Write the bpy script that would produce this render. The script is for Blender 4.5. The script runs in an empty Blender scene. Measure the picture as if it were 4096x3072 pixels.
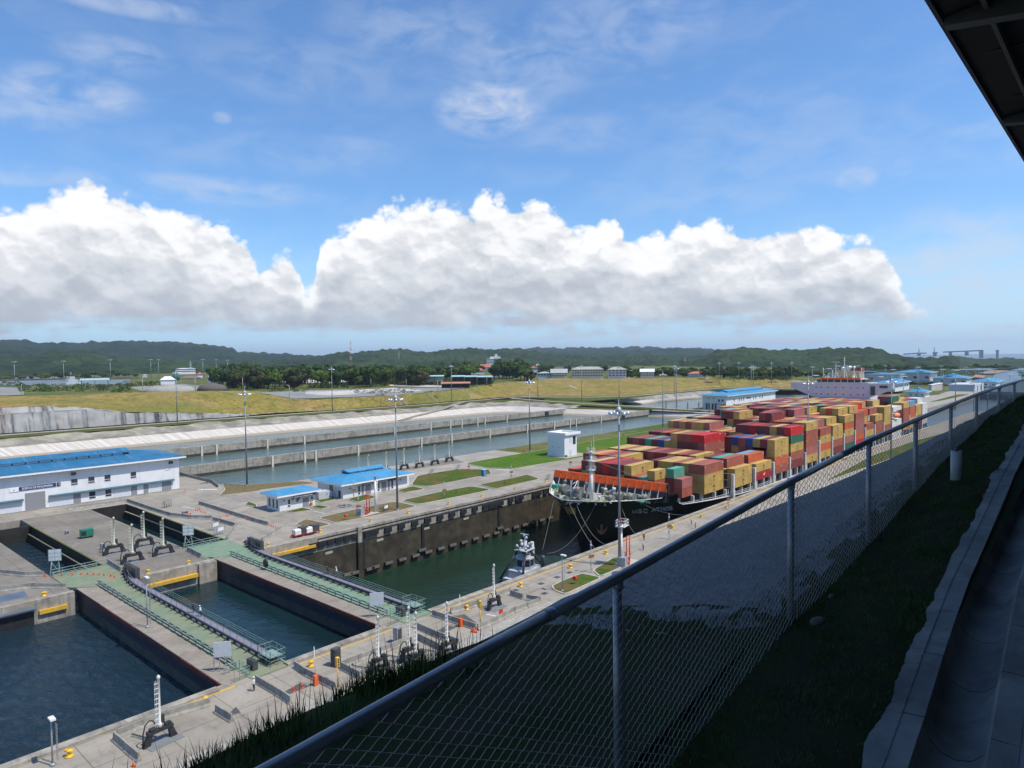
import bpy, bmesh, math, random
import numpy as np
from mathutils import Vector, Matrix, noise as mnoise
from math import radians as RAD, sin, cos, pi
random.seed(7)
SC = bpy.context.scene
COL = SC.collection
HAZE = True

# ---------------------------------------------------------------- camera
F_PX, PITCH, ROLL, YAW, CAM_H = 2782.72, 0.0382636, -0.0115399, 0.7338588, 41.0635
_F = Vector((cos(YAW)*cos(PITCH), sin(YAW)*cos(PITCH), -sin(PITCH)))
_R = Vector((sin(YAW), -cos(YAW), 0.0)); _U = _R.cross(_F)
_c, _s = cos(ROLL), sin(ROLL)
CR = _R*_c + _U*_s           # image right in the world
CU = -_R*_s + _U*_c
cam_d = bpy.data.cameras.new('camera'); cam = bpy.data.objects.new('camera', cam_d); COL.objects.link(cam)
cam_d.sensor_width = 36.0; cam_d.lens = F_PX/4096*36.0
cam_d.clip_start = 0.1; cam_d.clip_end = 40000
cam.matrix_world = Matrix(((CR.x, CU.x, -_F.x, 0), (CR.y, CU.y, -_F.y, 0), (CR.z, CU.z, -_F.z, CAM_H), (0, 0, 0, 1)))
SC.camera = cam
SC.render.resolution_x, SC.render.resolution_y = 1024, 768

# ---------------------------------------------------------------- light
SUN_EL = RAD(60.0)
SUN_AZ = math.atan2(-0.94, 0.34)      # azimuth of the sun seen from the lock: behind the viewer, towards the ocean end
SDIR = Vector((cos(SUN_AZ)*cos(SUN_EL), sin(SUN_AZ)*cos(SUN_EL), sin(SUN_EL)))
sl = bpy.data.lights.new('sun', 'SUN'); sl.energy = 4.4; sl.angle = RAD(0.53); sl.color = (1.0, 0.94, 0.84)
so = bpy.data.objects.new('sun', sl); COL.objects.link(so)
so.rotation_euler = (-SDIR).to_track_quat('-Z', 'Y').to_euler()
SC.view_settings.view_transform = 'Standard'; SC.view_settings.look = 'None'
SC.view_settings.exposure = 0.13; SC.view_settings.gamma = 1.0

# ---------------------------------------------------------------- node helpers
class NT:
    def __init__(s, tree): s.t = tree; s.n = tree.nodes; s.l = tree.links
    def node(s, kind, **kw):
        n = s.n.new(kind)
        for k, v in kw.items(): setattr(n, k, v)
        return n
    def put(s, sock, v):
        if isinstance(v, (int, float)): sock.default_value = v
        elif isinstance(v, (tuple, list)): sock.default_value = tuple(v) if len(v) == len(sock.default_value) else tuple(v)+(1.0,)
        else: s.l.new(v, sock)
    def m(s, op, a, b=0.0, c=0.0, clamp=False):
        n = s.node('ShaderNodeMath', operation=op, use_clamp=clamp)
        s.put(n.inputs[0], a); s.put(n.inputs[1], b)
        if op in ('MULTIPLY_ADD', 'SMOOTH_MIN', 'SMOOTH_MAX', 'WRAP', 'COMPARE'): s.put(n.inputs[2], c)
        return n.outputs[0]
    def add(s, a, b): return s.m('ADD', a, b)
    def sub(s, a, b): return s.m('SUBTRACT', a, b)
    def mul(s, a, b): return s.m('MULTIPLY', a, b)
    def ss(s, x, lo, hi):
        n = s.node('ShaderNodeMapRange', interpolation_type='SMOOTHSTEP')
        s.put(n.inputs[0], x); s.put(n.inputs[1], lo); s.put(n.inputs[2], hi)
        return n.outputs[0]
    def rng(s, x, lo, hi, a=0.0, b=1.0):
        n = s.node('ShaderNodeMapRange'); s.put(n.inputs[0], x); s.put(n.inputs[1], lo); s.put(n.inputs[2], hi)
        n.inputs[3].default_value = a; n.inputs[4].default_value = b
        return n.outputs[0]
    def xyz(s, x, y, z=0.0):
        n = s.node('ShaderNodeCombineXYZ'); s.put(n.inputs[0], x); s.put(n.inputs[1], y); s.put(n.inputs[2], z); return n.outputs[0]
    def vsc(s, v, k):
        n = s.node('ShaderNodeMapping'); s.put(n.inputs[0], v); n.inputs['Scale'].default_value = k; return n.outputs[0]
    def noise(s, v, scale, det=4.0, rough=0.55, dist=0.0, out=0):
        n = s.node('ShaderNodeTexNoise'); s.put(n.inputs['Vector'], v); n.inputs['Scale'].default_value = scale
        n.inputs['Detail'].default_value = det; n.inputs['Roughness'].default_value = rough; n.inputs['Distortion'].default_value = dist
        return n.outputs[out]
    def voro(s, v, scale, feat='F1', out=0, rand=1.0):
        n = s.node('ShaderNodeTexVoronoi', feature=feat); s.put(n.inputs['Vector'], v); n.inputs['Scale'].default_value = scale
        n.inputs['Randomness'].default_value = rand
        return n.outputs[out]
    def mix(s, f, a, b, mode='MIX'):
        n = s.node('ShaderNodeMix', data_type='RGBA', blend_type=mode)
        s.put(n.inputs[0], f); s.put(n.inputs[6], a); s.put(n.inputs[7], b); return n.outputs[2]
    def curve(s, x, pts, lo, hi, vlo, vhi):
        n = s.node('ShaderNodeFloatCurve'); c = n.mapping.curves[0]
        P = [((a-lo)/(hi-lo), (b-vlo)/(vhi-vlo)) for a, b in pts]
        c.points[0].location = P[0]; c.points[1].location = P[-1]
        for p in P[1:-1]: c.points.new(*p)
        for p in c.points: p.handle_type = 'AUTO'
        n.mapping.update()
        s.put(n.inputs['Value'], s.rng(x, lo, hi)); n.inputs['Factor'].default_value = 1.0
        return s.rng(n.outputs[0], 0.0, 1.0, vlo, vhi)

# ---------------------------------------------------------------- sky with clouds (direction based, world only)
def px_dir(x, y):
    d = _F + CR*((x-2048)/F_PX) - CU*((y-1536)/F_PX); return d.normalized()
def azel(ox, oy):                     # overview pixel of the photograph -> azimuth / elevation in degrees
    d = px_dir(ox*1.8517, oy*1.8517)
    return math.degrees(math.atan2(d.y, d.x)), math.degrees(math.asin(d.z))
W = bpy.data.worlds.new('World'); SC.world = W; W.use_nodes = True
w = NT(W.node_tree); w.n.clear()
tc = w.node('ShaderNodeTexCoord'); sep = w.node('ShaderNodeSeparateXYZ'); w.l.new(tc.outputs['Generated'], sep.inputs[0])
DX, DY, DZ = sep.outputs
az = w.mul(w.m('ARCTAN2', DY, DX), 180/pi); el = w.mul(w.m('ARCSINE', DZ), 180/pi)
sky = w.node('ShaderNodeTexSky', sky_type='NISHITA'); sky.sun_disc = False
sky.sun_elevation = SUN_EL; sky.sun_rotation = RAD(90) - SUN_AZ
sky.altitude = 0; sky.air_density = 1.0; sky.dust_density = 0.6; sky.ozone_density = 3.0
P2 = w.xyz(az, el)
top_l = [azel(*p) for p in [(2400, 745), (2200, 718), (2060, 712), (1990, 680), (1950, 635), (1928, 575), (1880, 528), (1820, 512), (1760, 492), (1700, 503), (1660, 512), (1600, 505), (1550, 490), (1490, 492), (1440, 515), (1370, 522), (1330, 492), (1262, 505), (1230, 490), (1190, 465), (1150, 440), (1110, 440), (1070, 419), (1040, 424), (1000, 450), (950, 446), (900, 446), (850, 450), (800, 478), (740, 500), (700, 530), (686, 575), (666, 640), (648, 590), (612, 558), (565, 580), (540, 545), (480, 508), (450, 490), (400, 465), (350, 468), (300, 430), (250, 424), (200, 408), (130, 430), (60, 450), (0, 482), (-150, 500), (-400, 640)]]
top_l.sort()
A0, A1 = top_l[0][0], top_l[-1][0]
top = w.curve(az, top_l, A0, A1, 0.0, 16.0)
wb = w.noise(P2, 0.9, 2.0, 0.45); wl = w.noise(P2, 0.35, 3.0, 0.5)
warpx, warpy = w.add(az, w.mul(wb, 0.9)), w.add(el, w.mul(wl, 0.9))
def billow(scale, ox=0.0, oy=0.0):
    v = w.voro(w.xyz(w.add(warpx, ox), w.mul(w.add(warpy, oy), 1.15)), scale, 'F1'); return w.sub(0.5, w.m('POWER', v, 1.6))
b1, b2, b3 = billow(0.42), billow(0.95), billow(2.1); b4 = billow(4.6)
bump = w.add(w.mul(b1, 1.5), w.add(w.mul(b2, 0.85), w.add(w.add(w.mul(b3, 0.38), w.mul(b4, 0.16)), w.mul(w.sub(wb, 0.5), 0.9))))
edge = w.add(w.sub(top, el), w.mul(bump, 0.95))
base = w.add(2.3, w.add(w.mul(w.sub(w.noise(w.vsc(P2, (0.22, 1, 1)), 0.9, 5.0, 0.6), 0.5), 4.6), w.mul(w.sub(wb, 0.5), 1.6)))
soft = w.add(0.2, w.mul(w.noise(P2, 0.45, 2.0), 1.1))
mtop = w.ss(w.m('DIVIDE', edge, soft), -0.1, 0.9)
mbot = w.ss(w.sub(el, base), -0.8, 1.3)
mask = w.mul(mtop, mbot)
hgt = w.m('DIVIDE', w.sub(el, 2.0), w.m('MAXIMUM', w.sub(top, 2.0), 1.5), clamp=True)
big = w.noise(w.vsc(P2, (0.8, 1.3, 1)), 0.34, 3.0, 0.5, 0.2)
d1 = w.sub(b1, billow(0.42, 0.25, -0.75)); d2 = w.sub(b2, billow(0.95, 0.12, -0.36)); d3 = w.sub(b3, billow(2.1, 0.06, -0.16))
rel = w.mul(w.add(w.mul(d1, 0.70), w.add(w.mul(d2, 0.48), w.mul(d3, 0.20))), w.add(0.45, w.mul(hgt, 0.6)))
thick = w.ss(edge, 0.2, 3.2)
lum = w.add(w.add(w.mul(hgt, 0.80), 0.33), w.add(w.mul(w.sub(big, 0.5), 1.5), rel))
lum = w.sub(lum, w.mul(thick, w.mul(w.sub(1.0, hgt), 0.42)))
lum = w.add(lum, w.mul(w.sub(w.noise(P2, 4.5, 3.0, 0.55), 0.5), 0.10))
cr = w.node('ShaderNodeValToRGB'); w.l.new(w.rng(lum, -0.35, 1.25), cr.inputs[0])
els = cr.color_ramp.elements; els[0].position = 0.0; els[0].color = (0.44, 0.475, 0.53, 1); els[1].position = 1.0; els[1].color = (1.0, 1.0, 1.0, 1)
for p, c in ((0.3, (0.52, 0.55, 0.60)), (0.5, (0.66, 0.685, 0.72)), (0.68, (0.78, 0.79, 0.81)), (0.82, (0.93, 0.93, 0.94))):
    e = els.new(p); e.color = c+(1,)
# cirrus and loose puffs
fib = w.noise(w.vsc(P2, (0.16, 0.42, 1)), 1.1, 5.0, 0.55, 0.8)
fib2 = w.noise(w.vsc(P2, (0.30, 0.5, 1)), 1.1, 6.0, 0.62, 0.6)
def blob(ox, oy, rx, ry):
    a, e = azel(ox, oy)
    q = w.add(w.m('POWER', w.mul(w.sub(az, a), 1/rx), 2.0), w.m('POWER', w.mul(w.sub(el, e), 1/ry), 2.0))
    return w.ss(q, 1.0, 0.0)
ci = None
for (ox, oy, rx, ry, k) in [(1060, 235, 5.5, 2.6, 1.15), (1120, 130, 8.5, 4.5, 0.5), (150, 200, 6.0, 2.0, 0.85), (250, 120, 5.0, 1.6, 0.55), (60, 245, 4.0, 1.3, 0.6),
                            (450, 410, 12, 1.3, 0.62), (100, 385, 12, 1.2, 0.55), (750, 310, 5.0, 0.8, 0.35), (1620, 240, 10, 2.2, 0.34), (1700, 330, 15, 4.0, 0.32),
                            (1850, 385, 1.9, 1.2, 0.7), (1945, 360, 1.3, 1.0, 0.5), (250, 5, 9, 0.9, 0.7), (2050, 560, 8, 4.5, 0.85), (2100, 640, 7, 2.2, 0.7), (1500, 420, 12, 2.4, 0.3), (480, 255, 0.9, 0.6, 0.55), (700, 160, 14, 3.0, 0.30), (1350, 60, 12, 3.5, 0.42), (900, 60, 9, 3, 0.4), (600, 330, 14, 2.0, 0.3), (1250, 290, 9, 2.0, 0.35), (2150, 300, 8, 3, 0.35)]:
    t = w.mul(blob(ox, oy, rx, ry), k); ci = t if ci is None else w.m('MAXIMUM', ci, t)
cim = w.m('MULTIPLY', ci, w.ss(w.add(w.mul(fib, 0.6), w.mul(fib2, 0.4)), 0.34, 0.64), clamp=True)
veil = w.mul(w.ss(fib, 0.42, 0.72), w.mul(w.ss(el, 2.0, 8.0), 0.13))
cim = w.m('MAXIMUM', cim, veil)
# small low puffs along the horizon
lowc = w.noise(w.vsc(P2, (0.5, 1.6, 1)), 0.9, 5.0, 0.6)
lowm = w.mul(w.ss(w.add(lowc, w.mul(w.noise(P2, 2.5, 4), 0.25)), 0.60, 0.74), w.mul(w.ss(el, 0.4, 0.9), w.ss(el, 2.4, 1.5)))
lowm = w.mul(lowm, w.ss(az, 54.0, 44.0))
hz = w.mul(w.ss(el, 11.0, -0.5), 0.85)
skyc = w.mix(hz, sky.outputs[0], (5.6, 5.9, 6.0))
bg1 = w.node('ShaderNodeBackground'); w.l.new(w.mix(1.0, skyc, (0.80, 1.10, 1.36), 'MULTIPLY'), bg1.inputs[0]); bg1.inputs[1].default_value = 0.122
bg2 = w.node('ShaderNodeBackground'); bg2.inputs[0].default_value = (0.62, 0.68, 0.80, 1); bg2.inputs[1].default_value = 1.0
bg3 = w.node('ShaderNodeBackground'); w.l.new(cr.outputs[0], bg3.inputs[0]); bg3.inputs[1].default_value = 1.0
mx1 = w.node('ShaderNodeMixShader'); w.put(mx1.inputs[0], w.m('MAXIMUM', w.mul(cim, 0.72), w.mul(lowm, 0.75))); w.l.new(bg1.outputs[0], mx1.inputs[1]); w.l.new(bg2.outputs[0], mx1.inputs[2])
mx2 = w.node('ShaderNodeMixShader'); w.put(mx2.inputs[0], mask); w.l.new(mx1.outputs[0], mx2.inputs[1]); w.l.new(bg3.outputs[0], mx2.inputs[2])
wo = w.node('ShaderNodeOutputWorld'); w.l.new(mx2.outputs[0], wo.inputs[0])
W.cycles.sampling_method = 'MANUAL'; W.cycles.sample_map_resolution = 512
SC.cycles.max_bounces = 5; SC.cycles.diffuse_bounces = 2; SC.cycles.glossy_bounces = 2; SC.cycles.transparent_max_bounces = 6
# ---------------------------------------------------------------- surveying: a pixel of the photograph and a height give a point on that level
_REG = dict(R1=(0, 1700, .46293), R2=(1024, 1700, .46293), R3=(2048, 1700, .46293), R4=(3072, 1300, .46293), B1=(0, 2304, .46293), B2=(1024, 2304, .46293), B3=(2048, 2304, .46293),
            T1=(0, 1300, .46293), T2=(1024, 1300, .46293), T3=(2048, 1300, .46293), U0=(0, 1300, .31646), U1=(700, 1300, .31646), U2=(1400, 1300, .31646), U3=(2100, 1300, .31646),
            U4=(2800, 1300, .31646), U5=(3396, 1300, .31646), S0=(2180, 1700, .25316), S1=(1960, 2080, .25316), S2=(2700, 1560, .25316), S3=(3200, 1380, .25316), O=(0, 0, 1.8517), P=(0, 0, 1.0))
def _ray(r, x, y):
    a, b, k = _REG[r]; X, Y = a+x*k, b+y*k
    return _F + CR*((X-2048)/F_PX) - CU*((Y-1536)/F_PX)
def at(r, x, y, z=0.0):
    d = _ray(r, x, y); t = (z-CAM_H)/d.z; return Vector((d.x*t, d.y*t, z))
def atX(r, x, y, X):
    d = _ray(r, x, y); t = X/d.x; return Vector((X, d.y*t, CAM_H+d.z*t))
def atY(r, x, y, Y):
    d = _ray(r, x, y); t = Y/d.y; return Vector((d.x*t, Y, CAM_H+d.z*t))
def atD(r, x, y, D):
    d = _ray(r, x, y); t = D/math.hypot(d.x, d.y); return Vector((d.x*t, d.y*t, CAM_H+d.z*t))

# ---------------------------------------------------------------- materials
_M = {}
def new_mat(name):
    m = bpy.data.materials.new(name); m.use_nodes = True; t = NT(m.node_tree); bs = m.node_tree.nodes['Principled BSDF']
    return m, t, bs
def tint(c, k): return tuple(min(1, x*k) for x in c)
def mat(name, col, rough=0.6, metal=0.0, var=0.12, scale=1.5, spec=0.4, bump=0.0, bscale=20.0, dirt=None, dscale=0.3, damt=0.5, streak=None, sth=(0.5, 0.72), coord='pos', stretch=(1, 1, 1), det=5):
    if name in _M: return _M[name]
    m, t, bs = new_mat(name)
    if coord == 'pos': v = t.node('ShaderNodeNewGeometry').outputs['Position']
    else: v = t.node('ShaderNodeTexCoord').outputs['Object']
    v = t.vsc(v, stretch)
    n = t.noise(v, scale, det, 0.6)
    c = t.mix(t.ss(n, 0.3, 0.7), tint(col, 1-var), tint(col, 1+var))
    if dirt:
        d = t.noise(v, dscale, 6, 0.65, 0.4)
        c = t.mix(t.mul(t.ss(d, 0.42, 0.66), damt), c, dirt)
    if streak:                      # rain streaks running down a wall
        sv = t.vsc(v, (1.0, 0.2, 0.035)); d = t.noise(sv, streak[1], 4, 0.7)
        c = t.mix(t.mul(t.ss(d, sth[0], sth[1]), streak[2]), c, streak[0])
    t.put(bs.inputs['Base Color'], c)
    bs.inputs['Roughness'].default_value = rough; bs.inputs['Metallic'].default_value = metal
    bs.inputs['Specular IOR Level'].default_value = spec
    if bump:
        b = t.node('ShaderNodeBump'); b.inputs['Strength'].default_value = bump; b.inputs['Distance'].default_value = 0.1
        t.put(b.inputs['Height'], t.noise(v, bscale, 4, 0.6)); t.l.new(b.outputs[0], bs.inputs['Normal'])
    _M[name] = m; return m

# ---------------------------------------------------------------- mesh builder
class MB:
    def __init__(s): s.v = []; s.f = []; s.mi = []; s.k = 0; s.sm = []
    def vert(s, p): s.v.append(tuple(p)); return len(s.v)-1
    def face(s, ids, smooth=False): s.f.append(tuple(ids)); s.mi.append(s.k); s.sm.append(smooth)
    def poly(s, pts): s.face([s.vert(p) for p in pts])
    def box(s, a, b):
        x0, y0, z0 = a; x1, y1, z1 = b
        i = len(s.v)
        for z in (z0, z1):
            for x, y in ((x0, y0), (x1, y0), (x1, y1), (x0, y1)): s.v.append((x, y, z))
        for q in ((3, 2, 1, 0), (4, 5, 6, 7), (0, 1, 5, 4), (1, 2, 6, 5), (2, 3, 7, 6), (3, 0, 4, 7)): s.face([i+j for j in q])
    def cbox(s, c, sz, rz=0.0):
        hx, hy, hz = sz[0]/2, sz[1]/2, sz[2]/2; i = len(s.v); ca, sa = cos(rz), sin(rz)
        for z in (-hz, hz):
            for x, y in ((-hx, -hy), (hx, -hy), (hx, hy), (-hx, hy)): s.v.append((c[0]+x*ca-y*sa, c[1]+x*sa+y*ca, c[2]+z))
        for q in ((3, 2, 1, 0), (4, 5, 6, 7), (0, 1, 5, 4), (1, 2, 6, 5), (2, 3, 7, 6), (3, 0, 4, 7)): s.face([i+j for j in q])
    def prism(s, pts, z0, z1, axis='z'):      # pts: 2D outline, anticlockwise seen from +axis
        i = len(s.v); n = len(pts)
        def V(p, h):
            if axis == 'z': return (p[0], p[1], h)
            if axis == 'x': return (h, p[0], p[1])
            return (p[1], h, p[0])
        for h in (z0, z1):
            for p in pts: s.v.append(V(p, h))
        s.face([i+j for j in range(n)][::-1]); s.face([i+n+j for j in range(n)])
        for j in range(n): k = (j+1) % n; s.face((i+j, i+k, i+n+k, i+n+j))
    def tube(s, pts, r, n=6, cap=True, r2=None):
        pts = [Vector(p) for p in pts]; i0 = len(s.v); m = len(pts)
        up = None
        for a in range(m):
            d = (pts[min(a+1, m-1)]-pts[max(a-1, 0)]).normalized()
            if up is None: up = Vector((0, 0, 1)) if abs(d.z) < 0.9 else Vector((1, 0, 0))
            sx = d.cross(up).normalized(); sy = sx.cross(d).normalized(); up = sy
            rr = r if r2 is None else r+(r2-r)*a/(m-1)
            for j in range(n):
                t = 2*pi*j/n; s.v.append(tuple(pts[a]+sx*cos(t)*rr+sy*sin(t)*rr))
        for a in range(m-1):
            for j in range(n):
                k = (j+1) % n; s.face((i0+a*n+j, i0+a*n+k, i0+(a+1)*n+k, i0+(a+1)*n+j), n > 4)
        if cap:
            s.face([i0+j for j in range(n)][::-1]); s.face([i0+(m-1)*n+j for j in range(n)])
    def lathe(s, prof, c=(0, 0, 0), n=12, axis='z'):
        i0 = len(s.v); m = len(prof)
        for r, h in prof:
            for j in range(n):
                t = 2*pi*j/n; x, y = r*cos(t), r*sin(t)
                p = (x, y, h) if axis == 'z' else ((h, x, y) if axis == 'x' else (y, h, x))
                s.v.append((c[0]+p[0], c[1]+p[1], c[2]+p[2]))
        for a in range(m-1):
            for j in range(n):
                k = (j+1) % n; s.face((i0+a*n+j, i0+a*n+k, i0+(a+1)*n+k, i0+(a+1)*n+j), True)
        if prof[0][0] > 1e-4: s.face([i0+j for j in range(n)][::-1])
        if prof[-1][0] > 1e-4: s.face([i0+(m-1)*n+j for j in range(n)])
    def strip(s, A, B, smooth=True):
        i0 = len(s.v); n = len(A)
        for p in A: s.v.append(tuple(p))
        for p in B: s.v.append(tuple(p))
        for j in range(n-1): s.face((i0+j, i0+j+1, i0+n+j+1, i0+n+j), smooth)
    def build(s, name, mats, parent=None, loc=None):
        me = bpy.data.meshes.new(name); me.from_pydata(s.v, [], s.f)
        ms = mats if isinstance(mats, (list, tuple)) else [mats]
        for m in ms: me.materials.append(m)
        me.polygons.foreach_set('material_index', s.mi); me.polygons.foreach_set('use_smooth', s.sm)
        me.update()
        o = bpy.data.objects.new(name, me); COL.objects.link(o)
        if parent: o.parent = parent
        if loc: o.location = loc
        return o
def tag(o, label, cat, group=None):
    o['label'] = label; o['category'] = cat
    if group: o['group'] = group
    return o
def struct(o): o['kind'] = 'structure'; return o
def stuff(o, label=None, cat=None):
    o['kind'] = 'stuff'
    if label: o['label'] = label
    if cat: o['category'] = cat
    return o
def thing(name, label, cat, loc=(0, 0, 0), rz=0.0, group=None):
    o = bpy.data.objects.new(name, None); COL.objects.link(o); o.location = loc; o.rotation_euler = (0, 0, rz)
    return tag(o, label, cat, group)
def dup(root, loc=None, rz=None, label=None, group=None, scale=None):
    r = root.copy(); COL.objects.link(r)
    if loc is not None: r.location = loc
    if rz is not None: r.rotation_euler = (0, 0, rz)
    if scale is not None: r.scale = scale
    if label: r['label'] = label
    if group: r['group'] = group
    for ch in root.children:
        c = ch.copy(); COL.objects.link(c); c.parent = r
        for g in ch.children:
            d = g.copy(); COL.objects.link(d); d.parent = c
    return r
def part(name, mb, m, parent): return mb.build(name, m, parent)
ORD = 'first second third fourth fifth sixth seventh eighth ninth tenth eleventh twelfth thirteenth fourteenth fifteenth sixteenth seventeenth eighteenth nineteenth twentieth twenty-first twenty-second twenty-third twenty-fourth twenty-fifth twenty-sixth twenty-seventh twenty-eighth twenty-ninth thirtieth'.split()
ORD += ['thirty-'+w_ for w_ in ORD[:9]]+['fortieth']+['forty-'+w_ for w_ in ORD[:9]]+['fiftieth']+['fifty-'+w_ for w_ in ORD[:9]]+['sixtieth']
def text_mesh(name, txt, size, m, parent, loc, rot, depth=0.01, align='LEFT', sx=1.0):
    cu = bpy.data.curves.new(name, 'FONT'); cu.body = txt; cu.size = size; cu.extrude = depth; cu.align_x = align; cu.resolution_u = 2
    o = bpy.data.objects.new(name, cu); COL.objects.link(o)
    me = bpy.data.meshes.new_from_object(o.evaluated_get(bpy.context.evaluated_depsgraph_get()))
    bpy.data.objects.remove(o); bpy.data.curves.remove(cu)
    me.materials.clear(); me.materials.append(m)
    o = bpy.data.objects.new(name, me); COL.objects.link(o); o.parent = parent; o.location = loc; o.rotation_euler = rot; o.scale = (sx, 1, 1)
    return o
def nz(x, y, z=0.0, k=1.0): return mnoise.noise(Vector((x*k, y*k, z*k)))
def interp(x, pts):
    if x <= pts[0][0]: return pts[0][1]
    for (a, b), (c, d) in zip(pts, pts[1:]):
        if x <= c: return b+(d-b)*(x-a)/(c-a)
    return pts[-1][1]
# ---------------------------------------------------------------- surfaces
def ground_mat():
    m, t, bs = new_mat('grass and gravel ground')
    v = t.node('ShaderNodeNewGeometry').outputs['Position']
    n1 = t.noise(v, 0.012, 6, 0.6, 0.5); n2 = t.noise(v, 0.12, 6, 0.65); n3 = t.noise(t.vsc(v, (1.3, 1, 1)), 0.035, 6, 0.65, 0.8)
    c = t.mix(t.ss(n1, 0.4, 0.6), (0.075, 0.105, 0.022), (0.15, 0.135, 0.04))
    c = t.mix(t.ss(n2, 0.35, 0.75), c, (0.06, 0.09, 0.02))
    c = t.mix(t.ss(n3, 0.58, 0.68), c, (0.27, 0.25, 0.22))
    t.put(bs.inputs['Base Color'], c); bs.inputs['Roughness'].default_value = 0.95; bs.inputs['Specular IOR Level'].default_value = 0.1
    return m
def dry_grass_mat():
    m, t, bs = new_mat('dry bank grass')
    v = t.node('ShaderNodeNewGeometry').outputs['Position']
    n1 = t.noise(v, 0.02, 6, 0.6, 0.5); n2 = t.noise(t.vsc(v, (1, 1, 2)), 0.11, 6, 0.75); n3 = t.noise(v, 0.06, 6, 0.65, 0.8)
    c = t.mix(t.ss(n1, 0.38, 0.62), (0.21, 0.175, 0.035), (0.29, 0.20, 0.075))
    c = t.mix(t.mul(t.ss(n2, 0.38, 0.68), 0.75), c, (0.065, 0.078, 0.018)); n6 = t.noise(v, 0.45, 5, 0.75); c = t.mix(t.mul(t.ss(n6, 0.48, 0.62), 0.6), c, (0.38, 0.28, 0.12)); n7 = t.noise(v, 0.009, 4, 0.6); c = t.mix(t.mul(t.ss(n7, 0.5, 0.62), 0.55), c, (0.12, 0.14, 0.035))
    c = t.mix(t.mul(t.ss(n3, 0.56, 0.72), 0.75), c, (0.27, 0.145, 0.07))
    t.put(bs.inputs['Base Color'], c); bs.inputs['Roughness'].default_value = 0.95; bs.inputs['Specular IOR Level'].default_value = 0.05
    return m
def forest_mat(name, a, b):
    m, t, bs = new_mat(name)
    v = t.node('ShaderNodeNewGeometry').outputs['Position']
    n1 = t.noise(v, 0.012, 6, 0.65, 0.4); n2 = t.voro(v, 0.055, 'F1', 1); n3 = t.noise(v, 0.003, 4, 0.6)
    c = t.mix(t.ss(n1, 0.32, 0.68), a, b)
    c = t.mix(0.38, c, t.mix(1.0, c, n2, 'MULTIPLY'))
    c = t.mix(t.mul(t.ss(n3, 0.45, 0.6), 0.4), c, tint(b, 1.35))
    t.put(bs.inputs['Base Color'], c); bs.inputs['Roughness'].default_value = 1.0; bs.inputs['Specular IOR Level'].default_value = 0.05
    b = t.node('ShaderNodeBump'); b.inputs['Strength'].default_value = 1.0; b.inputs['Distance'].default_value = 14.0; t.put(b.inputs['Height'], t.add(t.noise(v, 0.03, 5, 0.7), t.mul(t.voro(v, 0.05), -0.6))); t.l.new(b.outputs[0], bs.inputs['Normal'])
    return m
def water_mat(name, col, rough=0.12, ripple=0.25, scale=0.9, stretch=(1, 1, 1), spec=0.5):
    m, t, bs = new_mat(name)
    v = t.vsc(t.node('ShaderNodeNewGeometry').outputs['Position'], stretch)
    n = t.noise(v, 0.04, 4, 0.6)
    t.put(bs.inputs['Base Color'], t.mix(t.ss(n, 0.3, 0.7), tint(col, 0.82), tint(col, 1.18)))
    bs.inputs['Roughness'].default_value = rough; bs.inputs['IOR'].default_value = 1.33; bs.inputs['Specular IOR Level'].default_value = spec
    h = t.add(t.mul(t.noise(v, scale, 5, 0.6, 0.4), 1.0), t.mul(t.noise(v, scale*0.22, 3, 0.5), 1.2))
    b = t.node('ShaderNodeBump'); b.inputs['Strength'].default_value = ripple; b.inputs['Distance'].default_value = 0.8
    t.put(b.inputs['Height'], h); t.l.new(b.outputs[0], bs.inputs['Normal'])
    return m
def paving_mat(name='quay concrete', col=(0.30, 0.285, 0.255), slab=7.5, dark=(0.13, 0.122, 0.11)):
    m, t, bs = new_mat(name)
    v = t.node('ShaderNodeNewGeometry').outputs['Position']
    n1 = t.noise(v, 0.10, 8, 0.68, 0.6); n2 = t.noise(t.vsc(v, (1, 0.35, 1)), 0.55, 6, 0.7); n3 = t.noise(v, 3.0, 4, 0.7)
    c = t.mix(t.ss(n1, 0.30, 0.72), tint(col, 1.16), tint(col, 0.78))
    c = t.mix(t.mul(t.ss(n2, 0.50, 0.72), 0.55), c, dark)
    c = t.mix(t.mul(n3, 0.35), c, tint(col, 0.6))
    n4 = t.noise(t.vsc(v, (0.12, 1.5, 1)), 0.7, 6, 0.7, 0.3); c = t.mix(t.mul(t.ss(n4, 0.52, 0.68), 0.45), c, dark)
    n5 = t.noise(v, 0.9, 5, 0.7); c = t.mix(t.mul(t.ss(n5, 0.60, 0.72), 0.5), c, tint(dark, 0.8))
    br = t.node('ShaderNodeTexBrick'); t.put(br.inputs['Vector'], v); br.offset = 0.0
    br.inputs['Scale'].default_value = 1.0; br.inputs['Mortar Size'].default_value = 0.07; br.inputs['Brick Width'].default_value = slab; br.inputs['Row Height'].default_value = slab*0.8
    br.inputs['Color1'].default_value = (1, 1, 1, 1); br.inputs['Color2'].default_value = (0.88, 0.88, 0.88, 1); br.inputs['Mortar'].default_value = (0.45, 0.44, 0.42, 1)
    c = t.mix(0.75, c, t.mix(1.0, c, br.outputs[0], 'MULTIPLY'))
    t.put(bs.inputs['Base Color'], c); bs.inputs['Roughness'].default_value = 0.85; bs.inputs['Specular IOR Level'].default_value = 0.25
    return m
GM = ground_mat(); DG = dry_grass_mat()
PAVE = paving_mat('quay concrete', (0.335, 0.30, 0.25)); PAVE_D = paving_mat('stained apron concrete', (0.23, 0.205, 0.17), 9.0, (0.095, 0.083, 0.07))
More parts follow.
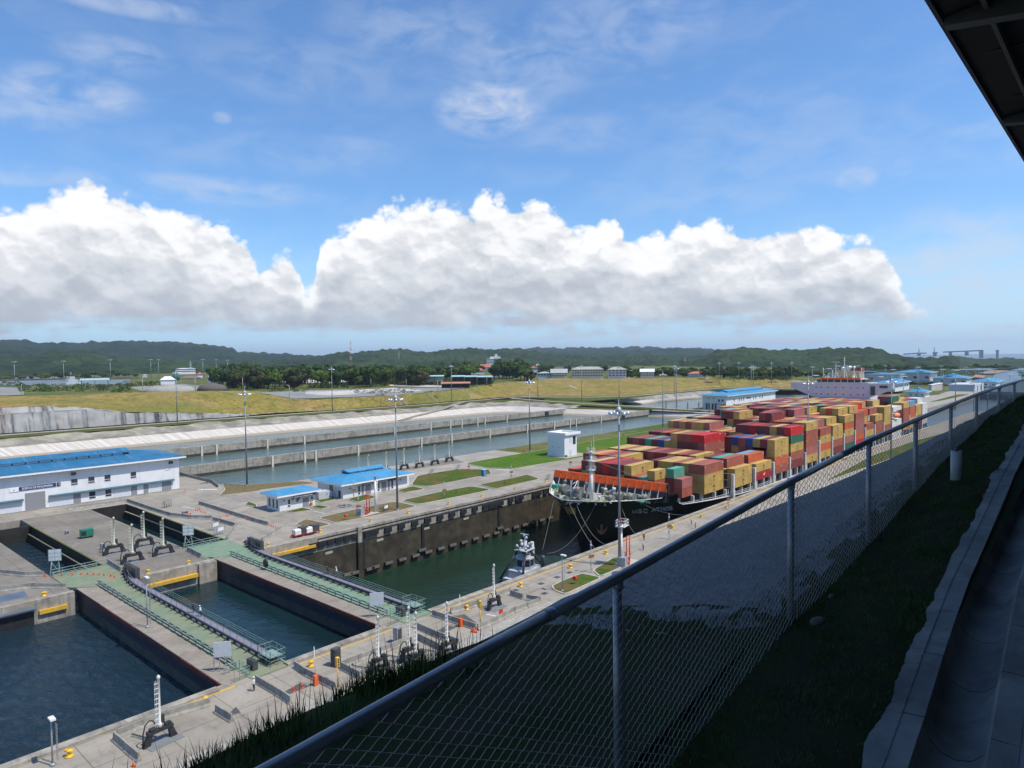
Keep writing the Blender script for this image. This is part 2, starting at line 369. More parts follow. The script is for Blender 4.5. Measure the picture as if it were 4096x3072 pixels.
PAVE_L = paving_mat('pale road concrete', (0.36, 0.325, 0.275), 5.0, (0.24, 0.215, 0.18))
CONC = mat('wall concrete', (0.33, 0.30, 0.25), 0.9, var=0.18, scale=0.8, dirt=(0.12, 0.11, 0.095), dscale=0.25, damt=0.6, streak=((0.10, 0.09, 0.08), 1.2, 0.65))
CONC_B = mat('barrier concrete', (0.30, 0.29, 0.26), 0.9, var=0.2, scale=1.2, dirt=(0.13, 0.12, 0.11), dscale=0.6, damt=0.6)
WETC = mat('algae stained wet concrete', (0.058, 0.049, 0.034), 0.55, var=0.35, scale=0.5, dirt=(0.022, 0.020, 0.015), dscale=0.15, damt=0.7, streak=((0.075, 0.064, 0.042), 0.7, 0.5))
LAWN = mat('mown grass', (0.058, 0.095, 0.016), 0.95, var=0.35, scale=0.9, spec=0.05, dirt=(0.135, 0.095, 0.04), dscale=0.14, damt=0.9)
LAWN2 = mat('lush lawn', (0.062, 0.128, 0.014), 0.95, var=0.22, scale=0.7, spec=0.05, dirt=(0.115, 0.15, 0.03), dscale=0.08, damt=0.7)
YEL = mat('yellow line paint', (0.62, 0.36, 0.03), 0.6, var=0.12, scale=2.0, dirt=(0.42, 0.28, 0.08), dscale=0.8, damt=0.5)
WHL = mat('worn white road paint', (0.62, 0.61, 0.58), 0.7, var=0.12, dirt=(0.4, 0.39, 0.36), dscale=1.5, damt=0.7)
LINER = mat('pale basin lining', (0.50, 0.45, 0.39), 0.9, var=0.1, scale=0.5, streak=None, dirt=(0.44, 0.39, 0.35), dscale=0.12, damt=0.4)
ROCKB = mat('grey brown rock bank', (0.275, 0.25, 0.20), 0.95, var=0.3, scale=0.12, dirt=(0.14, 0.125, 0.10), dscale=0.10, damt=0.7, bump=0.8, bscale=0.5, stretch=(1, 1, 1.5))
ROCKG = mat('sprayed concrete rock face', (0.31, 0.305, 0.295), 0.9, var=0.12, scale=0.12, dirt=(0.24, 0.19, 0.14), dscale=0.05, damt=0.5, streak=((0.07, 0.065, 0.07), 0.30, 0.85), sth=(0.50, 0.66))
GRAVEL = mat('pale gravel', (0.33, 0.315, 0.285), 0.95, var=0.2, scale=1.5, dirt=(0.21, 0.195, 0.17), dscale=0.3, damt=0.6, bump=0.5, bscale=6.0)
W_LAKE = water_mat('deep blue choppy water', (0.010, 0.024, 0.036), 0.10, 0.9, 0.8, (1.0, 0.45, 1), 0.28)
W_BAY = water_mat('still green blue water', (0.006, 0.020, 0.024), 0.06, 0.2, 0.5, (1, 1, 1), 0.3)
W_CHAM = water_mat('dark green chamber water', (0.010, 0.028, 0.016), 0.09, 0.28, 0.55, (1, 1, 1), 0.28)
W_BAS = water_mat('shallow basin water', (0.085, 0.135, 0.130), 0.16, 0.30, 0.8)
W_SEA = water_mat('distant water', (0.10, 0.14, 0.155), 0.35, 0.3, 0.02)

# ---------------------------------------------------------------- ground sheet: a grid with holes where the water lies, dropping towards the ocean, climbing to the viewer's hill
YR, YL = 85.4, 140.3        # chamber walls
HOLES = [(-400, 39.5, YR, YL), (38.5, 47.5, YR, 207.5), (47.5, 64, YR, YL), (64, 73, YR, 203), (60, 73.4, 203, 217), (33, 47.8, 207.5, 217), (73, 540, YR, YL), (105.5, 455, 212, 404), (-150, 105.5, 300, 404), (474, 780, 255, 352), (540, 1012, YR, YL)]
def gz(x, y):
    z = 0.0
    if x > 540: z = -9.0*min(1, (x-540)/30)
    if x > 1050: z = -9-9.0*min(1, (x-1050)/40)
    if x > 1500: z = -20
    return z-0.004
xs = sorted(set([474, 780, -24000, -8000, -400, -150, -100, 105.5, 0, 33, 38.5, 39.5, 47.5, 47.8, 60, 64, 73, 73.4, 105.5, 200, 300, 455, 472, 540, 570, 700, 1050, 1090, 1500, 2500, 5000, 12000, 24000]))
ys = sorted(set([255, 352, -24000, -6000, -400, -40, 0, 30, 58, YR, YL, 203, 207.5, 212, 217, 262, 300, 345, 404, 470, 600, 1200, 3000, 8000, 24000]))
g = MB(); idx = {}
for i, x in enumerate(xs):
    for j, y in enumerate(ys): idx[i, j] = g.vert((x, y, gz(x, y) if y < 2900 else -21))
for i in range(len(xs)-1):
    for j in range(len(ys)-1):
        cx, cy = (xs[i]+xs[i+1])/2, (ys[j]+ys[j+1])/2
        if any(a < cx < b and c < cy < d for a, b, c, d in HOLES): continue
        g.face((idx[i, j], idx[i+1, j], idx[i+1, j+1], idx[i, j+1]))
struct(g.build('ground', GM))

def sheet(name, pts, z, m, kind=True):
    b = MB(); b.poly([(p[0], p[1], z) for p in pts]); o = b.build(name, m)
    return struct(o) if kind else o
def rect(x0, x1, y0, y1): return [(x0, y0), (x1, y0), (x1, y1), (x0, y1)]
# water levels
sheet('water_approach', rect(-400, 47.4, 85.2, 217), -3.9, W_LAKE)
sheet('water_gate_bay', rect(48.0, 72.9, 85.2, 217), -3.9, W_BAY)
sheet('water_chamber', rect(73.0, 540, 85.2, 140.6), -12.2, W_CHAM)
sheet('water_basins', rect(-160, 470, 210, 404), -4.1, W_BAS)
sheet('water_lower_basins', rect(470, 790, 252, 360), -4.4, W_BAS)

# paved lock platforms (thin slabs on the ground, one step above it)
def slab(name, pts, z0, z1, m):
    b = MB(); b.prism(pts, z0, z1); return struct(b.build(name, m))
slab('quay_apron', [(-400, 58), (540, 58), (540, YR-1.2), (-400, YR-1.2)], -14, 0.0, PAVE)
slab('quay_apron', rect(73.4, 540, YL+1.2, 174), -14, 0.0, PAVE); slab('quay_apron', rect(38.5, 42.62, 84.2, 85.19), -14, 0.0, PAVE); slab('quay_apron', rect(64.6, 67.7, 84.2, 85.19), -14, 0.0, PAVE)
slab('quay_apron', rect(47.8, 64, YL+1.2, 216.8), -14, 0.0, PAVE_D)
slab('quay_apron', [(-400, YL+1.2), (38.5, YL+1.2), (38.5, 207.5), (33, 207.5), (33, 217), (-400, 217)], -14, 0.0, PAVE_D)
slab('quay_apron', [(-400, 217), (105.5, 217), (105.5, 252), (-400, 252)], -6, 0.0, PAVE)
slab('quay_apron', [(73.4, 174), (105.5, 174), (105.5, 217), (73.4, 217)], -6, 0.0, PAVE)
slab('quay_apron', rect(105.5, 223, 174, 212), -6, 0.0, PAVE_L)

# chamber walls: dry grey coping band above a dark algae stained face
def wall_run(x0, x1, y, side, wz=-15.0, band=2.9, name='chamber_wall'):
    """side=+1: the wall stands at larger y than the water"""
    t = thing(name, '', 'wall'); del t['label'], t['category']
    return t
def lock_wall(x0, x1, yf, side, label, dry=3.3, bottom=-15.0, cope=True, fend=True):
    r = thing('lock_wall', label, 'wall', (x0, yf, 0))
    L = x1-x0; s = side
    b = MB(); a, c = sorted((0.0, s*1.2)); b.box((0, a, -dry), (L, c, 0.25 if cope else 0.0)); part('coping', b, CONC, r)
    b = MB(); a, c = sorted((s*0.02, s*1.2)); b.box((0, a, bottom), (L, c, -dry)); part('wet_face', b, WETC, r)
    return r
LWALL = lock_wall(73.4, 540, YL, 1, 'far chamber wall, grey on top and algae dark below, with rubber fenders')
RWALL = lock_wall(73.4, 540, YR, -1, 'near chamber wall edge along the yellow lined quay beside the ship')
lock_wall(47.8, 64.0, YL, 1, 'front of the concrete pier standing between the two green lock gates', 4.0)
lock_wall(47.8, 64.6, YR, -1, 'near wall of the short bay between the two green lock gates', 4.0)
lock_wall(-400, 38.5, YR, -1, 'near wall of the open blue approach basin with yellow edge line', 4.0)
lock_wall(-400, 38.5, YL, 1, 'left pier front beside the blue approach basin', 4.0)
# gate slots: inner faces with a ledge half way
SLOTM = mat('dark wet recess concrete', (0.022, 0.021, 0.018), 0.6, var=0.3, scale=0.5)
def slot(x0, x1, ledge_x, y0, y1, label):
    r = thing('gate_recess', label, 'recess', (x0, y0, 0))
    L = y1-y0
    b = MB(); b.box((x1-x0-0.02, 0, -14), (x1-x0+0.5, L, -0.05)); b.box((-0.5, 0, -14), (0.02, L, -0.05)); b.box((-0.5, L-0.02, -14), (x1-x0+0.5, L+0.6, -0.05)); part('recess_wall', b, SLOTM, r)
    b = MB(); b.box((ledge_x-x0, 1.0, -14), (x1-x0-0.03, L-0.5, -2.0)); part('ledge', b, SLOTM, r)
    b = MB(); b.box((ledge_x-x0+0.05, 1.0, -2.0), (ledge_x-x0+0.45, L-0.5, -1.9)); part('ledge_rail', b, mat('pale worn rail', (0.26, 0.245, 0.16), 0.7), r)
    b = MB(); b.box((-4.0, L+0.6-0.6, -14), (-0.5, L+4, -0.4)); b.box((-4, L+4, -14), (x1-x0+0.5, L+7.5, -0.4))
    return r
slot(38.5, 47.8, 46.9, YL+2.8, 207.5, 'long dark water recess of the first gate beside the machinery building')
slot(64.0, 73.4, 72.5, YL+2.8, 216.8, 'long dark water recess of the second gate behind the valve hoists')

# ---------------------------------------------------------------- saving basins: two long divider walls and a pale lined slope
def basin_wall(y, x0, x1, label, posts, group='basin divider walls'):
    r = thing('divider_wall', label, 'wall', (x0, y, 0), group=group)
    L = x1-x0
    b = MB(); n = int(L/8)
    for i in range(n):
        a, c = L*i/n, L*(i+1)/n
        b.box((a, 0.0+random.uniform(-.03, .03), -2.9), (c, 1.6, 0.55+random.uniform(-.05, .05)))
    part('wall', b, CONC, r)
    b = MB(); b.box((0, -0.12, -9), (L, 1.7, -2.9)); part('wet_base', b, WETC, r)
    b = MB()
    for i in range(int(L/12.5)): b.tube([(i*12.5+5, .8, .5), (i*12.5+5, .8, 1.7)], 0.05, 4)
    part('rail_posts', b, mat('thin dark rail', (0.1, 0.1, 0.1)), r)
    for px in posts:
        b = MB(); b.box((px-x0-0.45, -0.45, -4.4), (px-x0+0.45, -0.13, 0.65)); part('white_marker_post', b, mat('pale marker', (0.55, 0.52, 0.42)), r)
    return r
pa = [at('R2', x, y, 0).x for x, y in [(150, 280), (440, 247), (535, 235), (905, 190), (1480, 125), (1740, 92), (2060, 50)]]+[at('U3', x, y, 0).x for x, y in [(45, 1275), (420, 1235), (620, 1210), (685, 1200), (985, 1160)]]
pb = [at('R1', x, 200, 0).x for x in (1785, 1995)]+[at('U1', 1240, 1470).x, at('U1', 1705, 1420).x]+[at('U2', x, y, 0).x for x, y in [(635, 1300), (1075, 1250), (1335, 1225), (1480, 1210), (1690, 1190), (1780, 1180), (2045, 1150)]]
WA = basin_wall(272.0, 106.0, 456, 'nearer long concrete divider wall standing in the saving basins', pa)
WB = basin_wall(331.0, 106.0, 430, 'farther long concrete divider wall standing in the saving basins', pb)
for r, px in ((WA, (1240, 1160)), (WB, (275, 1130))):
    p = atY('U3', px[0], px[1], r.location.y); b = MB(); b.box((p.x-r.location.x-2.2, -0.3, -4.3), (p.x-r.location.x+2.2, -0.14, 0.1)); part('sluice_door', b, mat('dark steel', (0.02, 0.022, 0.025), 0.5), r)

def resamp(P, n):
    P = [Vector(p) for p in P]; d = [0]
    for a, b in zip(P, P[1:]): d.append(d[-1]+(b-a).length)
    out = []; j = 0
    for i in range(n):
        s_ = d[-1]*i/(n-1)
        while j < len(P)-2 and s_ > d[j+1]: j += 1
        u = (s_-d[j])/max(1e-6, d[j+1]-d[j]); out.append(P[j].lerp(P[j+1], u))
    return out
def bank(name, A, B, m, n=200, rows=6, rough=0.0, freq=0.08, crestnoise=0.0):
    a = resamp(A, n); b = resamp(B, n); g = MB(); ids = []
    for r in range(rows+1):
        u = r/rows; row = []
        for i in range(n):
            p = a[i].lerp(b[i], u)
            if rough:
                q = nz(p.x, p.y, p.z*1.5, freq)+0.5*nz(p.x, p.y, p.z*1.5, freq*2.7)
                e = 1.0 if 0 < r < rows else 0.35
                p = p+Vector((0, -1, 0.5))*q*rough*e
            if crestnoise and r == rows: p = p+Vector((0, 0, nz(i*1.0, 3.3, 0, 0.21)*crestnoise))
            row.append(g.vert(p))
        ids.append(row)
    for r in range(rows):
        for i in range(n-1): g.face((ids[r][i], ids[r][i+1], ids[r+1][i+1], ids[r+1][i]), True)
    return struct(g.build(name, m))
def liner_mat():
    m, t, bs = new_mat('basin lining panels')
    v = t.node('ShaderNodeNewGeometry').outputs['Position']; sp = t.node('ShaderNodeSeparateXYZ'); t.l.new(v, sp.inputs[0])
    u = t.add(sp.outputs[0], t.mul(sp.outputs[2], 1.1))
    n = t.noise(t.xyz(u, 0, 0), 0.35, 4, 0.8); n2 = t.noise(t.xyz(t.mul(u, 1.0), t.mul(sp.outputs[1], 0.12), t.mul(sp.outputs[2], 0.12)), 0.9, 4, 0.7)
    c = t.mix(t.ss(n, 0.42, 0.62), (0.44, 0.395, 0.35), (0.60, 0.555, 0.50))
    c = t.mix(t.mul(t.ss(n2, 0.52, 0.66), 0.6), c, (0.33, 0.27, 0.23))
    c = t.mix(t.ss(sp.outputs[2], -2.6, -3.2), c, (0.30, 0.25, 0.19))
    t.put(bs.inputs['Base Color'], c); bs.inputs['Roughness'].default_value = 0.9
    return m
LIN = liner_mat()
toe = [(-140, 395, -4.6), (200, 394.5, -4.6), (300, 391, -4.6), (385, 388.5, -4.6), (404, 385, -4.6), (414, 376, -4.6), (421, 355, -4.6), (425, 333, -4.6)]
ltop = [(-140, 402, 0.9), (200, 401.5, 0.9), (300, 398.5, 0.9), (390, 396, 0.9), (414, 393, 0.9), (426, 380, 0.9), (432, 357, 0.6), (436, 334, 0.4)]
bank('basin_slope', toe, ltop, LIN, 240, 6, 0.25, 0.25)
bank('basin_slope', [(424, 331, -4.6), (432, 300, -4.6), (441, 274, -4.6)], [(430, 331, 0.4), (440, 303, 0.4), (449, 276, 0.4)], LIN, 60, 4, 0.1, 0.3)
bank('basin_slope', [(452, 272, -4.6), (450, 245, -4.6), (447, 212, -4.6)], [(459, 272, 0.5), (457.5, 245, 0.5), (456, 212, 0.5)], LIN, 60, 4, 0.1, 0.3)
# bench, rock bank, grass verge, road, all along the far side and round the far end
E1 = lambda x, y, z: at('U3', x, y, z)
benc = [(-140, 406, 1.2), (200, 405.5, 1.2), (300, 402, 1.2), (392, 400, 1.2), (420, 398, 1.2), (433, 383, 1.2), (440, 358, 1.0), (442, 334, 0.8)]
bank('bench', ltop, benc, ROCKB, 200, 2, 0.15, 0.3)
crst = [(-140, 415, 4.3), (170, 414, 4.2), (282, 410.5, 4.2), (330, 408, 3.9), (395, 407, 3.6), (428, 408, 3.4), (446, 396, 3.1), (453, 360, 2.2), (454, 334, 1.6)]
bank('rock_bank', benc, crst, ROCKB, 320, 7, 0.9, 0.17, 1.4)
vrg = [(-140, 427.5, 4.3), (200, 427, 4.3), (290, 424, 4.2), (372, 421, 4.1), (430, 424, 4.0), (462, 418, 3.4), (462, 380, 2.9), (461, 330, 2.2), (459, 300, 2.0), (457, 236, 1.4)]
bank('grass_verge', crst+[(454.5, 300, 1.4), (455, 236, 0.9)], vrg, LAWN, 260, 3, 0.25, 0.2)
# ground behind the end slopes
sheet('grass_dike', [(430, 334), (460, 334), (474, 236), (474, 205), (455.9, 205), (458.9, 272), (448.5, 276), (439.8, 303)], 0.38, LAWN)
RR = [('U3', 0, 906, 3.9), ('U3', 400, 913, 3.2), ('U3', 800, 915, 2.2), ('U3', 1300, 903, 2.6), ('U3', 1800, 862, 2.4), ('U3', 2212, 820, 2.2), ('U4', 300, 797, 2), ('U4', 700, 801, 2), ('U4', 1200, 803, 1.5), ('U4', 1700, 812, 0)]
roadA = [(-140, 428, 4.35), (200, 427.5, 4.35), (290, 424.5, 4.25), (372, 421.5, 4.15), (430, 424.5, 4.05), (470, 430, 3.95)]+[at(*q) for q in RR]
roadB = [(-140, 435, 4.35), (200, 434.5, 4.35), (292, 431, 4.25), (374, 428, 4.15), (430, 431, 4.05), (474, 436, 3.95)]+[at(q[0], q[1], q[2]-7, q[3]) for q in RR]
bank('service_road', roadA, roadB, PAVE_L, 240, 1)
crossA = [(466, 424, 3.95), (463.5, 380, 2.95), (462.5, 330, 2.25), (461, 300, 2.05), (459, 236, 1.45), (474, 212, 1.0)]
crossB = [(473, 426, 3.95), (469, 380, 2.95), (468, 330, 2.25), (467, 300, 2.05), (465, 238, 1.45), (478, 218, 1.0)]
bank('service_road', crossA, crossB, PAVE_L, 100, 1)
KL = [(473, 427, 3.95), at('U3', 300, 930, 3.0), at('U3', 800, 962, 2.4), at('U3', 1150, 938, 2.4), at('U3', 1500, 905, 2.35), at('U3', 1700, 880, 2.35), at('U3', 2200, 835, 2.15), at('U4', 350, 810, 2.0), at('U4', 700, 815, 1.9), at('U4', 1200, 825, 1.3)]
VERGE2 = (KL, roadA[5:])
SL2 = ([Vector(p) for p in crossB], [at('U3', 250, 934, 3.0), at('U3', 800, 966, 2.3), at('U3', 1150, 1000, -4.2), (482, 300, -4.5), (481, 262, -4.5), (481, 215, -4)])
def make_ramps():
  global LANDBVH
  LANDBVH, kp = _bvh({'basin_slope', 'bench', 'rock_bank', 'grass_verge', 'service_road'}), LANDBVH
  L_ = [(590, 1212), (680, 1186), (800, 1150), (940, 1117), (1090, 1080), (1240, 1022), (1400, 970)]
  for wd, m_, of in ((62, mat('worn ramp concrete', (0.24, 0.21, 0.17), 0.9, var=0.15), 0.35),):
    b = MB(); A = [on_land('U2', x, y)+Vector((0, -of, of)) for x, y in L_]; B = [on_land('U2', x+wd*1.1, y+2)+Vector((0, -of, of)) for x, y in L_]; b.strip(A, B); struct(b.build('access_ramp', m_))
  LANDBVH = kp
if 0:
 b = MB(); b.strip([at('U2', 500, 1243, -3.8), at('U2', 800, 1150, -1.8), at('U2', 1090, 1085, 0.9), at('U2', 1400, 970, 4.0)], [at('U2', 590, 1243, -3.8), at('U2', 880, 1150, -1.8), at('U2', 1150, 1085, 1.1), at('U2', 1480, 972, 4.1)])
 b.strip([at('U2', 590, 1246, -4.4), at('U2', 880, 1185, -4.2), at('U2', 1160, 1165, -3.8)], [at('U2', 590, 1243, -3.8), at('U2', 880, 1150, -1.8), at('U2', 1080, 1090, 0.9)])
 struct(b.build('access_ramp', ROCKB))
# second white lined basin edge in the lower level behind the end dike
LB = [[('U3', 1150, 1000, -4.2), ('U3', 1500, 1003, -4.3), ('U3', 1700, 975, -4.3), ('U3', 2200, 928, -4.3), ('U4', 350, 862, -4.3)], [('U3', 1150, 980, -1.2), ('U3', 1500, 950, -.8), ('U3', 1700, 930, -.8), ('U3', 2200, 885, -.8), ('U4', 350, 832, -.8)], [('U3', 1130, 942, 2.35), ('U3', 1500, 907, 2.3), ('U3', 1700, 882, 2.3), ('U3', 2200, 837, 2.1), ('U4', 350, 812, 1.95)]]
LB = [[at(*q) for q in l] for l in LB]
bank('basin_slope', LB[0], LB[1], LIN, 80, 3, 0.1, 0.2); bank('rock_bank', LB[1], LB[2], ROCKB, 120, 4, 0.35, 0.15)

# ---------------------------------------------------------------- sprayed rock face (left) and the long grassy bank
cxs = [20, 60, 86, 110, 131, 152, 175, 195, 214, 232]
c_lo = [(x, 441, 4.35) for x in cxs]
ctz = [14.4, 14.2, 14.0, 14.2, 14.2, 11.0, 9.3, 8.0, 6.3, 4.6]
c_hi = [(x+0.3*(z-4), 441+(z-4)*0.32, z) for x, z in zip(cxs, ctz)]
bank('rock_face', c_lo, c_hi, ROCKG, 240, 8, 0.55, 0.14, 0.5)
c2lo = [(20, 447.5, 14.5), (60, 447.5, 14.3), (86, 447.5, 14.1), (110, 447.5, 14.3), (131, 447, 14.2), (150, 445, 11.3)]
c2hi = [(20, 449.5, 17.3), (60, 450, 17.6), (86, 450, 17.6), (110, 450, 17.2), (131, 449, 15.2), (152, 446, 11.4)]
bank('rock_ledge', c_hi[:6], c2lo, ROCKB, 120, 2, 0.1)
bank('rock_face', c2lo, c2hi, ROCKG, 200, 4, 0.5, 0.2, 0.6)
toeB = c2hi+[(175, 443.5, 9.4), (195, 442.8, 8.1), (214, 442.2, 6.4), (232, 441.5, 4.7), (292, 436, 4.3), (374, 434, 4.2), (440, 438, 4.1), (478, 443, 4.0)]+[at(q[0], q[1], q[2]-11, q[3]+.05) for q in RR]
# crest of the bank, surveyed from the photograph (heights fall from about 20 m on the left to 12 m in the middle)
crest_px = [('U0', -300, 900, 20.5), ('U0', 0, 900, 20), ('U0', 500, 885, 20), ('U0', 1100, 878, 20), ('U0', 1600, 850, 20), ('U1', 0, 840, 20), ('U1', 450, 830, 19.5), ('U1', 900, 832, 18.5), ('U1', 1150, 865, 16.0), ('U1', 1400, 925, 12.6), ('U1', 1800, 945, 11.6), ('U1', 2200, 915, 12),
            ('U2', 400, 900, 12), ('U2', 900, 862, 12.4), ('U2', 1500, 800, 13.4), ('U2', 1700, 765, 14), ('U2', 1900, 730, 14.3), ('U2', 2212, 714, 14.4), ('U3', 300, 675, 14.5), ('U3', 800, 658, 14.4), ('U3', 1400, 664, 13.2), ('U3', 2100, 668, 12), ('U4', 100, 652, 12), ('U4', 250, 690, 10.5), ('U4', 600, 682, 10.5), ('U4', 1150, 692, 9.5), ('U4', 1500, 715, 7), ('U4', 1700, 770, 1.5)]
crest = [at(*c) for c in crest_px]
def colmatch(P, Q, n):                     # pair two polylines by azimuth seen from the lock so the strips between them do not shear
    def az_(p): return math.atan2(p[1], p[0])
    def f(PL):
        d = sorted([(az_(p), Vector(p)) for p in PL], key=lambda t: t[0]); return d
    a, b = f(P), f(Q); lo, hi = max(a[0][0], b[0][0]), min(a[-1][0], b[-1][0]); A, B = [], []
    def ev(d, t):
        for (u, p), (v, q) in zip(d, d[1:]):
            if t <= v: return p.lerp(q, (t-u)/max(1e-9, v-u))
        return d[-1][1]
    for i in range(n):
        t = lo+(hi-lo)*i/(n-1); A.append(ev(a, t)); B.append(ev(b, t))
    return A, B
tA, tB = colmatch(toeB, crest, 260)
def bank2(name, A, B, m, rows, rough, freq, bulge=0.0):
    g = MB(); ids = []
    for r in range(rows+1):
        u = r/rows; row = []
        for i in range(len(A)):
            p = A[i].lerp(B[i], u); e = min(1, min(u, 1-u)*5)
            q = nz(p.x, p.y, 0, freq)+0.45*nz(p.x, p.y, 9, freq*3)
            p = p+Vector((0, 0, q*rough*(0.25+0.75*e)+bulge*sin(u*pi)))
            row.append(g.vert(p))
        ids.append(row)
    for r in range(rows):
        for i in range(len(A)-1): g.face((ids[r][i], ids[r][i+1], ids[r+1][i+1], ids[r+1][i]), True)
    return struct(g.build(name, m))
bank2('grassy_bank', tA, tB, DG, 14, 0.9, 0.035, 0.4)
a_, b_ = colmatch(VERGE2[0], VERGE2[1], 120); bank2('grass_verge', a_, b_, LAWN, 3, 0.3, 0.2)
a_, b_ = colmatch(SL2[0], SL2[1], 90); bank2('grass_verge', a_, b_, LAWN, 4, 0.2, 0.2)
mid = [Vector((p.x*1.15, p.y*1.15, min(10.5, p.z))) for p in tB]
bank2('plateau', tB, mid, GM, 4, 0.2, 0.05)
bank2('plateau', mid, [Vector((p.x/ math.hypot(p.x, p.y)*2600, p.y/math.hypot(p.x, p.y)*2600, 9.0 if p.z > 9 else -10)) for p in mid], GM, 12, 0.0, 0.02)
from mathutils.bvhtree import BVHTree
def _bvh(names):
    V, Fc = [], []
    for o in COL.objects:
        if o.type == 'MESH' and o.name.split('.')[0] in names:
            k = len(V); V += [v.co.copy() for v in o.data.vertices]; Fc += [tuple(k+i for i in p.vertices) for p in o.data.polygons]
    return BVHTree.FromPolygons(V, Fc)
LANDBVH = _bvh({'grassy_bank', 'plateau', 'ground', 'rock_face', 'grass_verge', 'service_road', 'hills'})
def on_land(r, x, y):
    d = _ray(r, x, y).normalized(); h = LANDBVH.ray_cast(Vector((0, 0, CAM_H)), d)
    return h[0] if h[0] is not None else at(r, x, y, 5)
make_ramps()
# three concrete stair drains running down the bank
CONC_S = mat('drain concrete', (0.42, 0.37, 0.31), 0.9)
for i, (a, c) in enumerate(((('U2', 610, 930, 11.2), ('U2', 715, 1010, 4.5)), (('U2', 965, 870, 12.6), ('U2', 1110, 985, 4.6)), (('U2', 1385, 830, 12.8), ('U2', 1580, 915, 4.6)), (('U3', 560, 765, 10.5), ('U3', 655, 810, 7.5)))):
    n = 14; C_ = [on_land(a[0], a[1]+(c[1]-a[1])*k/n, a[2]+(c[2]-a[2])*k/n) for k in range(n+1)]; d = (C_[-1]-C_[0]).normalized(); s_ = Vector((d.y, -d.x, 0)).normalized()*1.0; b = MB()
    A = [p+s_+Vector((0, 0, 0.4)) for p in C_]; B = [p-s_+Vector((0, 0, 0.4)) for p in C_]
    b.strip(B, A); b.strip([v-Vector((0, 0, 1.2)) for v in B], B); b.strip(A, [v-Vector((0, 0, 1.2)) for v in A])
    tag(b.build('drain_channel', CONC_S), ['pale stair drain on the grassy bank behind the central light mast', 'pale stair drain on the bank just right of the central light mast', 'pale stair drain on the bank below the black open sheds', 'faint broken drain on the bank below the grey school buildings'][i], 'drain')

# ---------------------------------------------------------------- wooded hills
def hills(name, line, D0, D1, z0, m, az_n=420, rows=26, crown=9.0, cfreq=0.03):
    """line: photo points along the skyline of this ridge at distance D1; the slope comes down towards the viewer to height z0 at D0"""
    P = [atD(*p, D1) for p in line]; A = [(math.atan2(p.y, p.x), p.z) for p in P]; A.sort()
    g = MB(); ids = []
    for r in range(rows+2):
        u = min(r/rows, 1.0); D = D0+(D1-D0)*u if r <= rows else D1*1.15; row = []
        prof = u**0.8 if r <= rows else 0.6
        for i in range(az_n):
            a = A[0][0]+(A[-1][0]-A[0][0])*i/(az_n-1); h = interp(a, A)
            x, y = cos(a)*D, sin(a)*D
            z = z0+(h-z0)*prof
            z += (nz(x, y, 0, 0.0011)*0.30+nz(x, y, 5, 0.004)*0.12)*(h-z0)*sin(min(u, 1)*pi)
            c = mnoise.voronoi(Vector((x*cfreq, y*cfreq, 0)))[0][0]
            z += crown*1.3*(0.5-c)+crown*0.35*nz(x, y, 2, cfreq*0.4)-crown*0.3
            row.append(g.vert((x, y, z)))
        ids.append(row)
    for r in range(rows+1):
        for i in range(az_n-1): g.face((ids[r][i+1], ids[r][i], ids[r+1][i], ids[r+1][i+1]), True)
    return struct(g.build(name, m))
F1 = forest_mat('forest canopy', (0.016, 0.033, 0.014), (0.040, 0.064, 0.022))
F2 = forest_mat('far forest canopy', (0.012, 0.028, 0.016), (0.022, 0.042, 0.020))
hills('hills_far', [('U0', -600, 175), ('U0', 0, 180), ('U0', 600, 205), ('U0', 1100, 210), ('U0', 1400, 190), ('U0', 2212, 205), ('U1', 400, 235), ('U1', 600, 255), ('U1', 740, 285), ('U1', 800, 325), ('U1', 1200, 345), ('U1', 1800, 372), ('U2', 0, 385)], 2600, 5200, 0, F2, 620, 30, 22, 0.018)
hills('hills_far', [('U2', 1900, 330), ('U3', 0, 290), ('U3', 300, 275), ('U3', 450, 290), ('U3', 640, 280), ('U3', 800, 292), ('U3', 1400, 268), ('U3', 2100, 275), ('U4', 240, 300), ('U4', 500, 340)], 3800, 6500, 20, F2, 460, 16, 26, 0.014)
hills('hills', [('U0', -600, 330), ('U0', 0, 360), ('U0', 300, 372), ('U0', 640, 330), ('U0', 850, 312), ('U0', 1100, 315), ('U0', 1250, 350), ('U0', 1400, 385), ('U0', 1900, 395), ('U0', 2212, 415), ('U1', 300, 440), ('U1', 900, 445), ('U1', 1300, 430), ('U1', 1800, 425), ('U1', 2212, 450)], 1900, 3000, 3, F1, 620, 26, 15, 0.03)
hills('hills', [('U1', 1700, 410), ('U1', 1850, 380), ('U1', 2000, 335), ('U1', 2150, 318), ('U2', 40, 335), ('U2', 180, 330), ('U2', 330, 318), ('U2', 560, 292), ('U2', 700, 305), ('U2', 830, 325), ('U2', 1050, 325), ('U2', 1250, 300), ('U2', 1530, 285), ('U2', 1800, 300), ('U2', 2000, 290), ('U2', 2212, 300), ('U3', 250, 350), ('U3', 500, 365), ('U3', 1000, 375), ('U3', 1500, 370), ('U3', 2100, 385), ('U4', 100, 400)], 2000, 3300, 5, F1, 620, 26, 15, 0.03)
hills('hills', [('U3', 2000, 400), ('U4', 0, 385), ('U4', 150, 340), ('U4', 250, 300), ('U4', 480, 272), ('U4', 740, 285), ('U4', 1000, 298), ('U4', 1350, 300), ('U4', 1550, 285), ('U4', 1800, 292), ('U4', 1960, 270), ('U4', 2212, 290), ('U5', 220, 270), ('U5', 400, 310), ('U5', 560, 350), ('U5', 750, 385), ('U5', 900, 395), ('U5', 1150, 400), ('U5', 1300, 392), ('U5', 1400, 430)], 1500, 2500, -16, F1, 760, 30, 12, 0.035)
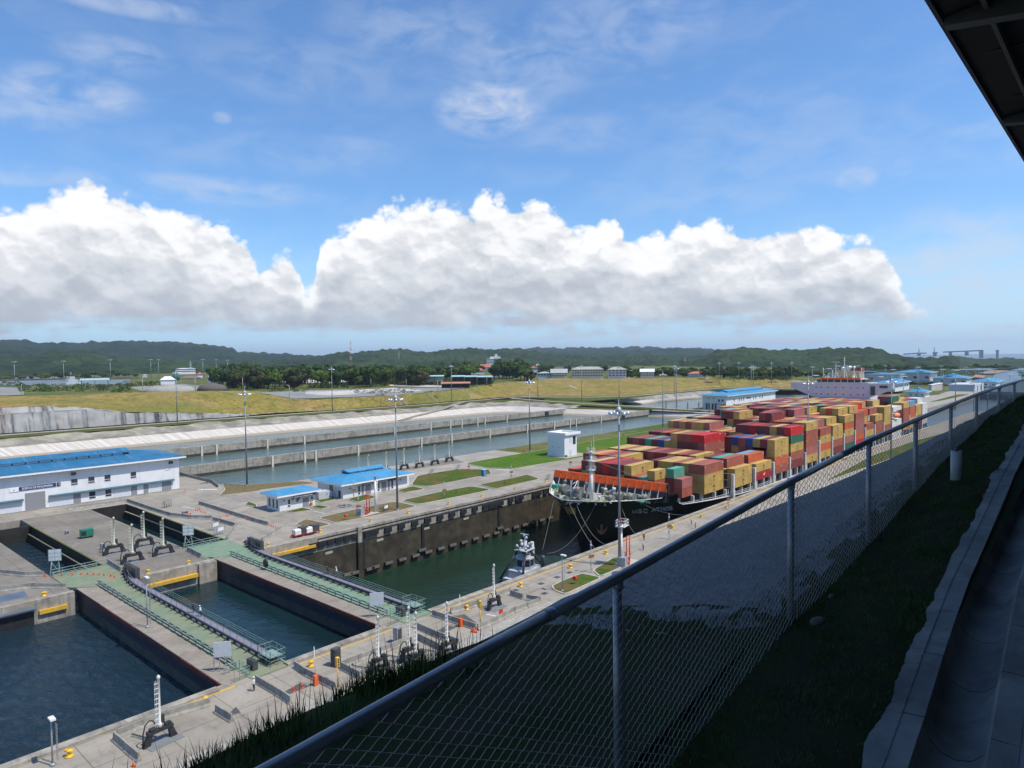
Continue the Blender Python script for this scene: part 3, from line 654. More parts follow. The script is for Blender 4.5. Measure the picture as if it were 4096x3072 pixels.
hills('hills', [('U5', 1150, 402), ('U5', 1300, 385), ('U5', 1480, 393), ('U5', 1560, 405), ('U5', 1700, 412), ('U5', 1900, 402), ('U5', 2212, 412), ('U5', 2600, 418)], 2750, 3700, -19, F1, 300, 14, 12, 0.03)
sheet('sea', [(2600, -20000), (23900, -23900), (23900, 23900), (2600, 6000)], -16.0, W_SEA)

# ---------------------------------------------------------------- the viewer's hill: grass strip, gravel shoulder, crest, slope down to the quay
HG = [(-7.2, 38.2), (-1.3, 38.35), (0.2, 38.35), (2.4, 38.45), (3.3, 38.35), (5.25, 38.0), (7.0, 37.0), (20, 28.0), (40, 13.0), (57, 0.5), (60, 0.05)]
def hillz(x, y):
    z = interp(y, HG)
    rise = interp(x, [(-30, -0.6), (0, 0.0), (6, 0.12), (12, 0.45), (20, 0.75), (60, 0.8), (700, 0.8)])
    return z+rise*max(0.0, min(1.0, (30-y)/25.0))
# ---------------------------------------------------------------- buildings
WHITE = mat('white painted wall', (0.72, 0.72, 0.73), 0.75, var=0.05, scale=0.3, dirt=(0.50, 0.49, 0.46), dscale=0.15, damt=0.3, streak=((0.5, 0.49, 0.46), 0.8, 0.35))
GREYW = mat('light grey wall', (0.50, 0.52, 0.56), 0.8, var=0.05, scale=0.3, streak=((0.38, 0.38, 0.4), 0.8, 0.3))
TRIM = mat('white trim', (0.78, 0.78, 0.78), 0.6, var=0.04)
def roof_mat(nm='blue ribbed metal roof', ca=(0.018, 0.12, 0.235), cb=(0.032, 0.155, 0.29)):
    m, t, bs = new_mat(nm)
    v = t.node('ShaderNodeNewGeometry').outputs['Position']; sp = t.node('ShaderNodeSeparateXYZ'); t.l.new(v, sp.inputs[0])
    n = t.noise(v, 0.25, 6, 0.65, 0.4); n2 = t.noise(t.vsc(v, (1.4, 0.12, 0.12)), 0.5, 5, 0.7)
    c = t.mix(t.ss(n, 0.35, 0.65), ca, cb)
    c = t.mix(t.mul(t.ss(n2, 0.55, 0.75), 0.45), c, (0.25, 0.42, 0.55))
    t.put(bs.inputs['Base Color'], c); bs.inputs['Roughness'].default_value = 0.5; bs.inputs['Metallic'].default_value = 0.0
    wv = t.m('SINE', t.mul(sp.outputs[0], 2*pi/0.45)); b = t.node('ShaderNodeBump'); b.inputs['Strength'].default_value = 0.35; b.inputs['Distance'].default_value = 0.05
    t.put(b.inputs['Height'], t.m('POWER', t.m('ABSOLUTE', wv), 6.0)); t.l.new(b.outputs[0], bs.inputs['Normal'])
    return m
BROOF = roof_mat(); BROOF_D = BROOF; BROOF_L = roof_mat('bright blue ribbed roof', (0.045, 0.225, 0.40), (0.07, 0.27, 0.46)); DBLUE = mat('dark blue trim', (0.02, 0.07, 0.2), 0.5, var=0.1)
GLASS = mat('dark window glass', (0.03, 0.04, 0.06), 0.12, spec=0.7, var=0.3, scale=0.4)
SHUT = mat('grey roller shutter', (0.23, 0.235, 0.25), 0.6, var=0.05, stretch=(0.1, 0.1, 14), scale=1.0)
SIGNB = mat('navy sign board', (0.035, 0.045, 0.12), 0.5, var=0.1); SIGNW = mat('sign lettering', (0.85, 0.86, 0.9), 0.6, var=0.05)
BLK = mat('black painted steel', (0.022, 0.023, 0.026), 0.5, var=0.25, scale=2); DKG = mat('dark grey steel', (0.06, 0.062, 0.068), 0.5, var=0.2, scale=2)
GALV = mat('galvanised steel', (0.36, 0.38, 0.41), 0.5, metal=0.3, var=0.12, scale=1.5, dirt=(0.22, 0.225, 0.24), dscale=0.7, damt=0.5)
WSTEEL = mat('white painted steel', (0.70, 0.70, 0.69), 0.5, var=0.06, scale=1, dirt=(0.45, 0.38, 0.3), dscale=0.9, damt=0.3)
BEIGE = mat('cream painted steel', (0.50, 0.49, 0.40), 0.6, var=0.12, scale=2)
CONE = mat('orange cone plastic', (0.70, 0.13, 0.03), 0.6, var=0.12); REDP = mat('red paint', (0.55, 0.035, 0.02), 0.5, var=0.2, scale=1.2); YELP = mat('yellow paint', (0.72, 0.42, 0.03), 0.5, var=0.12, scale=2)
GSTEEL = mat('green grey handrail', (0.20, 0.29, 0.27), 0.6, var=0.12, scale=1)

def window(parent, x, z, w_, h, y=0.0, split=True, frame=TRIM):
    b = MB(); t = 0.08
    b.box((x, y-0.07, z), (x+w_, y-0.002, z+t)); b.box((x, y-0.07, z+h-t), (x+w_, y-0.002, z+h)); b.box((x, y-0.07, z+t), (x+t, y-0.002, z+h-t)); b.box((x+w_-t, y-0.07, z+t), (x+w_, y-0.002, z+h-t))
    if split: b.box((x+t, y-0.06, z+h*0.28), (x+w_-t, y-0.002, z+h*0.34))
    o = b.build('window', frame, parent)
    g = MB(); g.box((x+t, y-0.03, z+t), (x+w_-t, y+0.0, z+h-t)); g.build('pane', GLASS, o)
def side_window(parent, y, z, w_, h, x=0.0):
    b = MB(); b.box((x-0.05, y, z), (x-0.002, y+w_, z+h)); o = b.build('window', DKG, parent)
    g = MB(); g.box((x-0.07, y+.08, z+.08), (x-0.04, y+w_-.08, z+h-.08)); g.build('pane', GLASS, o)
def blue_building(name, label, x0, x1, y0, y1, z0, h, ov, rise, mon=None, group=None, fas=0.55, wallm=WHITE, hip=None):
    r = thing(name, label, 'building', (x0, y0, z0), group=group); L, D = x1-x0, y1-y0
    b = MB(); b.box((0, 0, 0), (L, D, h)); b.build('wall', wallm, r)
    b = MB(); b.box((-ov, -ov, h+0.002), (L+ov, D+ov, h+fas)); b.build('fascia', TRIM, r)
    hi = hip if hip is not None else D/2+ov
    b = MB(); e = 0.06; zz = h+fas+0.01
    A = [(-ov-e, -ov-e, zz), (L+ov+e, -ov-e, zz), (L+ov+e, D+ov+e, zz), (-ov-e, D+ov+e, zz)]; R0 = (-ov+hi, D/2, zz+rise); R1 = (L+ov-hi, D/2, zz+rise)
    b.poly([A[0], A[1], R1, R0]); b.poly([A[1], A[2], R1]); b.poly([A[2], A[3], R0, R1]); b.poly([A[3], A[0], R0]); b.poly(A[::-1])
    rf = b.build('roof', BROOF, r)
    if mon:
        mx0, mx1, mw, mh = mon; zb = zz+rise*(1-mw/(D/2+ov))
        b = MB(); b.box((mx0, D/2-mw, zb-0.1), (mx1, D/2+mw, zb+mh)); b.build('clerestory', DBLUE, rf)
        b = MB(); k = 0
        while mx0+0.4+k*3.2+2.8 < mx1: b.box((mx0+0.4+k*3.2, D/2-mw-0.03, zb+0.12), (mx0+0.4+k*3.2+2.8, D/2-mw, zb+mh-0.08)); k += 1
        if k: b.build('louvre', GREYW, rf)
        b = MB(); o = 0.45; zt = zb+mh+0.005; rr = rise*mw/(D/2+ov)+0.25
        a0, a1, a2, a3 = (mx0-o, D/2-mw-o, zt), (mx1+o, D/2-mw-o, zt), (mx1+o, D/2+mw+o, zt), (mx0-o, D/2+mw+o, zt); r0, r1 = (mx0-o, D/2, zt+rr), (mx1+o, D/2, zt+rr)
        b.poly([a0, a1, r1, r0]); b.poly([a2, a3, r0, r1]); b.poly([a1, a2, r1]); b.poly([a3, a0, r0]); b.poly([a0, a3, a2, a1]); b.build('ridge_roof', BROOF, rf)
    return r
# machinery building on the left
mb1 = blue_building('machinery_building', 'long white machinery building with a blue hipped roof at the left edge', -30, 93, 228, 248, 0, 10.2, 1.7, 2.3, (3, 110.3, 4.0, 0.75))
def dx(x): return x+30
b = MB(); b.box((dx(-20), -0.25, 4.0), (dx(-19.9), -0.2, 4.1))
for (x, z, w_, hh) in [(62.6, 5.6, 1.8, 1.9), (67.0, 5.55, 1.8, 1.95), (71.3, 5.5, 1.8, 2.0), (78.5, 5.45, 1.75, 2.0), (67.1, 0.9, 1.8, 2.5), (71.4, 0.9, 1.8, 2.5)]: window(mb1, dx(x), z, w_, hh)
def door(parent, x, w_, h, z=0.05, m=SHUT, name='door', y=0.0):
    b = MB(); b.box((x, y-0.06, z), (x+w_, y-0.003, z+h)); b.build(name, m, parent)
door(mb1, dx(51.4), 4.8, 5.0, name='roller_door')
for x, w_, hh in ((63.1, 1.9, 3.2), (78.6, 1.7, 3.2), (82.2, 1.4, 3.0), (87.6, 2.9, 3.1)): door(mb1, dx(x), w_, hh)
GRYP = mat('grey ribbed panel', (0.56, 0.58, 0.62), 0.7, var=0.04)
for x0_, x1_ in ((57.1, 62.9), (30, 50.6), (72.0+1.6, 78.4), (84.0, 87.4)):
    b = MB(); b.box((dx(x0_), -0.04, 0.3), (dx(x1_), -0.004, 3.2)); b.build('wall_panel', GRYP, mb1)
for x0_, x1_ in ((57.0, 91.3), (10, 51.0)):
    b = MB(); b.poly([(dx(x0_), -0.9, 3.35), (dx(x1_), -0.9, 3.35), (dx(x1_), -0.01, 3.65), (dx(x0_), -0.01, 3.65)]); b.poly([(dx(x0_), -0.9, 3.2), (dx(x0_), -0.01, 3.4), (dx(x1_), -0.01, 3.4), (dx(x1_), -0.9, 3.2)]); b.poly([(dx(x0_), -0.9, 3.2), (dx(x1_), -0.9, 3.2), (dx(x1_), -0.9, 3.35), (dx(x0_), -0.9, 3.35)]); b.build('awning', mat('teal awning', (0.035, 0.10, 0.13), 0.6), mb1)
for x in (63.2, 90.3):
    b = MB(); b.cbox((dx(x), -0.6, 9.0), (1.1, 0.7, 0.8)); b.cbox((dx(x), -0.2, 9.3), (0.2, 0.5, 0.2)); b.build('floodlight', DKG, mb1)
sb = MB(); sb.box((dx(50.1), -0.16, 5.95), (dx(58.9), -0.08, 7.0)); sb = sb.build('sign_board', SIGNB, mb1)
text_mesh('lettering', 'EDIFICIO DE MAQUINARIA', 0.86, SIGNW, sb, (dx(50.75), -0.175, 6.17), (RAD(90), 0, 0), sx=0.71)
sb = MB(); sb.box((dx(59.1), -0.16, 5.95), (dx(60.0), -0.08, 7.0)); sb = sb.build('sign_board', SIGNB, mb1)
text_mesh('lettering', '1', 0.95, SIGNW, sb, (dx(59.4), -0.175, 6.15), (RAD(90), 0, 0))
sb = MB(); sb.box((dx(47.9), -0.14, 5.85), (dx(50.0), -0.06, 6.95)); sb = sb.build('sign_board', TRIM, mb1)
b = MB(); b.lathe([(0.0, 0), (0.16, 0.0), (0.16, .02), (0, .02)], (dx(48.9), -0.17, 6.4), 10, 'y'); b.build('emblem', mat('small teal emblem', (0.05, 0.2, 0.25)), sb)
b = MB(); b.box((dx(87.3+1.6), -0.12, 6.7), (dx(90.1), -0.05, 7.3)); b.build('plate', WHITE, mb1)
b = MB(); b.box((dx(-30), -0.15, 0), (dx(93), -0.001, 0.3)); b.build('plinth', CONC_B, mb1)

BROOF = BROOF_L
# second machinery building far along the lock
mb2 = blue_building('machinery_building', 'white machinery building with blue roof beyond the container stacks, end wall with four doors', 490.6, 585, 228, 247, 0, 10.2, 1.8, 2.3, (14, 80, 4.0, 0.9))
for x in (13, 22, 26, 30, 49, 53, 61, 66): window(mb2, x, 5.5, 1.8, 2.3)
for x in (2, 13, 22): door(mb2, x, 2.0, 3.0)
sb = MB(); sb.box((36, -.16, 6.6), (44, -.06, 7.6)); sb.build('sign_board', SIGNB, mb2)
for y in (2.0, 4.8): side_window(mb2, y, 6.0, 1.6, 1.8)
for y in (9, 13): side_window(mb2, y, 8.1, 2.0, 0.35)
for y in (7.6, 10.0, 12.6, 14.8, 2.0):
    b = MB(); b.box((-0.06, y, 0.1), (-0.003, y+1.5, 4.2)); b.build('door', DKG, mb2)
b = MB(); b.box((-0.9, 0, 4.4), (-0.003, 17, 4.55)); b.build('awning', DKG, mb2)

# workers' hut and water saving control building
ws = blue_building('workers_hut', 'small white hut with low blue gabled roof and sign, nearest of the blue roofed huts', 96.6, 107.5, 172.5, 179.3, 0, 3.95, 1.35, 0.85, None, hip=2.6)
sb = MB(); sb.box((3.6, -1.05, 3.12), (10.7, -0.95, 3.9)); sb = sb.build('sign_board', DKG, ws)
text_mesh('lettering', 'CASETA DE TRABAJADORES', 0.62, SIGNW, sb, (3.75, -1.07, 3.28), (RAD(90), 0, 0), sx=0.745)
window(ws, 2.4, 0.7, 0.85, 2.2); window(ws, 4.9, 1.7, 1.0, 1.2); door(ws, 7.0, 1.9, 2.5)
b = MB(); b.lathe([(0, 0), (0.32, 0), (0.32, 0.9), (0, 1.25)], (9.5, -0.5, 0.3), 12); b.build('life_ring_box', mat('orange plastic', (0.75, 0.27, 0.03), 0.5), ws)
for y in (0.9, 2.8, 4.9): side_window(ws, y, 0.7, 0.8, 2.3)
for x in (1.3, 3.9, 5.9, 9.9):
    b = MB(); b.cbox((x, -0.15, 2.75 if x < 9 else 2.2), (0.35, 0.3, 0.25 if x < 9 else 0.7)); b.build('wall_lamp', DKG, ws)
b = MB(); b.cbox((1.2, -0.1, 3.55), (0.5, 0.08, 0.5)); b.build('emblem', WHITE, ws)
wb = blue_building('control_building', 'white single storey control building with bright blue roof and ridge vent behind the tall mast', 117.6, 141.8, 173.6, 187, 0, 3.95, 1.6, 2.0, (5.5, 18.5, 1.7, 0.55))
sb = MB(); sb.box((6.0, -1.15, 3.05), (19.5, -1.05, 3.8)); sb = sb.build('sign_board', DKG, wb)
text_mesh('lettering', 'CASETA PARA REUTILIZACION DE AGUA', 0.5, SIGNW, sb, (6.4, -1.17, 3.22), (RAD(90), 0, 0), sx=1.0)
for x in (5.2, 12.4, 17.7): window(wb, x, 0.3, 0.9, 2.7)
for x, w_ in ((6.6, 0.8), (16.4, 0.8), (8.0, 2.0), (14.0, 1.9)): door(wb, x, w_, 2.9)
for y in (2.2, 3.2): side_window(wb, y+3, 1.6, 0.8, 1.8)
b = MB(); b.box((-0.06, 1.2, 0.1), (-0.003, 2.3, 2.2)); b.build('door', DKG, wb)
for x in (2.6, 21.3):
    b = MB(); b.cbox((x, -0.15, 2.7), (0.35, 0.3, 0.25)); b.build('wall_lamp', DKG, wb)
b = MB(); b.box((24.21, 2, 0), (26.6, 5.2, 2.9)); b.build('annex', WHITE, wb)
t = thing('equipment_cabinet', 'plain grey box cabinet with a blue sticker between the two blue roofed huts', 'cabinet', (111.7, 177.2, 0))
b = MB(); b.box((0, 0, 0.1), (4.2, 2.6, 2.35)); b.box((0.2, 0.2, 0), (4.0, 2.4, 0.1)); b.build('case', mat('pale grey box', (0.48, 0.49, 0.5), 0.6, var=0.05), t)
b = MB(); b.box((2.6, -0.02, 1.2), (3.0, -0.002, 1.7)); b.build('sticker', mat('blue sticker', (0.05, 0.3, 0.7)), t)
# blocky white building
bx = thing('pump_house', 'tall plain white block with flat overhanging roof on the green lawn', 'building', (223.5, 173.2, 0))
b = MB(); b.box((0, 0, 0), (8.3, 8.8, 9.0)); b.build('wall', mat('white rendered block', (0.70, 0.71, 0.73), 0.7, var=0.03), bx)
b = MB(); b.box((-0.15, -0.7, 9.0), (10.1, 9.1, 9.2)); b.box((-0.15, -0.7, 9.2), (0.15, 9.1, 10.0)); b.box((9.8, -0.7, 9.2), (10.1, 9.1, 10.0)); b.box((0.15, -0.7, 9.2), (9.8, -0.4, 10.0)); b.box((0.15, 8.8, 9.2), (9.8, 9.1, 10.0)); b.build('roof', TRIM, bx)
window(bx, 5.6, 4.9, 1.9, 3.3, frame=DKG); door(bx, 3.3, 1.4, 2.8, m=GRYP); door(bx, 0.2, 1.6, 0.9, m=DKG, name='vent')
b = MB(); b.box((3.2, -0.05, 5.7), (4.9, -0.004, 8.2)); b.build('panel', GRYP, bx)
for y in (3, 6): b = MB(); b.cbox((-0.08, y, 4), (0.16, 0.3, 0.3)); b.build('wall_lamp', DKG, bx)
slab('pavement', rect(221.5, 238, 170.3, 183), 0.0, 0.16, PAVE_L)

# blue roofed buildings down at the lower chambers (right, far)
def far_blue(label, near, w_, d_, h, rise, z0, cells=5, wallm=WHITE, name='blue_roof_building'):
    p = at(*near, z0)
    r = blue_building(name, label, p.x, p.x+w_, p.y, p.y+d_, z0, h, 2.2, rise, (w_*0.3, w_*0.7, d_*0.16, 0.8), wallm=wallm, fas=0.7, hip=d_*0.35)
    for i in range(cells): window(r, 2+i*(w_-4)/cells, h*0.45, (w_-4)/cells*0.62, h*0.3, split=False, frame=GREYW)
    for i in range(3): side_window(r, 2+i*d_/3.2, h*0.35, d_*0.1, h*0.25)
    return r
far_blue('white building with blue roof directly behind the bridge wing of the ship', ('S3', 1500, 740), 70, 22, 10, 3.2, -6, 7)
far_blue('long grey blue roofed building behind the bridge of the ship', ('S3', 1560, 600), 34, 120, 14, 4.0, -9, 2, GREYW)
far_blue('tall blue roofed building with white barred front, right of the long grey one', ('U5', 1020, 715), 62, 60, 16, 5.0, -12, 5, GREYW)
far_blue('mid sized blue roofed building beside the red earth patch', ('U5', 1480, 745), 52, 50, 9.5, 6.0, -14, 6, GREYW)
far_blue('small blue roofed hut on the lower quay near the white containers', ('U5', 960, 915), 22, 18, 5.5, 3.2, -9, 2)
far_blue('small far blue roofed hut close to the canal bend', ('U5', 1860, 780), 40, 34, 7, 5.5, -16, 3)
far_blue('tiny blue roofed hut, the farthest one beside the canal', ('U5', 1900, 735), 46, 40, 4, 5.5, -18, 2)
# long flat water tank wall beyond
t = thing('tank_wall', 'long low pale concrete tank wall beside the lower quay', 'wall', at('U5', 1480, 830, -12))
b = MB(); b.box((-60, 30, 0), (10, 33, 9)); b.build('wall', LINER, t); b = MB(); b.box((-60, 29.5, 9), (10, 34, 10)); b.build('coping', TRIM, t)
t = thing('concrete_block', 'grey concrete machine block at the end of the low tank wall', 'block', at('U5', 1700, 830, -13))
b = MB(); b.box((-70, 0, 0), (0, 30, 11)); b.build('wall', GREYW, t); b = MB(); b.box((-50, -0.3, 2), (-46, 0, 9)); b.box((-25, -0.3, 2), (-18, 0, 9)); b.build('door', DKG, t)

# village houses and open sheds beyond the bank
WOODR = mat('pale green grey roof', (0.34, 0.35, 0.29), 0.8, var=0.1, scale=0.2); GREYR = mat('pale grey metal roof', (0.36, 0.36, 0.37), 0.6, var=0.08, scale=0.2); REDR = mat('faded red tile roof', (0.42, 0.13, 0.09), 0.8, var=0.2, scale=0.3); CREAMW = mat('cream wall', (0.52, 0.50, 0.42), 0.8, var=0.06, scale=0.2)
def house(name, label, r_, xa, xb, yb, z0, D, depth, h, rise, wallm, roofm, floors=2, cols=8, win=True, ov=1.0, gable=False):
    p = at(r_, xa, yb, z0); 
    p, q = atD(r_, xa, yb, D), atD(r_, xb, yb, D); z0 = min(p.z, q.z)
    L = math.hypot(q.x-p.x, q.y-p.y); rz = math.atan2(q.y-p.y, q.x-p.x); h *= 0.42; rise *= 0.42; depth *= 0.6
    t = thing(name, label, 'building', (p.x, p.y, z0), rz)
    b = MB(); b.box((0, 0, -3), (L, depth, h)); b.build('wall', wallm, t)
    b = MB(); hi = depth*0.5 if not gable else -ov+0.01
    A = [(-ov, -ov, h), (L+ov, -ov, h), (L+ov, depth+ov, h), (-ov, depth+ov, h)]; R0, R1 = (max(hi, -ov), depth/2, h+rise), (min(L-hi, L+ov), depth/2, h+rise)
    b.poly([A[0], A[1], R1, R0]); b.poly([A[1], A[2], R1]); b.poly([A[2], A[3], R0, R1]); b.poly([A[3], A[0], R0]); b.poly(A[::-1]); b.build('roof', roofm, t)
    if win:
        for f in range(floors):
            for c in range(cols):
                w0 = L/cols; zz = h*f/floors+h/floors*0.42
                g = MB(); g.box((c*w0+w0*0.18, -0.12, zz), (c*w0+w0*0.82, -0.01, zz+h/floors*0.4)); g.build('window', GLASS, t)
        for f in range(1, floors):
            g = MB(); g.box((0, -0.8, h*f/floors), (L, -0.01, h*f/floors+0.2)); g.build('ledge', wallm, t)
    return t
house('village_building', 'wide hall with pale grey pitched roof, left end of the school row', 'U3', 330, 530, 655, 14, 880, 30, 12.0, 12, CREAMW, GREYR, 2, 6, gable=True)
house('village_building', 'low side wing with light roof left of the wide grey roofed hall', 'U3', 160, 340, 655, 14, 885, 24, 11.0, 5, GREYW, GREYR, 1, 5)
house('school_building', 'long three storey cream school with green grey roof', 'U3', 590, 990, 655, 14, 880, 22, 22.5, 8, CREAMW, WOODR, 3, 12)
house('school_building', 'shorter three storey grey school right of the long cream one', 'U3', 1050, 1280, 655, 14, 890, 24, 22, 8, GREYW, WOODR, 3, 5)
house('village_building', 'single white roofed building right of the two schools', 'U3', 1460, 1630, 650, 14, 900, 22, 14, 9, CREAMW, mat('white metal roof', (0.72, 0.74, 0.74), 0.5), 2, 5, gable=True)
house('village_house', 'white house with dull red roof half behind the round trees', 'U3', 2060, 2300, 660, 14, 950, 22, 11, 7, WHITE, REDR, 2, 7)
house('village_house', 'low red roofed house at the far left of the school row', 'U3', 60, 150, 575, 14, 1050, 20, 10, 7, WHITE, REDR, 1, 4)
house('hillside_house', 'cream row of gabled apartments under the dark round tree', 'U2', 1800, 1970, 628, 14, 1100, 18, 19, 5, CREAMW, mat('dusty pink roof', (0.42, 0.24, 0.18), 0.8), 3, 6)
house('hillside_house', 'long red roofed house left of the cream apartments', 'U2', 1530, 1700, 600, 14, 1130, 20, 8, 9, WHITE, REDR, 1, 6)
house('hillside_house', 'upper red roofed house behind the long red roofed one', 'U2', 1570, 1810, 545, 14, 1200, 20, 4, 12, WHITE, REDR, 1, 6)
t = house('white_tower_building', 'white stepped tower building rising above the red roofs', 'U2', 1725, 1815, 490, 14, 1500, 22, 26, 1, WHITE, WHITE, 3, 5); b = MB(); b.box((8, 3, 10.9), (30, 12, 15.5)); b.box((18, 4, 15.5), (24, 10, 21)); b.build('turret', WHITE, t)
TEALR = mat('pale teal shed roof', (0.33, 0.52, 0.49), 0.6, var=0.08); RUSTR = mat('rust red shed roof', (0.45, 0.19, 0.12), 0.8, var=0.15)
def shed(label, r_, xa, xb, yt, yb, D, roofm, depth=14, solid=None):
    p, q, tp = atD(r_, xa, yb, D), atD(r_, xb, yb, D), atD(r_, xa, yt, D); L = math.hypot(q.x-p.x, q.y-p.y); rz = math.atan2(q.y-p.y, q.x-p.x); h = tp.z-p.z
    t = thing('open_shed', label, 'shed', p, rz)
    b = MB(); b.prism([(0, h-0.6), (depth, h+0.4), (depth, h+0.8), (0, h-0.1)], -1, L+1, 'x'); b.build('roof', roofm, t)
    n = max(2, int(L/8))
    for i in range(n+1): b = MB(); b.box((L*i/n-0.2, 0.3, -3), (L*i/n+0.2, 0.7, h-0.6)); b.box((L*i/n-0.2, depth-0.7, -3), (L*i/n+0.2, depth-0.3, h)); b.build('post', DKG, t)
    if solid == 'open': return
    b = MB(); b.box((0.2, depth-0.25, -3), (L-0.2, depth-0.1, h*0.96)); b.build('back_wall', solid or BLK, t)
for a in (('black backed open shed with teal roof, left one of three', 'U2', 1292, 1440, 650, 722, 700, TEALR), ('black backed open shed with teal roof, middle one of three', 'U2', 1450, 1600, 652, 722, 705, TEALR), ('black backed open shed with teal roof, right one of three', 'U2', 1612, 1790, 655, 722, 710, TEALR),
          ('pale teal roofed shed with white walls left of the three black backed sheds', 'U2', 950, 1180, 648, 690, 800, TEALR, 14, WHITE), ('long rust red roofed lean-to below the black backed sheds', 'U2', 1160, 1510, 738, 765, 640, RUSTR), ('pale roofed carport on the scrubby plateau at the left', 'U0', 1030, 1370, 695, 790, 640, TEALR, 14, 'open')): shed(*a)
# far lock workshops and tanks at the left horizon
for lab, xa, xb, yb, D, h, rm in (('low white boathouse with sloped roof on the far canal bank', 2030, 2212, 720, 950, 20, WHITE), ('white workshop left of the green tanks', 1800, 1860, 640, 1500, 6, WHITE)):
    house('boathouse', lab, 'U0', xa, xb, yb, 10, D, 16, h*0.35, h*0.5, WHITE, WHITE, 1, 4, False)
house('workshop', 'white stepped workshop building on the far canal bank', 'U1', 20, 260, 600, 10, 1500, 25, 18, 3, WHITE, WHITE, 2, 9)
house('workshop', 'red roofed shed among the far canal workshops', 'U1', 270, 350, 650, 10, 1400, 25, 10, 10, WHITE, REDR, 1, 4)
house('workshop', 'low row of pale sheds below the stepped workshop', 'U1', 80, 330, 695, 10, 1300, 25, 9, 9, WHITE, mat('brown roof', (0.2, 0.12, 0.09), 0.8), 1, 9)
for i, (x0_, x1_) in enumerate(((0, 28), (34, 72))):
    p, q = atD('U1', x0_, 700, 1000), atD('U1', x1_, 625, 1000); b = MB(); r_ = (q-p).length*0.28; b.lathe([(r_, 0), (r_, q.z-p.z), (0, q.z-p.z+1.5)], (0, 0, 0), 16)
    t = tag(b.build('storage_tank', mat('dark green tank', (0.03, 0.13, 0.10), 0.6), None, p), ('left' if i == 0 else 'right')+' one of two dark green tanks at the far workshops', 'tank')
p = atD('U1', 490, 720, 900); b = MB(); b.lathe([(6.4, -1), (6.4, 7), (6, 7.6), (0, 7.8)], (0, 0, 0), 20); tag(b.build('storage_tank', WHITE, None, p), 'round white storage tank left of the palm trees', 'tank')
# gravel mounds
for lab, r_, cx, cy, wd, D, h, m in (('dark brown spoil mound beside the white tank', 'U1', 470, 775, 13, 640, 2.4, ROCKB), ('low grey gravel heap at the far left', 'U0', 2150, 800, 22, 640, 3.0, GRAVEL)):
    p = atD(r_, cx, cy, D); b = MB(); b.lathe([(wd, -4), (wd*0.75, h*0.3), (wd*0.4, h*0.72), (wd*0.12, h), (0, h)], (0, 0, 0), 24); tag(b.build('spoil_mound', mat('dark spoil', (0.11, 0.095, 0.085), 0.95) if m is ROCKB else m, None, p), lab, 'mound')
# pale yards and canal on the plateau
def drape(name, lo, hi, m, n=40, rows=5, off=0.25):
    b = MB(); lo_ = [(r,)+tuple(q) for r, *q in lo]; L1, L2 = [(_REG[r][0]+x*_REG[r][2], _REG[r][1]+y*_REG[r][2]) for r, x, y in lo_], [(_REG[r][0]+x*_REG[r][2], _REG[r][1]+y*_REG[r][2]) for r, x, y in hi]
    xa, xb = max(L1[0][0], L2[0][0]), min(L1[-1][0], L2[-1][0]); ids = []
    for j in range(rows+1):
        row = []
        for i in range(n+1):
            x = xa+(xb-xa)*i/n; y = interp(x, L1)*(1-j/rows)+interp(x, L2)*j/rows
            p = on_land('P', x, y); row.append(b.vert(p+Vector((0, 0, off))))
        ids.append(row)
    for j in range(rows):
        for i in range(n): b.face((ids[j][i], ids[j][i+1], ids[j+1][i+1], ids[j+1][i]), True)
    return struct(b.build(name, m))
def yard(name, pts, m, z=None):
    b = MB(); b.poly([at(*p) for p in pts]); return struct(b.build(name, m))
PALEY = mat('pale bare ground', (0.50, 0.47, 0.42), 0.95, var=0.15, scale=0.1, dirt=(0.25, 0.24, 0.2), dscale=0.05, damt=0.7)
GREYY = mat('grey gravel yard', (0.24, 0.235, 0.225), 0.95, var=0.2, scale=0.08, dirt=(0.14, 0.15, 0.08), dscale=0.04, damt=0.5)
drape('bare_yard', [('U1', 1080, 862), ('U1', 1500, 935), ('U1', 2212, 914), ('U2', 500, 897), ('U2', 1000, 852), ('U2', 1500, 796)], [('U1', 1080, 855), ('U1', 1700, 825), ('U2', 0, 818), ('U2', 600, 800), ('U2', 1500, 790)], GREYY, 60)
drape('bare_yard', [('U1', 1650, 880), ('U1', 1950, 897), ('U1', 2212, 885), ('U2', 200, 862), ('U2', 900, 845)], [('U1', 1650, 850), ('U1', 2212, 830), ('U2', 560, 797), ('U2', 900, 830)], PALEY, 50, 3, 0.4)
drape('bare_yard', [('U2', 500, 775), ('U2', 1000, 788), ('U2', 1480, 788)], [('U2', 500, 758), ('U2', 900, 762), ('U2', 1480, 772)], PALEY, 30, 3, 0.4)
drape('bare_yard', [('U1', 880, 712), ('U1', 1500, 745), ('U2', 100, 735), ('U2', 370, 702)], [('U1', 880, 700), ('U1', 1300, 697), ('U2', 370, 697)], PALEY, 30, 3, 0.3)
drape('bare_yard', [('U0', -200, 893), ('U0', 300, 886)], [('U0', -200, 780), ('U0', 330, 800)], GREYY, 20)
drape('bare_yard', [('U0', 1660, 800), ('U0', 1800, 838), ('U1', 400, 828), ('U1', 480, 810)], [('U0', 1660, 785), ('U1', 100, 745), ('U1', 480, 790)], GREYY, 30)
yard('canal', [('U0', -400, 770, 10.6), ('U0', -400, 712, 10.6), ('U0', 900, 690, 10.6), ('U0', 1640, 690, 10.6), ('U0', 1640, 748, 10.6), ('U0', 700, 755, 10.6), ('U0', 200, 760, 10.6)], W_SEA)
yard('canal', [('U0', -400, 675, 10.6), ('U0', -400, 662, 10.6), ('U0', 700, 660, 10.6), ('U0', 840, 680, 10.6)], W_SEA)
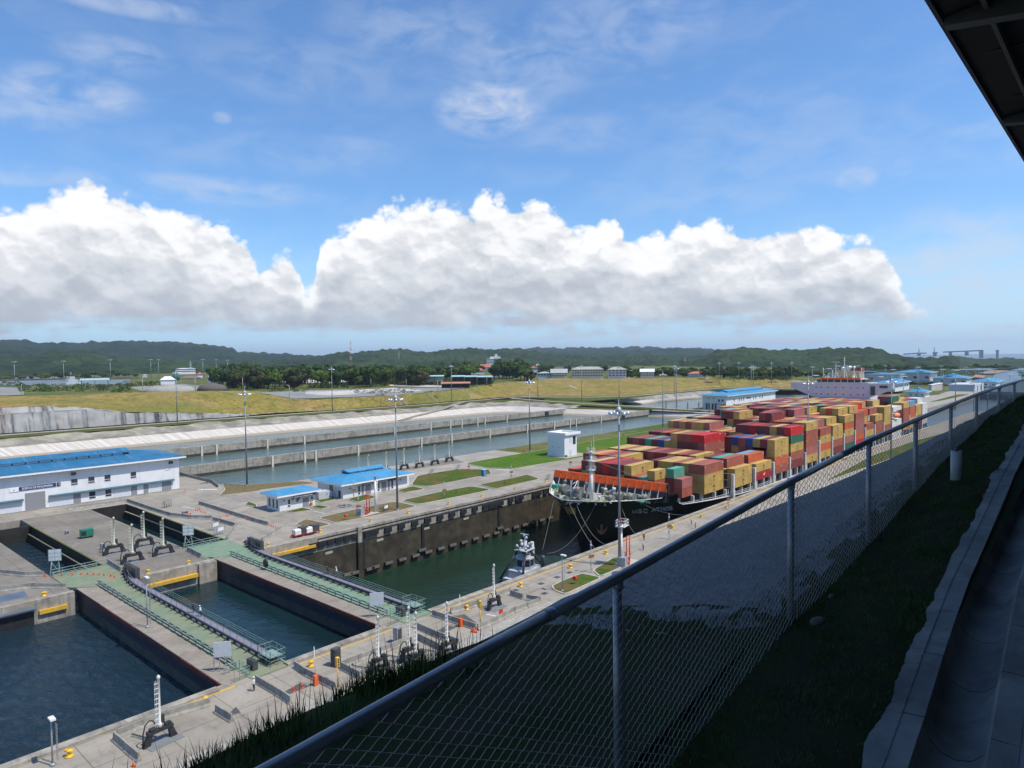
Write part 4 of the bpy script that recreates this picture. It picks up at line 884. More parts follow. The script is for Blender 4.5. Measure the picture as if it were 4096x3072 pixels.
b = MB(); b.strip([atD('U0', -300, 718, 1300), atD('U0', 900, 690, 1350), atD('U0', 1750, 678, 1400)], [atD('U0', -300, 688, 1300), atD('U0', 900, 672, 1350), atD('U0', 1750, 655, 1400)])
tag(b.build('old_lock_wall', mat('dark brown lock wall', (0.10, 0.075, 0.06), 0.9, var=0.4, scale=0.05)), 'dark brown lock wall crossing the far canal at left', 'wall')
# right hand far canal, banks and bridge
struct_l = [('U5', 1500, 540, -19), ('U5', 1370, 540, -19), ('U5', 1370, 505, -19), ('U5', 1700, 500, -19), ('U5', 1690, 540, -19)]
yard('canal', struct_l, W_SEA)
yard('canal', [('U5', 1600, 1000, -17.5), ('U5', 1840, 625, -17.5), ('U5', 2040, 575, -17.5), ('U5', 2140, 560, -17.5), ('U5', 2300, 555, -17.5), ('U5', 2600, 560, -17.5), ('U5', 2700, 1000, -17.5)], W_SEA)
yard('canal', [('U5', 1850, 480, -19), ('U5', 2000, 475, -19), ('U5', 2020, 490, -19), ('U5', 1860, 500, -19)], W_SEA)
MUD = mat('bare brown earth', (0.27, 0.19, 0.14), 0.95, var=0.2, scale=0.02, dirt=(0.13, 0.13, 0.06), dscale=0.02, damt=0.6)
yard('earth_bank', [('U5', 1700, 615, -16), ('U5', 1880, 612, -16), ('U5', 2060, 565, -16), ('U5', 2150, 552, -16), ('U5', 2100, 520, -16), ('U5', 2030, 520, -16), ('U5', 1700, 590, -16)], MUD)
yard('earth_bank', [('U5', 1560, 660, -13), ('U5', 1700, 665, -13), ('U5', 1730, 640, -13), ('U5', 1600, 625, -13)], mat('red earth', (0.40, 0.17, 0.10), 0.95))
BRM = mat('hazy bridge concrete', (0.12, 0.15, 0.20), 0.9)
def bridge(label, segs, piers, D):
    p0 = atD('U5', segs[0][0], segs[0][1], D); t = thing('bridge_section', label, 'bridge', p0)
    b = MB(); q = [atD('U5', x, y, D)-p0 for x, y in segs]
    for a, c in zip(q, q[1:]):
        n = 9.0; b.prism([(0, 0), (1, 0)], 0, 0) if False else None
        i = len(b.v)
        for p in (a, c):
            for dz in (0, -n):
                for s_ in (-8, 8): b.v.append((p.x+s_, p.y, p.z+dz))
        for f in ((0, 1, 5, 4), (2, 6, 7, 3), (0, 4, 6, 2), (1, 3, 7, 5), (0, 2, 3, 1), (4, 5, 7, 6)): b.face([i+k for k in f])
    b.build('deck', BRM, t)
    for x, y0, y1, wd in piers:
        a, c = atD('U5', x, y0, D)-p0, atD('U5', x, y1, D)-p0; b = MB(); b.box((a.x-6, a.y-wd, c.z), (a.x+6, a.y+wd, a.z)); b.build('pier', BRM, t)
bridge('unfinished far bridge deck on three tall piers over the sea', [(1190, 335), (1480, 324), (1680, 314)], [(1283, 335, 380, 10), (1488, 324, 385, 12), (1672, 316, 415, 13)], 6200)
bridge('low left part of the far bridge beside a crane mast', [(690, 362), (860, 350), (980, 348)], [(885, 350, 390, 12), (884, 300, 350, 2)], 6200)
bridge('short T shaped far bridge stub under a tower crane', [(1057, 343), (1122, 343)], [(1085, 345, 395, 12), (1079, 285, 345, 2)], 6200)
p0 = atD('U5', 1874, 415, 6200); b = MB(); b.box((-6, -8, -10), (6, 8, 50)); b.box((-8, -11, 50), (8, 11, 57)); tag(b.build('bridge_pier', BRM, None, p0), 'lone tall bridge pier standing in the sea, rightmost', 'pier')
# ---------------------------------------------------------------- the container ship (bow towards the viewer)
HULLM = mat('black hull paint', (0.006, 0.006, 0.008), 0.38, var=0.5, scale=0.15, dirt=(0.02, 0.018, 0.018), dscale=0.12, damt=0.5, spec=0.45)
DECKM = mat('dull deck paint', (0.20, 0.20, 0.19), 0.8, var=0.2, scale=1.0, dirt=(0.10, 0.09, 0.08), dscale=0.5)
SHIPW = mat('ship white paint', (0.62, 0.62, 0.60), 0.55, var=0.08, scale=0.8, dirt=(0.40, 0.36, 0.30), dscale=0.5, damt=0.4)
ORNG = mat('bright orange paint', (0.95, 0.13, 0.012), 0.5, var=0.06); STEELD = mat('dark slate steel wall', (0.035, 0.038, 0.048), 0.6, var=0.2, scale=0.6)
MACH = mat('winch grey paint', (0.17, 0.18, 0.17), 0.6, var=0.25, scale=1.2, dirt=(0.15, 0.09, 0.05), dscale=1.0, damt=0.4); LIME = mat('pale yellow rail paint', (0.50, 0.52, 0.20), 0.6); TEAL = mat('sea green deck gear', (0.03, 0.26, 0.20), 0.6)
CY = 112.4; X0S = 144.5; XEND = 452.0
ship = thing('container_ship', 'huge black hulled container ship stacked with coloured containers in the lock chamber', 'ship', (0, 0, 0))
RB = [(0, 0.25), (1.0, 2.4), (2.0, 4.3), (3.5, 6.6), (6, 10.0), (8, 11.6), (11.5, 14.2), (15.5, 16.9), (20.1, 19.5), (27.5, 21.4), (37.5, 22.6), (51.5, 23.8), (65, 24.1), (400, 24.1)]
WBD = [(0, 0.15), (4, 1.6), (10, 4.6), (20, 10.5), (30, 15.6), (42, 20.3), (55, 23.0), (70, 24.1), (400, 24.1)]
def ztop(x): return interp(x, [(144, 3.25), (150, 3.05), (158, 3.0), (163.0, 3.1), (164.2, 3.9), (167.0, 4.2), (168.4, 3.9), (169.3, 1.2), (171.5, -0.15), (182, -0.5), (215, -1.1), (452, -1.1)])
def hb(s_, t):
    k = max(0.0, min(1.0, t))**1.6; return interp(s_, WBD)*(1-k)+interp(s_, RB)*k
def hbx(x, z):
    tt = max(0, min(1, (z+12.2)/15.4)); s2 = x-X0S
    for _ in range(6): s2 = max(0, x-X0S-7.6*(1-tt)**0.75*(1-min(1, s2/55.0)))
    return hb(s2, tt)
def hullp(s_, t, side):
    zt = ztop(X0S+s_); z = -13.6+(zt+13.6)*t; tt = max(0, min(1, (z+12.2)/15.4)); xo = 7.6*(1-tt)**0.75*(1-min(1, s_/55.0))
    x = X0S+s_+xo; return Vector((x, CY-side*hb(s_, tt), z))
ss_ = [0, .35, .8, 1.4, 2.2, 3.2, 4.5, 6, 8, 10, 12.5, 15, 17.5, 18.6, 19.5, 20.6, 21.6, 22.6, 23.4, 24.1, 24.9, 26, 27.4, 30, 34, 40, 48, 56, 65, 80, 110, 150, 200, 250, 290, XEND-X0S]
ts_ = [i/26 for i in range(27)]
b = MB(); sides = []
for sd in (1, -1):
    ids = [[b.vert(hullp(s_, t, sd)) for t in ts_] for s_ in ss_]; sides.append(ids)
    for i in range(len(ss_)-1):
        for j in range(len(ts_)-1):
            q = (ids[i][j], ids[i+1][j], ids[i+1][j+1], ids[i][j+1]); b.face(q if sd == 1 else q[::-1], True)
A, Bq = sides
for j in range(len(ts_)-1): b.face((A[0][j], A[0][j+1], Bq[0][j+1], Bq[0][j]), True); b.face((A[-1][j], Bq[-1][j], Bq[-1][j+1], A[-1][j+1]))
b.build('hull', HULLM, ship)
# decks
def deckout(xa, xb, inset, n=24):
    P = []
    for i in range(n+1):
        s_ = xa-X0S+(xb-xa)*i/n; P.append((X0S+s_, max(0.05, hbx(X0S+s_, 1.9 if xa < 160 else -1.45)-inset)))
    return P
b = MB(); P = deckout(145.6, 168.6, 0.35); b.strip([(x, CY-w_, 1.9) for x, w_ in P], [(x, CY+w_, 1.9) for x, w_ in P], False); b.build('forecastle_deck', mat('pale deck paint', (0.34, 0.36, 0.33), 0.8, var=0.15, scale=1.5, dirt=(0.2, 0.18, 0.14), dscale=0.8), ship)
b = MB(); P = deckout(168.4, XEND, 0.3, 40); b.strip([(x, CY-w_, -1.45) for x, w_ in P], [(x, CY+w_, -1.45) for x, w_ in P], False); b.build('main_deck', DECKM, ship)
# white cap along the bulwark
b = MB()
for sd in (1, -1):
    b.tube([hullp(s_, 1.0, sd) for s_ in ss_ if s_ < 19], 0.1, 5); b.tube([hullp(s_, 1.0, sd) for s_ in ss_ if s_ > 26.5], 0.16, 5)
b.build('rail_cap', SHIPW, ship)
b = MB()
for sd in (1, -1):                                             # inner faces of the bow bulwark
    o_ = [hullp(s_, 1.0, sd)-Vector((0, 0, 0.03)) for s_ in ss_[1:18]]; inn = [Vector((p.x+0.15, CY-sd*max(0.02, hbx(p.x+0.15, 1.9)-0.3), 1.9)) for p in o_]; b.strip(o_, inn) if sd == -1 else b.strip(inn, o_)
b.build('bulwark_lining', SHIPW, ship)
# breakwater: ribbed dark wall with an orange upper band
XB = 164.6; yb0, yb1 = 93.1, 131.7
RK = lambda z: XB-0.9+1.4*(z-1.9)/4.85
bw = MB(); bw.prism([(1.9, RK(1.9)), (1.9, RK(1.9)+.25), (4.5, RK(4.5)+.25), (4.5, RK(4.5))][::-1], yb0, yb1, 'y'); bw = bw.build('breakwater', STEELD, ship)
b = MB(); b.prism([(4.5, RK(4.5)-.1), (4.5, RK(4.5)+.3), (6.75, RK(6.75)+.3), (6.75, RK(6.75)-.1)][::-1], yb0, yb1, 'y'); b.build('orange_band', ORNG, bw)
n = 16; RG = mat('light rib paint', (0.36, 0.37, 0.37), 0.6)
for i in range(1, n):
    y = yb0+(yb1-yb0)*i/n
    b = MB(); b.prism([(1.9, RK(1.9)-0.8), (1.9, RK(1.9)-0.01), (4.48, RK(4.48)-0.11), (4.48, RK(4.48)-0.35)][::-1], y-0.06, y+0.06, 'y'); b.build('rib', RG, bw)
    b = MB(); b.prism([(4.52, RK(4.52)-0.35), (4.52, RK(4.52)-0.11), (6.7, RK(6.7)-0.11), (6.7, RK(6.7)-0.2)][::-1], y-0.07, y+0.07, 'y'); b.build('orange_rib', ORNG, bw)
for y in np.linspace(yb0+2.5, yb1-2.5, 8):
    b = MB(); b.lathe([(0, 0), (0.28, 0), (0.28, 0.02), (0, 0.02)], (RK(6.1)-0.16, y, 6.1), 8, 'x'); b.build('lamp_hole', BLK, bw)
for z in (3.0, 3.9, 4.6):
    b = MB(); b.box((RK(z)-0.1, yb0, z), (RK(z)+.1, yb1, z+0.1)); b.build('stringer', STEELD, bw)
b = MB(); b.prism([(93.1, 1.9), (92.85, 3.9), (92.85, 6.75), (93.3, 6.75), (93.3, 1.9)], XB, XB+0.9, 'x'); b.build('wing_plate', HULLM, bw)
# foremast with two platforms
fm = bpy.data.objects.new('foremast', None); COL.objects.link(fm); fm.parent = ship; MX, MY = 153.6, 110.0; fm.location = (MX, MY, 1.9)
b = MB(); b.tube([(0, 0, 0), (0.0, 0, 9.0)], 0.55, 8, r2=0.42); b.tube([(0, 0, 9.0), (0, 0, 13.6)], 0.42, 8, r2=0.3); b.tube([(1.2, 2.6, 0), (0.1, 0.1, 6.6)], 0.28, 6); b.tube([(-0.3, -0.3, 13.6), (-0.3, -0.3, 16.3)], 0.08, 4); b.tube([(0.5, -.6, 11.5), (.5, -.6, 18.0)], 0.07, 4)
b.build('mast', WSTEEL, fm)
for z, w_ in ((8.4, 1.7), (10.9, 1.9), (13.3, 1.5)):
    b = MB(); b.cbox((0, 0, z), (w_, w_*1.15, 0.12))
    for k in range(4):
        for hz_ in (0.55, 1.05):
            c0 = [(-1, -1), (1, -1), (1, 1), (-1, 1)]; p, q = c0[k], c0[(k+1) % 4]
            b.tube([(p[0]*w_/2, p[1]*w_*.575, z+hz_), (q[0]*w_/2, q[1]*w_*.575, z+hz_)], 0.035, 4)
        b.tube([(c0[k][0]*w_/2, c0[k][1]*w_*.575, z), (c0[k][0]*w_/2, c0[k][1]*w_*.575, z+1.05)], 0.04, 4)
    b.build('platform', WSTEEL, fm)
b = MB(); b.cbox((0.1, 0.6, 11.6), (0.4, 0.35, 0.9)); b.cbox((0, 0.1, 14.3), (0.35, 0.3, 1.0)); b.cbox((-.1, -0.7, 9.1), (0.4, 0.3, 0.7)); b.build('horn', DKG, fm)
b = MB(); b.tube([(0.45, -0.45, 0.1), (0.45, -0.35, 13)], 0.04, 4); b.tube([(0.8, -0.45, 0.1), (0.8, -0.35, 13)], 0.04, 4)
for k in range(26): b.tube([(0.45, -.45, k*.5+.3), (0.8, -.45, k*.5+.3)], 0.03, 3, False)
b.build('ladder', WSTEEL, fm)
# small jib crane left of the mast
b = MB(); b.tube([(0, 0, 0), (0, 0, 5.2)], 0.14, 6); b.tube([(0, 0, 1.4), (3.6, 0.3, 4.6)], 0.1, 5); b.tube([(0, 0, 3.9), (3.6, 0.3, 4.6)], 0.06, 4)
o = b.build('derrick', WSTEEL, ship); o.location = (151.6, 115.4, 1.9)
# windlasses, winches, bitts, fairleads, vents
def winch(x, y, rz, k=1.0, m=MACH):
    b = MB(); b.box((-1.6, -0.5, 0), (1.6, 0.5, 0.35)); b.lathe([(0.9, -1.15), (0.9, -1.05), (0.55, -1.04), (0.55, 0.0), (0.9, 0.01), (0.9, 0.1), (0.2, 0.12), (0.2, 0.9), (0.6, 0.92), (0.6, 1.3), (0.2, 1.32), (0.2, 1.6), (0.0, 1.6)], (0, 0, 1.05), 12, 'x'); b.box((0.2, -0.5, 0.35), (0.8, 0.5, 1.3))
    o = b.build('winch', m, ship); o.location = (x, y, 1.9); o.rotation_euler = (0, 0, rz); o.scale = (k, k, k); 
    r_ = MB(); r_.lathe([(0.56, -1.0), (0.72, -0.95), (0.74, -0.1), (0.56, -0.05)], (0, 0, 1.05), 10, 'x'); r_.build('rope_drum', mat('faded mooring rope', (0.33, 0.30, 0.25), 0.9, var=0.3, scale=6), o)
for a in ((156.5, 121.5, 1.2, 1.5), (157.5, 117.5, 1.4, 1.3), (153.0, 117.2, 0.9, 1.15), (152.0, 113.5, 1.57, 1.1), (156.0, 112.8, 1.57, 1.0), (158.2, 104.2, 1.57, 1.35), (158.6, 101.0, 1.6, 1.35), (155.6, 105.3, 1.57, 1.0), (160.5, 97.8, 1.6, 1.2), (160.5, 108.5, 1.57, 1.1)): winch(*a)
for i in range(26):
    s_ = random.uniform(3, 20); sd = random.choice((1, -1)); w_ = hb(s_, 1)-random.uniform(0.9, 2.6)
    if w_ < 1: continue
    b = MB(); b.box((-0.6, -0.25, 0), (0.6, 0.25, 0.15)); b.lathe([(0.2, 0.15), (0.2, 0.75), (0.26, 0.78), (0.26, 0.9), (0, 0.9)], (-0.35, 0, 0), 8); b.lathe([(0.2, 0.15), (0.2, 0.75), (0.26, 0.78), (0.26, 0.9), (0, 0.9)], (0.35, 0, 0), 8)
    o = b.build('bitts', random.choice((MACH, SHIPW, LIME)), ship); o.location = (X0S+s_+0.8, CY-sd*w_, 1.9); o.rotation_euler = (0, 0, sd*0.9)
for i, (x, y, h, m) in enumerate(((160, 109.8, 2.6, SHIPW), (160.4, 107.2, 3.0, SHIPW), (161, 105.8, 2.2, MACH), (162.4, 118, 3.0, MACH), (162.2, 125.6, 2.8, MACH), (154.6, 108.2, 1.4, SHIPW), (158.5, 114.8, 2.0, MACH), (161.8, 112.0, 2.3, MACH), (149.6, 112.9, 1.2, MACH), (161.5, 100.3, 1.8, MACH))):
    b = MB(); b.lathe([(0.3, 0), (0.3, h*0.7), (0.55, h*0.75), (0.55, h*0.95), (0.0, h)], (0, 0, 0), 10); o = b.build('deck_vent', m, ship); o.location = (x, y, 1.9)
b = MB(); b.cbox((0, 0, 0.75), (2.6, 3.0, 0.12)); [b.tube([(x, y, 0), (x, y, 0.75)], 0.06, 4) for x in (-1.2, 1.2) for y in (-1.4, 1.4)]; o = b.build('deck_table', TEAL, ship); o.location = (158.2, 97.6, 1.95)
b = MB(); b.cbox((0, 0, 0.9), (1.6, 2.0, 1.8)); o = b.build('locker', TEAL, ship); o.location = (158.6, 126.2, 1.9)
b = MB(); b.lathe([(0.9, 0), (1.0, 0.9), (0.5, 1.6), (0, 1.8)], (0, 0, 0), 10); o = b.build('deck_bollard', TEAL, ship); o.location = (170.6, 96.6, -1.4)
for (x0_, y0_, x1_, y1_) in ((150.5, 118.5, 153.5, 120.6), (154.5, 122.6, 158, 124.4), (149.5, 108.2, 152.6, 104), (153.4, 102.4, 157, 99.2), (157.6, 96.9, 160.5, 96.2), (149, 114, 150.6, 116.4), (155.4, 108.4, 158.4, 108.4), (160, 121, 163, 121)):
    b = MB()
    for hz_ in (0.5, 1.0): b.tube([(x0_, y0_, 1.9+hz_), (x1_, y1_, 1.9+hz_)], 0.045, 4)
    for u in (0, .33, .66, 1): b.tube([(x0_+(x1_-x0_)*u, y0_+(y1_-y0_)*u, 1.9), (x0_+(x1_-x0_)*u, y0_+(y1_-y0_)*u, 2.9)], 0.05, 4)
    b.build('deck_rail', LIME, ship)
# hull fittings: fairleads, anchor, name, square logo
def on_hull(r, x, y):                  # nearest-side hull point seen from the photograph: march along the ray
    d = _ray(r, x, y); o_ = Vector((0, 0, CAM_H)); best = None
    for k in range(4000):
        p = o_+d*(80+k*0.03)
        if p.x < 143 or p.z > 4: continue
        for s_ in (p.x-X0S,):
            tt = (p.z+12.2)/15.4
            if tt < 0: return None
            tt = min(1.0, tt)
            xo = 7.6*(1-tt)**0.75; s2 = p.x-X0S-xo
            for _ in range(4): s2 = p.x-X0S-7.6*(1-tt)**0.75*(1-min(1, max(0, s2)/55.0))
            if s2 > 0 and abs(p.y-CY) < hb(s2, tt): return p
    return best
for (x, y) in ((410, 1222), (528, 1242), (800, 1244), (1035, 1224), (1615, 1210)):
    p = on_hull('S0', x, y)
    if p: b = MB(); b.cbox((0, 0, 0), (0.5, 0.9, 0.35)); o = b.build('fairlead', SHIPW, ship); o.location = p-Vector((0.1, 0.1, 0)); o.rotation_euler = (0, 0, -0.9)
def hull_patch(name, r, quad, m, parent, off=0.06, n=6):
    b = MB(); g_ = []
    for i in range(n+1):
        for j in range(n+1):
            u, v = i/n, j/n; x = (quad[0][0]*(1-u)+quad[1][0]*u)*(1-v)+(quad[3][0]*(1-u)+quad[2][0]*u)*v; y = (quad[0][1]*(1-u)+quad[1][1]*u)*(1-v)+(quad[3][1]*(1-u)+quad[2][1]*u)*v
            p = on_hull(r, x, y); q_ = 0
            while p is None and q_ < 12: q_ += 1; p = on_hull(r, x+q_*6, y)
            if p is None: return None
            d = _ray(r, x, y).normalized(); b.vert(p-d*off)
    for i in range(n):
        for j in range(n): b.face((i*(n+1)+j, i*(n+1)+j+1, (i+1)*(n+1)+j+1, (i+1)*(n+1)+j), True)
    return b.build(name, m, parent)
LOGOY = mat('ochre logo panel', (0.42, 0.27, 0.07), 0.6, var=0.08)
hp = hull_patch('logo_panel', 'S0', [(285, 1290), (475, 1310), (492, 1415), (330, 1395)], LOGOY, ship, 0.15)
if hp: hull_patch('logo_mark', 'S0', [(330, 1305), (415, 1318), (420, 1335), (335, 1322)], mat('rust brown mark', (0.30, 0.10, 0.03)), hp, 0.30, 3); hull_patch('logo_mark', 'S0', [(330, 1305), (352, 1308), (365, 1368), (345, 1365)], mat('rust brown mark', (0.30, 0.10, 0.03)), hp, 0.3, 3); hull_patch('logo_mark', 'S0', [(345, 1352), (410, 1362), (412, 1374), (347, 1366)], mat('rust brown mark', (0.30, 0.10, 0.03)), hp, 0.3, 3)
# ship's name: letters as strokes laid on the hull side
STR = {'M': [[(-.05, 0), (-.05, 1), (.5, .1), (1.05, 1), (1.05, 0)]], 'S': [[(1, .85), (.7, 1), (.25, 1), (0, .78), (.2, .55), (.8, .45), (1, .22), (.75, 0), (.25, 0), (0, .15)]], 'C': [[(1, .8), (.7, 1), (.3, 1), (0, .7), (0, .3), (.3, 0), (.7, 0), (1, .2)]],
       'A': [[(0, 0), (.5, 1), (1, 0)], [(.2, .38), (.8, .38)]], 'T': [[(0, 1), (1, 1)], [(.5, 1), (.5, 0)]], 'H': [[(0, 0), (0, 1)], [(1, 0), (1, 1)], [(0, .5), (1, .5)]], 'O': [[(.3, 0), (0, .3), (0, .7), (.3, 1), (.7, 1), (1, .7), (1, .3), (.7, 0), (.3, 0)]]}
NAMEM = mat('faded white hull lettering', (0.55, 0.55, 0.58), 0.7, var=0.1)
name_px = [('M', 1392, 1450), ('S', 1478, 1528), ('C', 1560, 1618), ('A', 1686, 1752), ('T', 1762, 1815), ('H', 1836, 1882), ('O', 1900, 1950), ('S', 1962, 2012)]
def baseline(x): return interp(x, [(1390, 1396), (1620, 1383), (1690, 1372), (2012, 1338)]), interp(x, [(1390, 1345), (1620, 1330), (1690, 1318), (2012, 1290)])
nm = bpy.data.objects.new('ship_name', None); COL.objects.link(nm); nm.parent = ship
for ch, xa, xb in name_px:
    b = MB()
    for st in STR[ch]:
        pts = []
        for u, v in st:
            x = xa+(xb-xa)*u; y0, y1 = baseline(x); p = on_hull('S0', x+v*(-4), y0+(y1-y0)*v)
            if p: pts.append(p-_ray('S0', x, y0).normalized()*0.25)
        if len(pts) > 1: b.tube(pts, 0.14, 4)
    b.build('letter', NAMEM, nm)
p = on_hull('S0', 880, 1500)
b = MB(); b.lathe([(2.0, 0.6), (2.2, 0.0), (1.9, -0.7), (1.2, -0.9)], (0, 0, 0), 14, 'y'); o = b.build('anchor_pocket', HULLM, ship); o.location = p+Vector((0.6, 0.9, 0.4)); o.rotation_euler = (0.5, 0, -0.85)
b = MB(); b.box((-0.25, -0.2, -1.8), (0.25, 0.2, 1.0)); b.prism([(0.3, -1.5), (-1.2, -1.0), (-1.9, 0), (-1.2, 1.0), (0.3, 1.5), (-0.5, 0.9), (-0.9, 0.0), (-0.5, -0.9)][::-1], -0.25, 0.25, 'y')
o = b.build('anchor', mat('rusty anchor', (0.33, 0.12, 0.06), 0.9, var=0.3, scale=2), ship); o.location = p+Vector((-0.9, -0.9, -1.9)); o.rotation_euler = (0.2, 0, -0.85)

# superstructure
sup = bpy.data.objects.new('bridge_house', None); COL.objects.link(sup); sup.parent = ship
HSE = mat('pale lilac grey house paint', (0.56, 0.55, 0.60), 0.6, var=0.03, scale=0.2, streak=((0.46, 0.45, 0.48), 0.4, 0.3))
b = MB(); b.box((372, 98.9, -1.4), (388, 125.9, 26.2)); b.build('house_front', HSE, sup)
for a, yy in ((98.9, 88.0), (125.9, 136.8)):
    b = MB(); s_ = 1 if yy > a else -1
    pts = [(a, 19.0), (a, 26.3), (yy, 26.3), (yy, 23.6)]
    if s_ == 1: pts = pts[::-1]
    i = len(b.v)
    b.prism(pts, 372.2, 374.6, 'x'); b.build('bridge_wing', HSE, sup)
b = MB(); b.box((371.9, 98.9, 26.2), (376, 125.9, 26.5)); b.build('bulwark_cap', SHIPW, sup)
b = MB(); b.box((374, 101.0, 26.5), (386, 124, 28.0)); b.build('wheelhouse', GLASS, sup)
for i in range(7): b = MB(); b.box((373.8, 102.6+i*3.2, 26.5), (374, 103.0+i*3.2, 28.0)); b.build('mullion', SHIPW, sup)
b = MB(); b.box((373, 103.0, 28.0), (387, 122.0, 28.25)); b.build('wheelhouse_roof', SHIPW, sup)
b = MB(); b.box((372.8, 102.8, 28.05), (373, 122.2, 28.75)); b.build('orange_band', ORNG, sup)
for i, y in enumerate((123.8, 121.4, 118.0, 114.3, 110.6, 107.2, 103.8, 101.3)):
    for z in (23.9, 20.5):
        b = MB(); b.lathe([(0, 0), (0.33, 0), (0.33, 0.03), (0, 0.03)], (371.95, y, z), 10, 'x'); b.build('porthole', GLASS, sup)
b = MB(); b.box((371.9, 90.5, 24.0), (372.2, 94.0, 25.2)); b.box((371.85, 96.0, 20.5), (372.2, 98.0, 24.8)); b.build('wing_opening', DKG, sup)
for x, y, z1 in ((378, 116.1, 36.5), (380, 112.5, 39.2), (380, 122.9, 33.8), (380, 104.3, 33.8), (384, 109, 34.5), (384, 119.6, 32.5)):
    b = MB(); b.tube([(x, y, 28.2), (x, y, z1)], 0.28, 5, r2=0.12); b.cbox((x, y, 28.2+(z1-28.2)*0.6), (0.6, 2.4, 0.15)); b.cbox((x, y, 28.2+(z1-28.2)*0.85), (0.4, 1.6, 0.12)); b.tube([(x, y-1.5, 28.2), (x, y, 28.2+(z1-28.2)*0.6)], 0.1, 4); b.build('signal_mast', WSTEEL, sup)
b = MB(); b.cbox((378, 116.1, 36.7), (0.5, 3.4, 0.3)); b.build('radar_scanner', WSTEEL, sup)
b = MB(); b.box((388, 107.5, 28), (396, 118.5, 32.0)); b.build('funnel_casing', mat('tan funnel casing', (0.42, 0.33, 0.2), 0.6), sup)
for y, r_, z in ((113.6, 1.6, 34.6), (116.6, 0.9, 34.0), (111, 0.8, 34.4)): b = MB(); b.lathe([(r_, 31), (r_, z-0.6), (r_*0.7, z), (0, z)], (391, y, 0), 12); b.build('exhaust', mat('silver exhaust', (0.6, 0.6, 0.58), 0.35, metal=0.6), sup)
b = MB(); b.box((389, 107.0, 32), (395, 111.5, 33.6)); b.build('funnel_top', mat('dull maroon funnel', (0.25, 0.05, 0.045), 0.6), sup)
for k in range(2): b = MB(); b.lathe([(0, 0), (0.6, 0.4), (0.7, 0.9), (0.5, 1.4), (0, 1.6)], (377+k, 119.5-k*12, 28.3), 10); b.build('dome', WSTEEL, sup)
# rear part of the superstructure side and lifeboat
b = MB(); b.box((376, 89.2, -1.4), (394, 135.8, 8.0)); b.build('lower_house', SHIPW, sup)
b = MB(); b.lathe([(0, -3.6), (1.0, -3.0), (1.35, 0), (1.0, 3.0), (0, 3.6)], (0, 0, 0), 10, 'x'); o = b.build('lifeboat', mat('lifeboat orange', (0.75, 0.25, 0.12), 0.5), sup); o.location = (383, 88.9, 10.2)
b = MB(); b.box((376, 88.8, 12.5), (392, 95, 14.5)); b.build('boat_deck', SHIPW, sup)

# ---------------------------------------------------------------- containers
BAYS = [('A', 167.6), ('B', 182.1), ('C', 196.6), ('D', 212.0), ('E', 226.9), ('F', 241.2), ('G', 256.1), ('H', 270.9), ('I', 285.6), ('J', 300.2), ('K', 314.9), ('L', 329.7), ('M', 344.5), ('N', 359.2), ('P', 395.1), ('Q', 408.2), ('R', 422.2), ('S', 436.9)]
BX = dict(BAYS); W40 = 12.19; W20 = 6.06; CWD = 2.44; PIT = 2.5; ZC = 1.5; NR = 19
# tiers per row, from the quay side (row 0) to the far side (row 18)
HT = dict(A=[0, 0, 0, 0, 0, 2, 2, 3, 3, 3, 3, 3, 3, 3, 2, 2, 1, 0, 0], B=[0, 3, 3, 3, 3, 3, 3, 3, 2, 2, 2, 2, 3, 3, 3, 3, 3, 3, 0], C=[2, 3, 3, 3, 2, 3, 3, 3, 3, 3, 3, 3, 3, 3, 3, 3, 3, 3, 2], D=[2, 3, 3, 1, 1, 2, 2, 5, 5, 5, 5, 5, 4.5, 4.5, 4.5, 4.5, 4, 4, 4],
          E=[4, 4, 4, 4, 4, 4, 4, 2, 2, 4, 4, 4, 4, 4, 4, 4, 4, 4, 4], F=[5, 5, 5, 5, 5, 5, 5, 5, 4, 4, 4, 4, 5, 5, 5, 5, 5, 5, 5], G=[5, 5, 5, 5, 5, 6, 6, 5, 5, 5, 6, 6, 6, 5, 5, 5, 5, 5, 5], H=[4, 5, 5, 5, 5, 5, 5, 6, 6, 5, 5, 5, 5, 6, 6, 6, 6, 5, 5],
          I=[4, 5, 5, 5, 5, 5, 6, 6, 5, 5, 6, 6, 6, 6, 5, 5, 6, 6, 6], J=[5, 6, 6, 6, 5, 5, 6, 6, 6, 6, 6, 6, 6, 6, 5, 5, 6, 6, 6], K=[5, 6, 6, 6, 6, 6, 6, 5, 5, 6, 6, 6, 6, 6, 6, 6, 6, 6, 6], L=[3, 5, 6, 6, 6, 6, 6, 6, 6, 6, 6, 6, 6, 6, 6, 6, 6, 6, 6],
          M=[4, 5, 5, 6, 6, 6, 6, 6, 6, 6, 6, 6, 6, 6, 6, 6, 6, 6, 6], N=[5, 5, 6, 6, 6, 6, 6, 6, 6, 6, 6, 6, 6, 6, 6, 6, 6, 6, 6], P=[5, 5, 6, 6, 6, 6, 6, 6, 6, 6, 6, 6, 6, 6, 6, 6, 6, 6, 6], Q=[5, 5, 5, 6, 6, 5, 5, 6, 6, 6, 6, 6, 5, 5, 6, 6, 6, 6, 6],
          R=[4, 4, 5, 5, 5, 5, 5, 5, 5, 5, 5, 5, 5, 5, 5, 5, 5, 5, 5], S=[4, 5, 5, 5, 5, 5, 5, 5, 5, 5, 5, 5, 5, 5, 5, 5, 5, 5, 5])
TH = {k: 2.84 for k in HT}; TH['D'] = 2.62; TH['B'] = 2.78; TH['G'] = 2.95; TH['F'] = 2.86
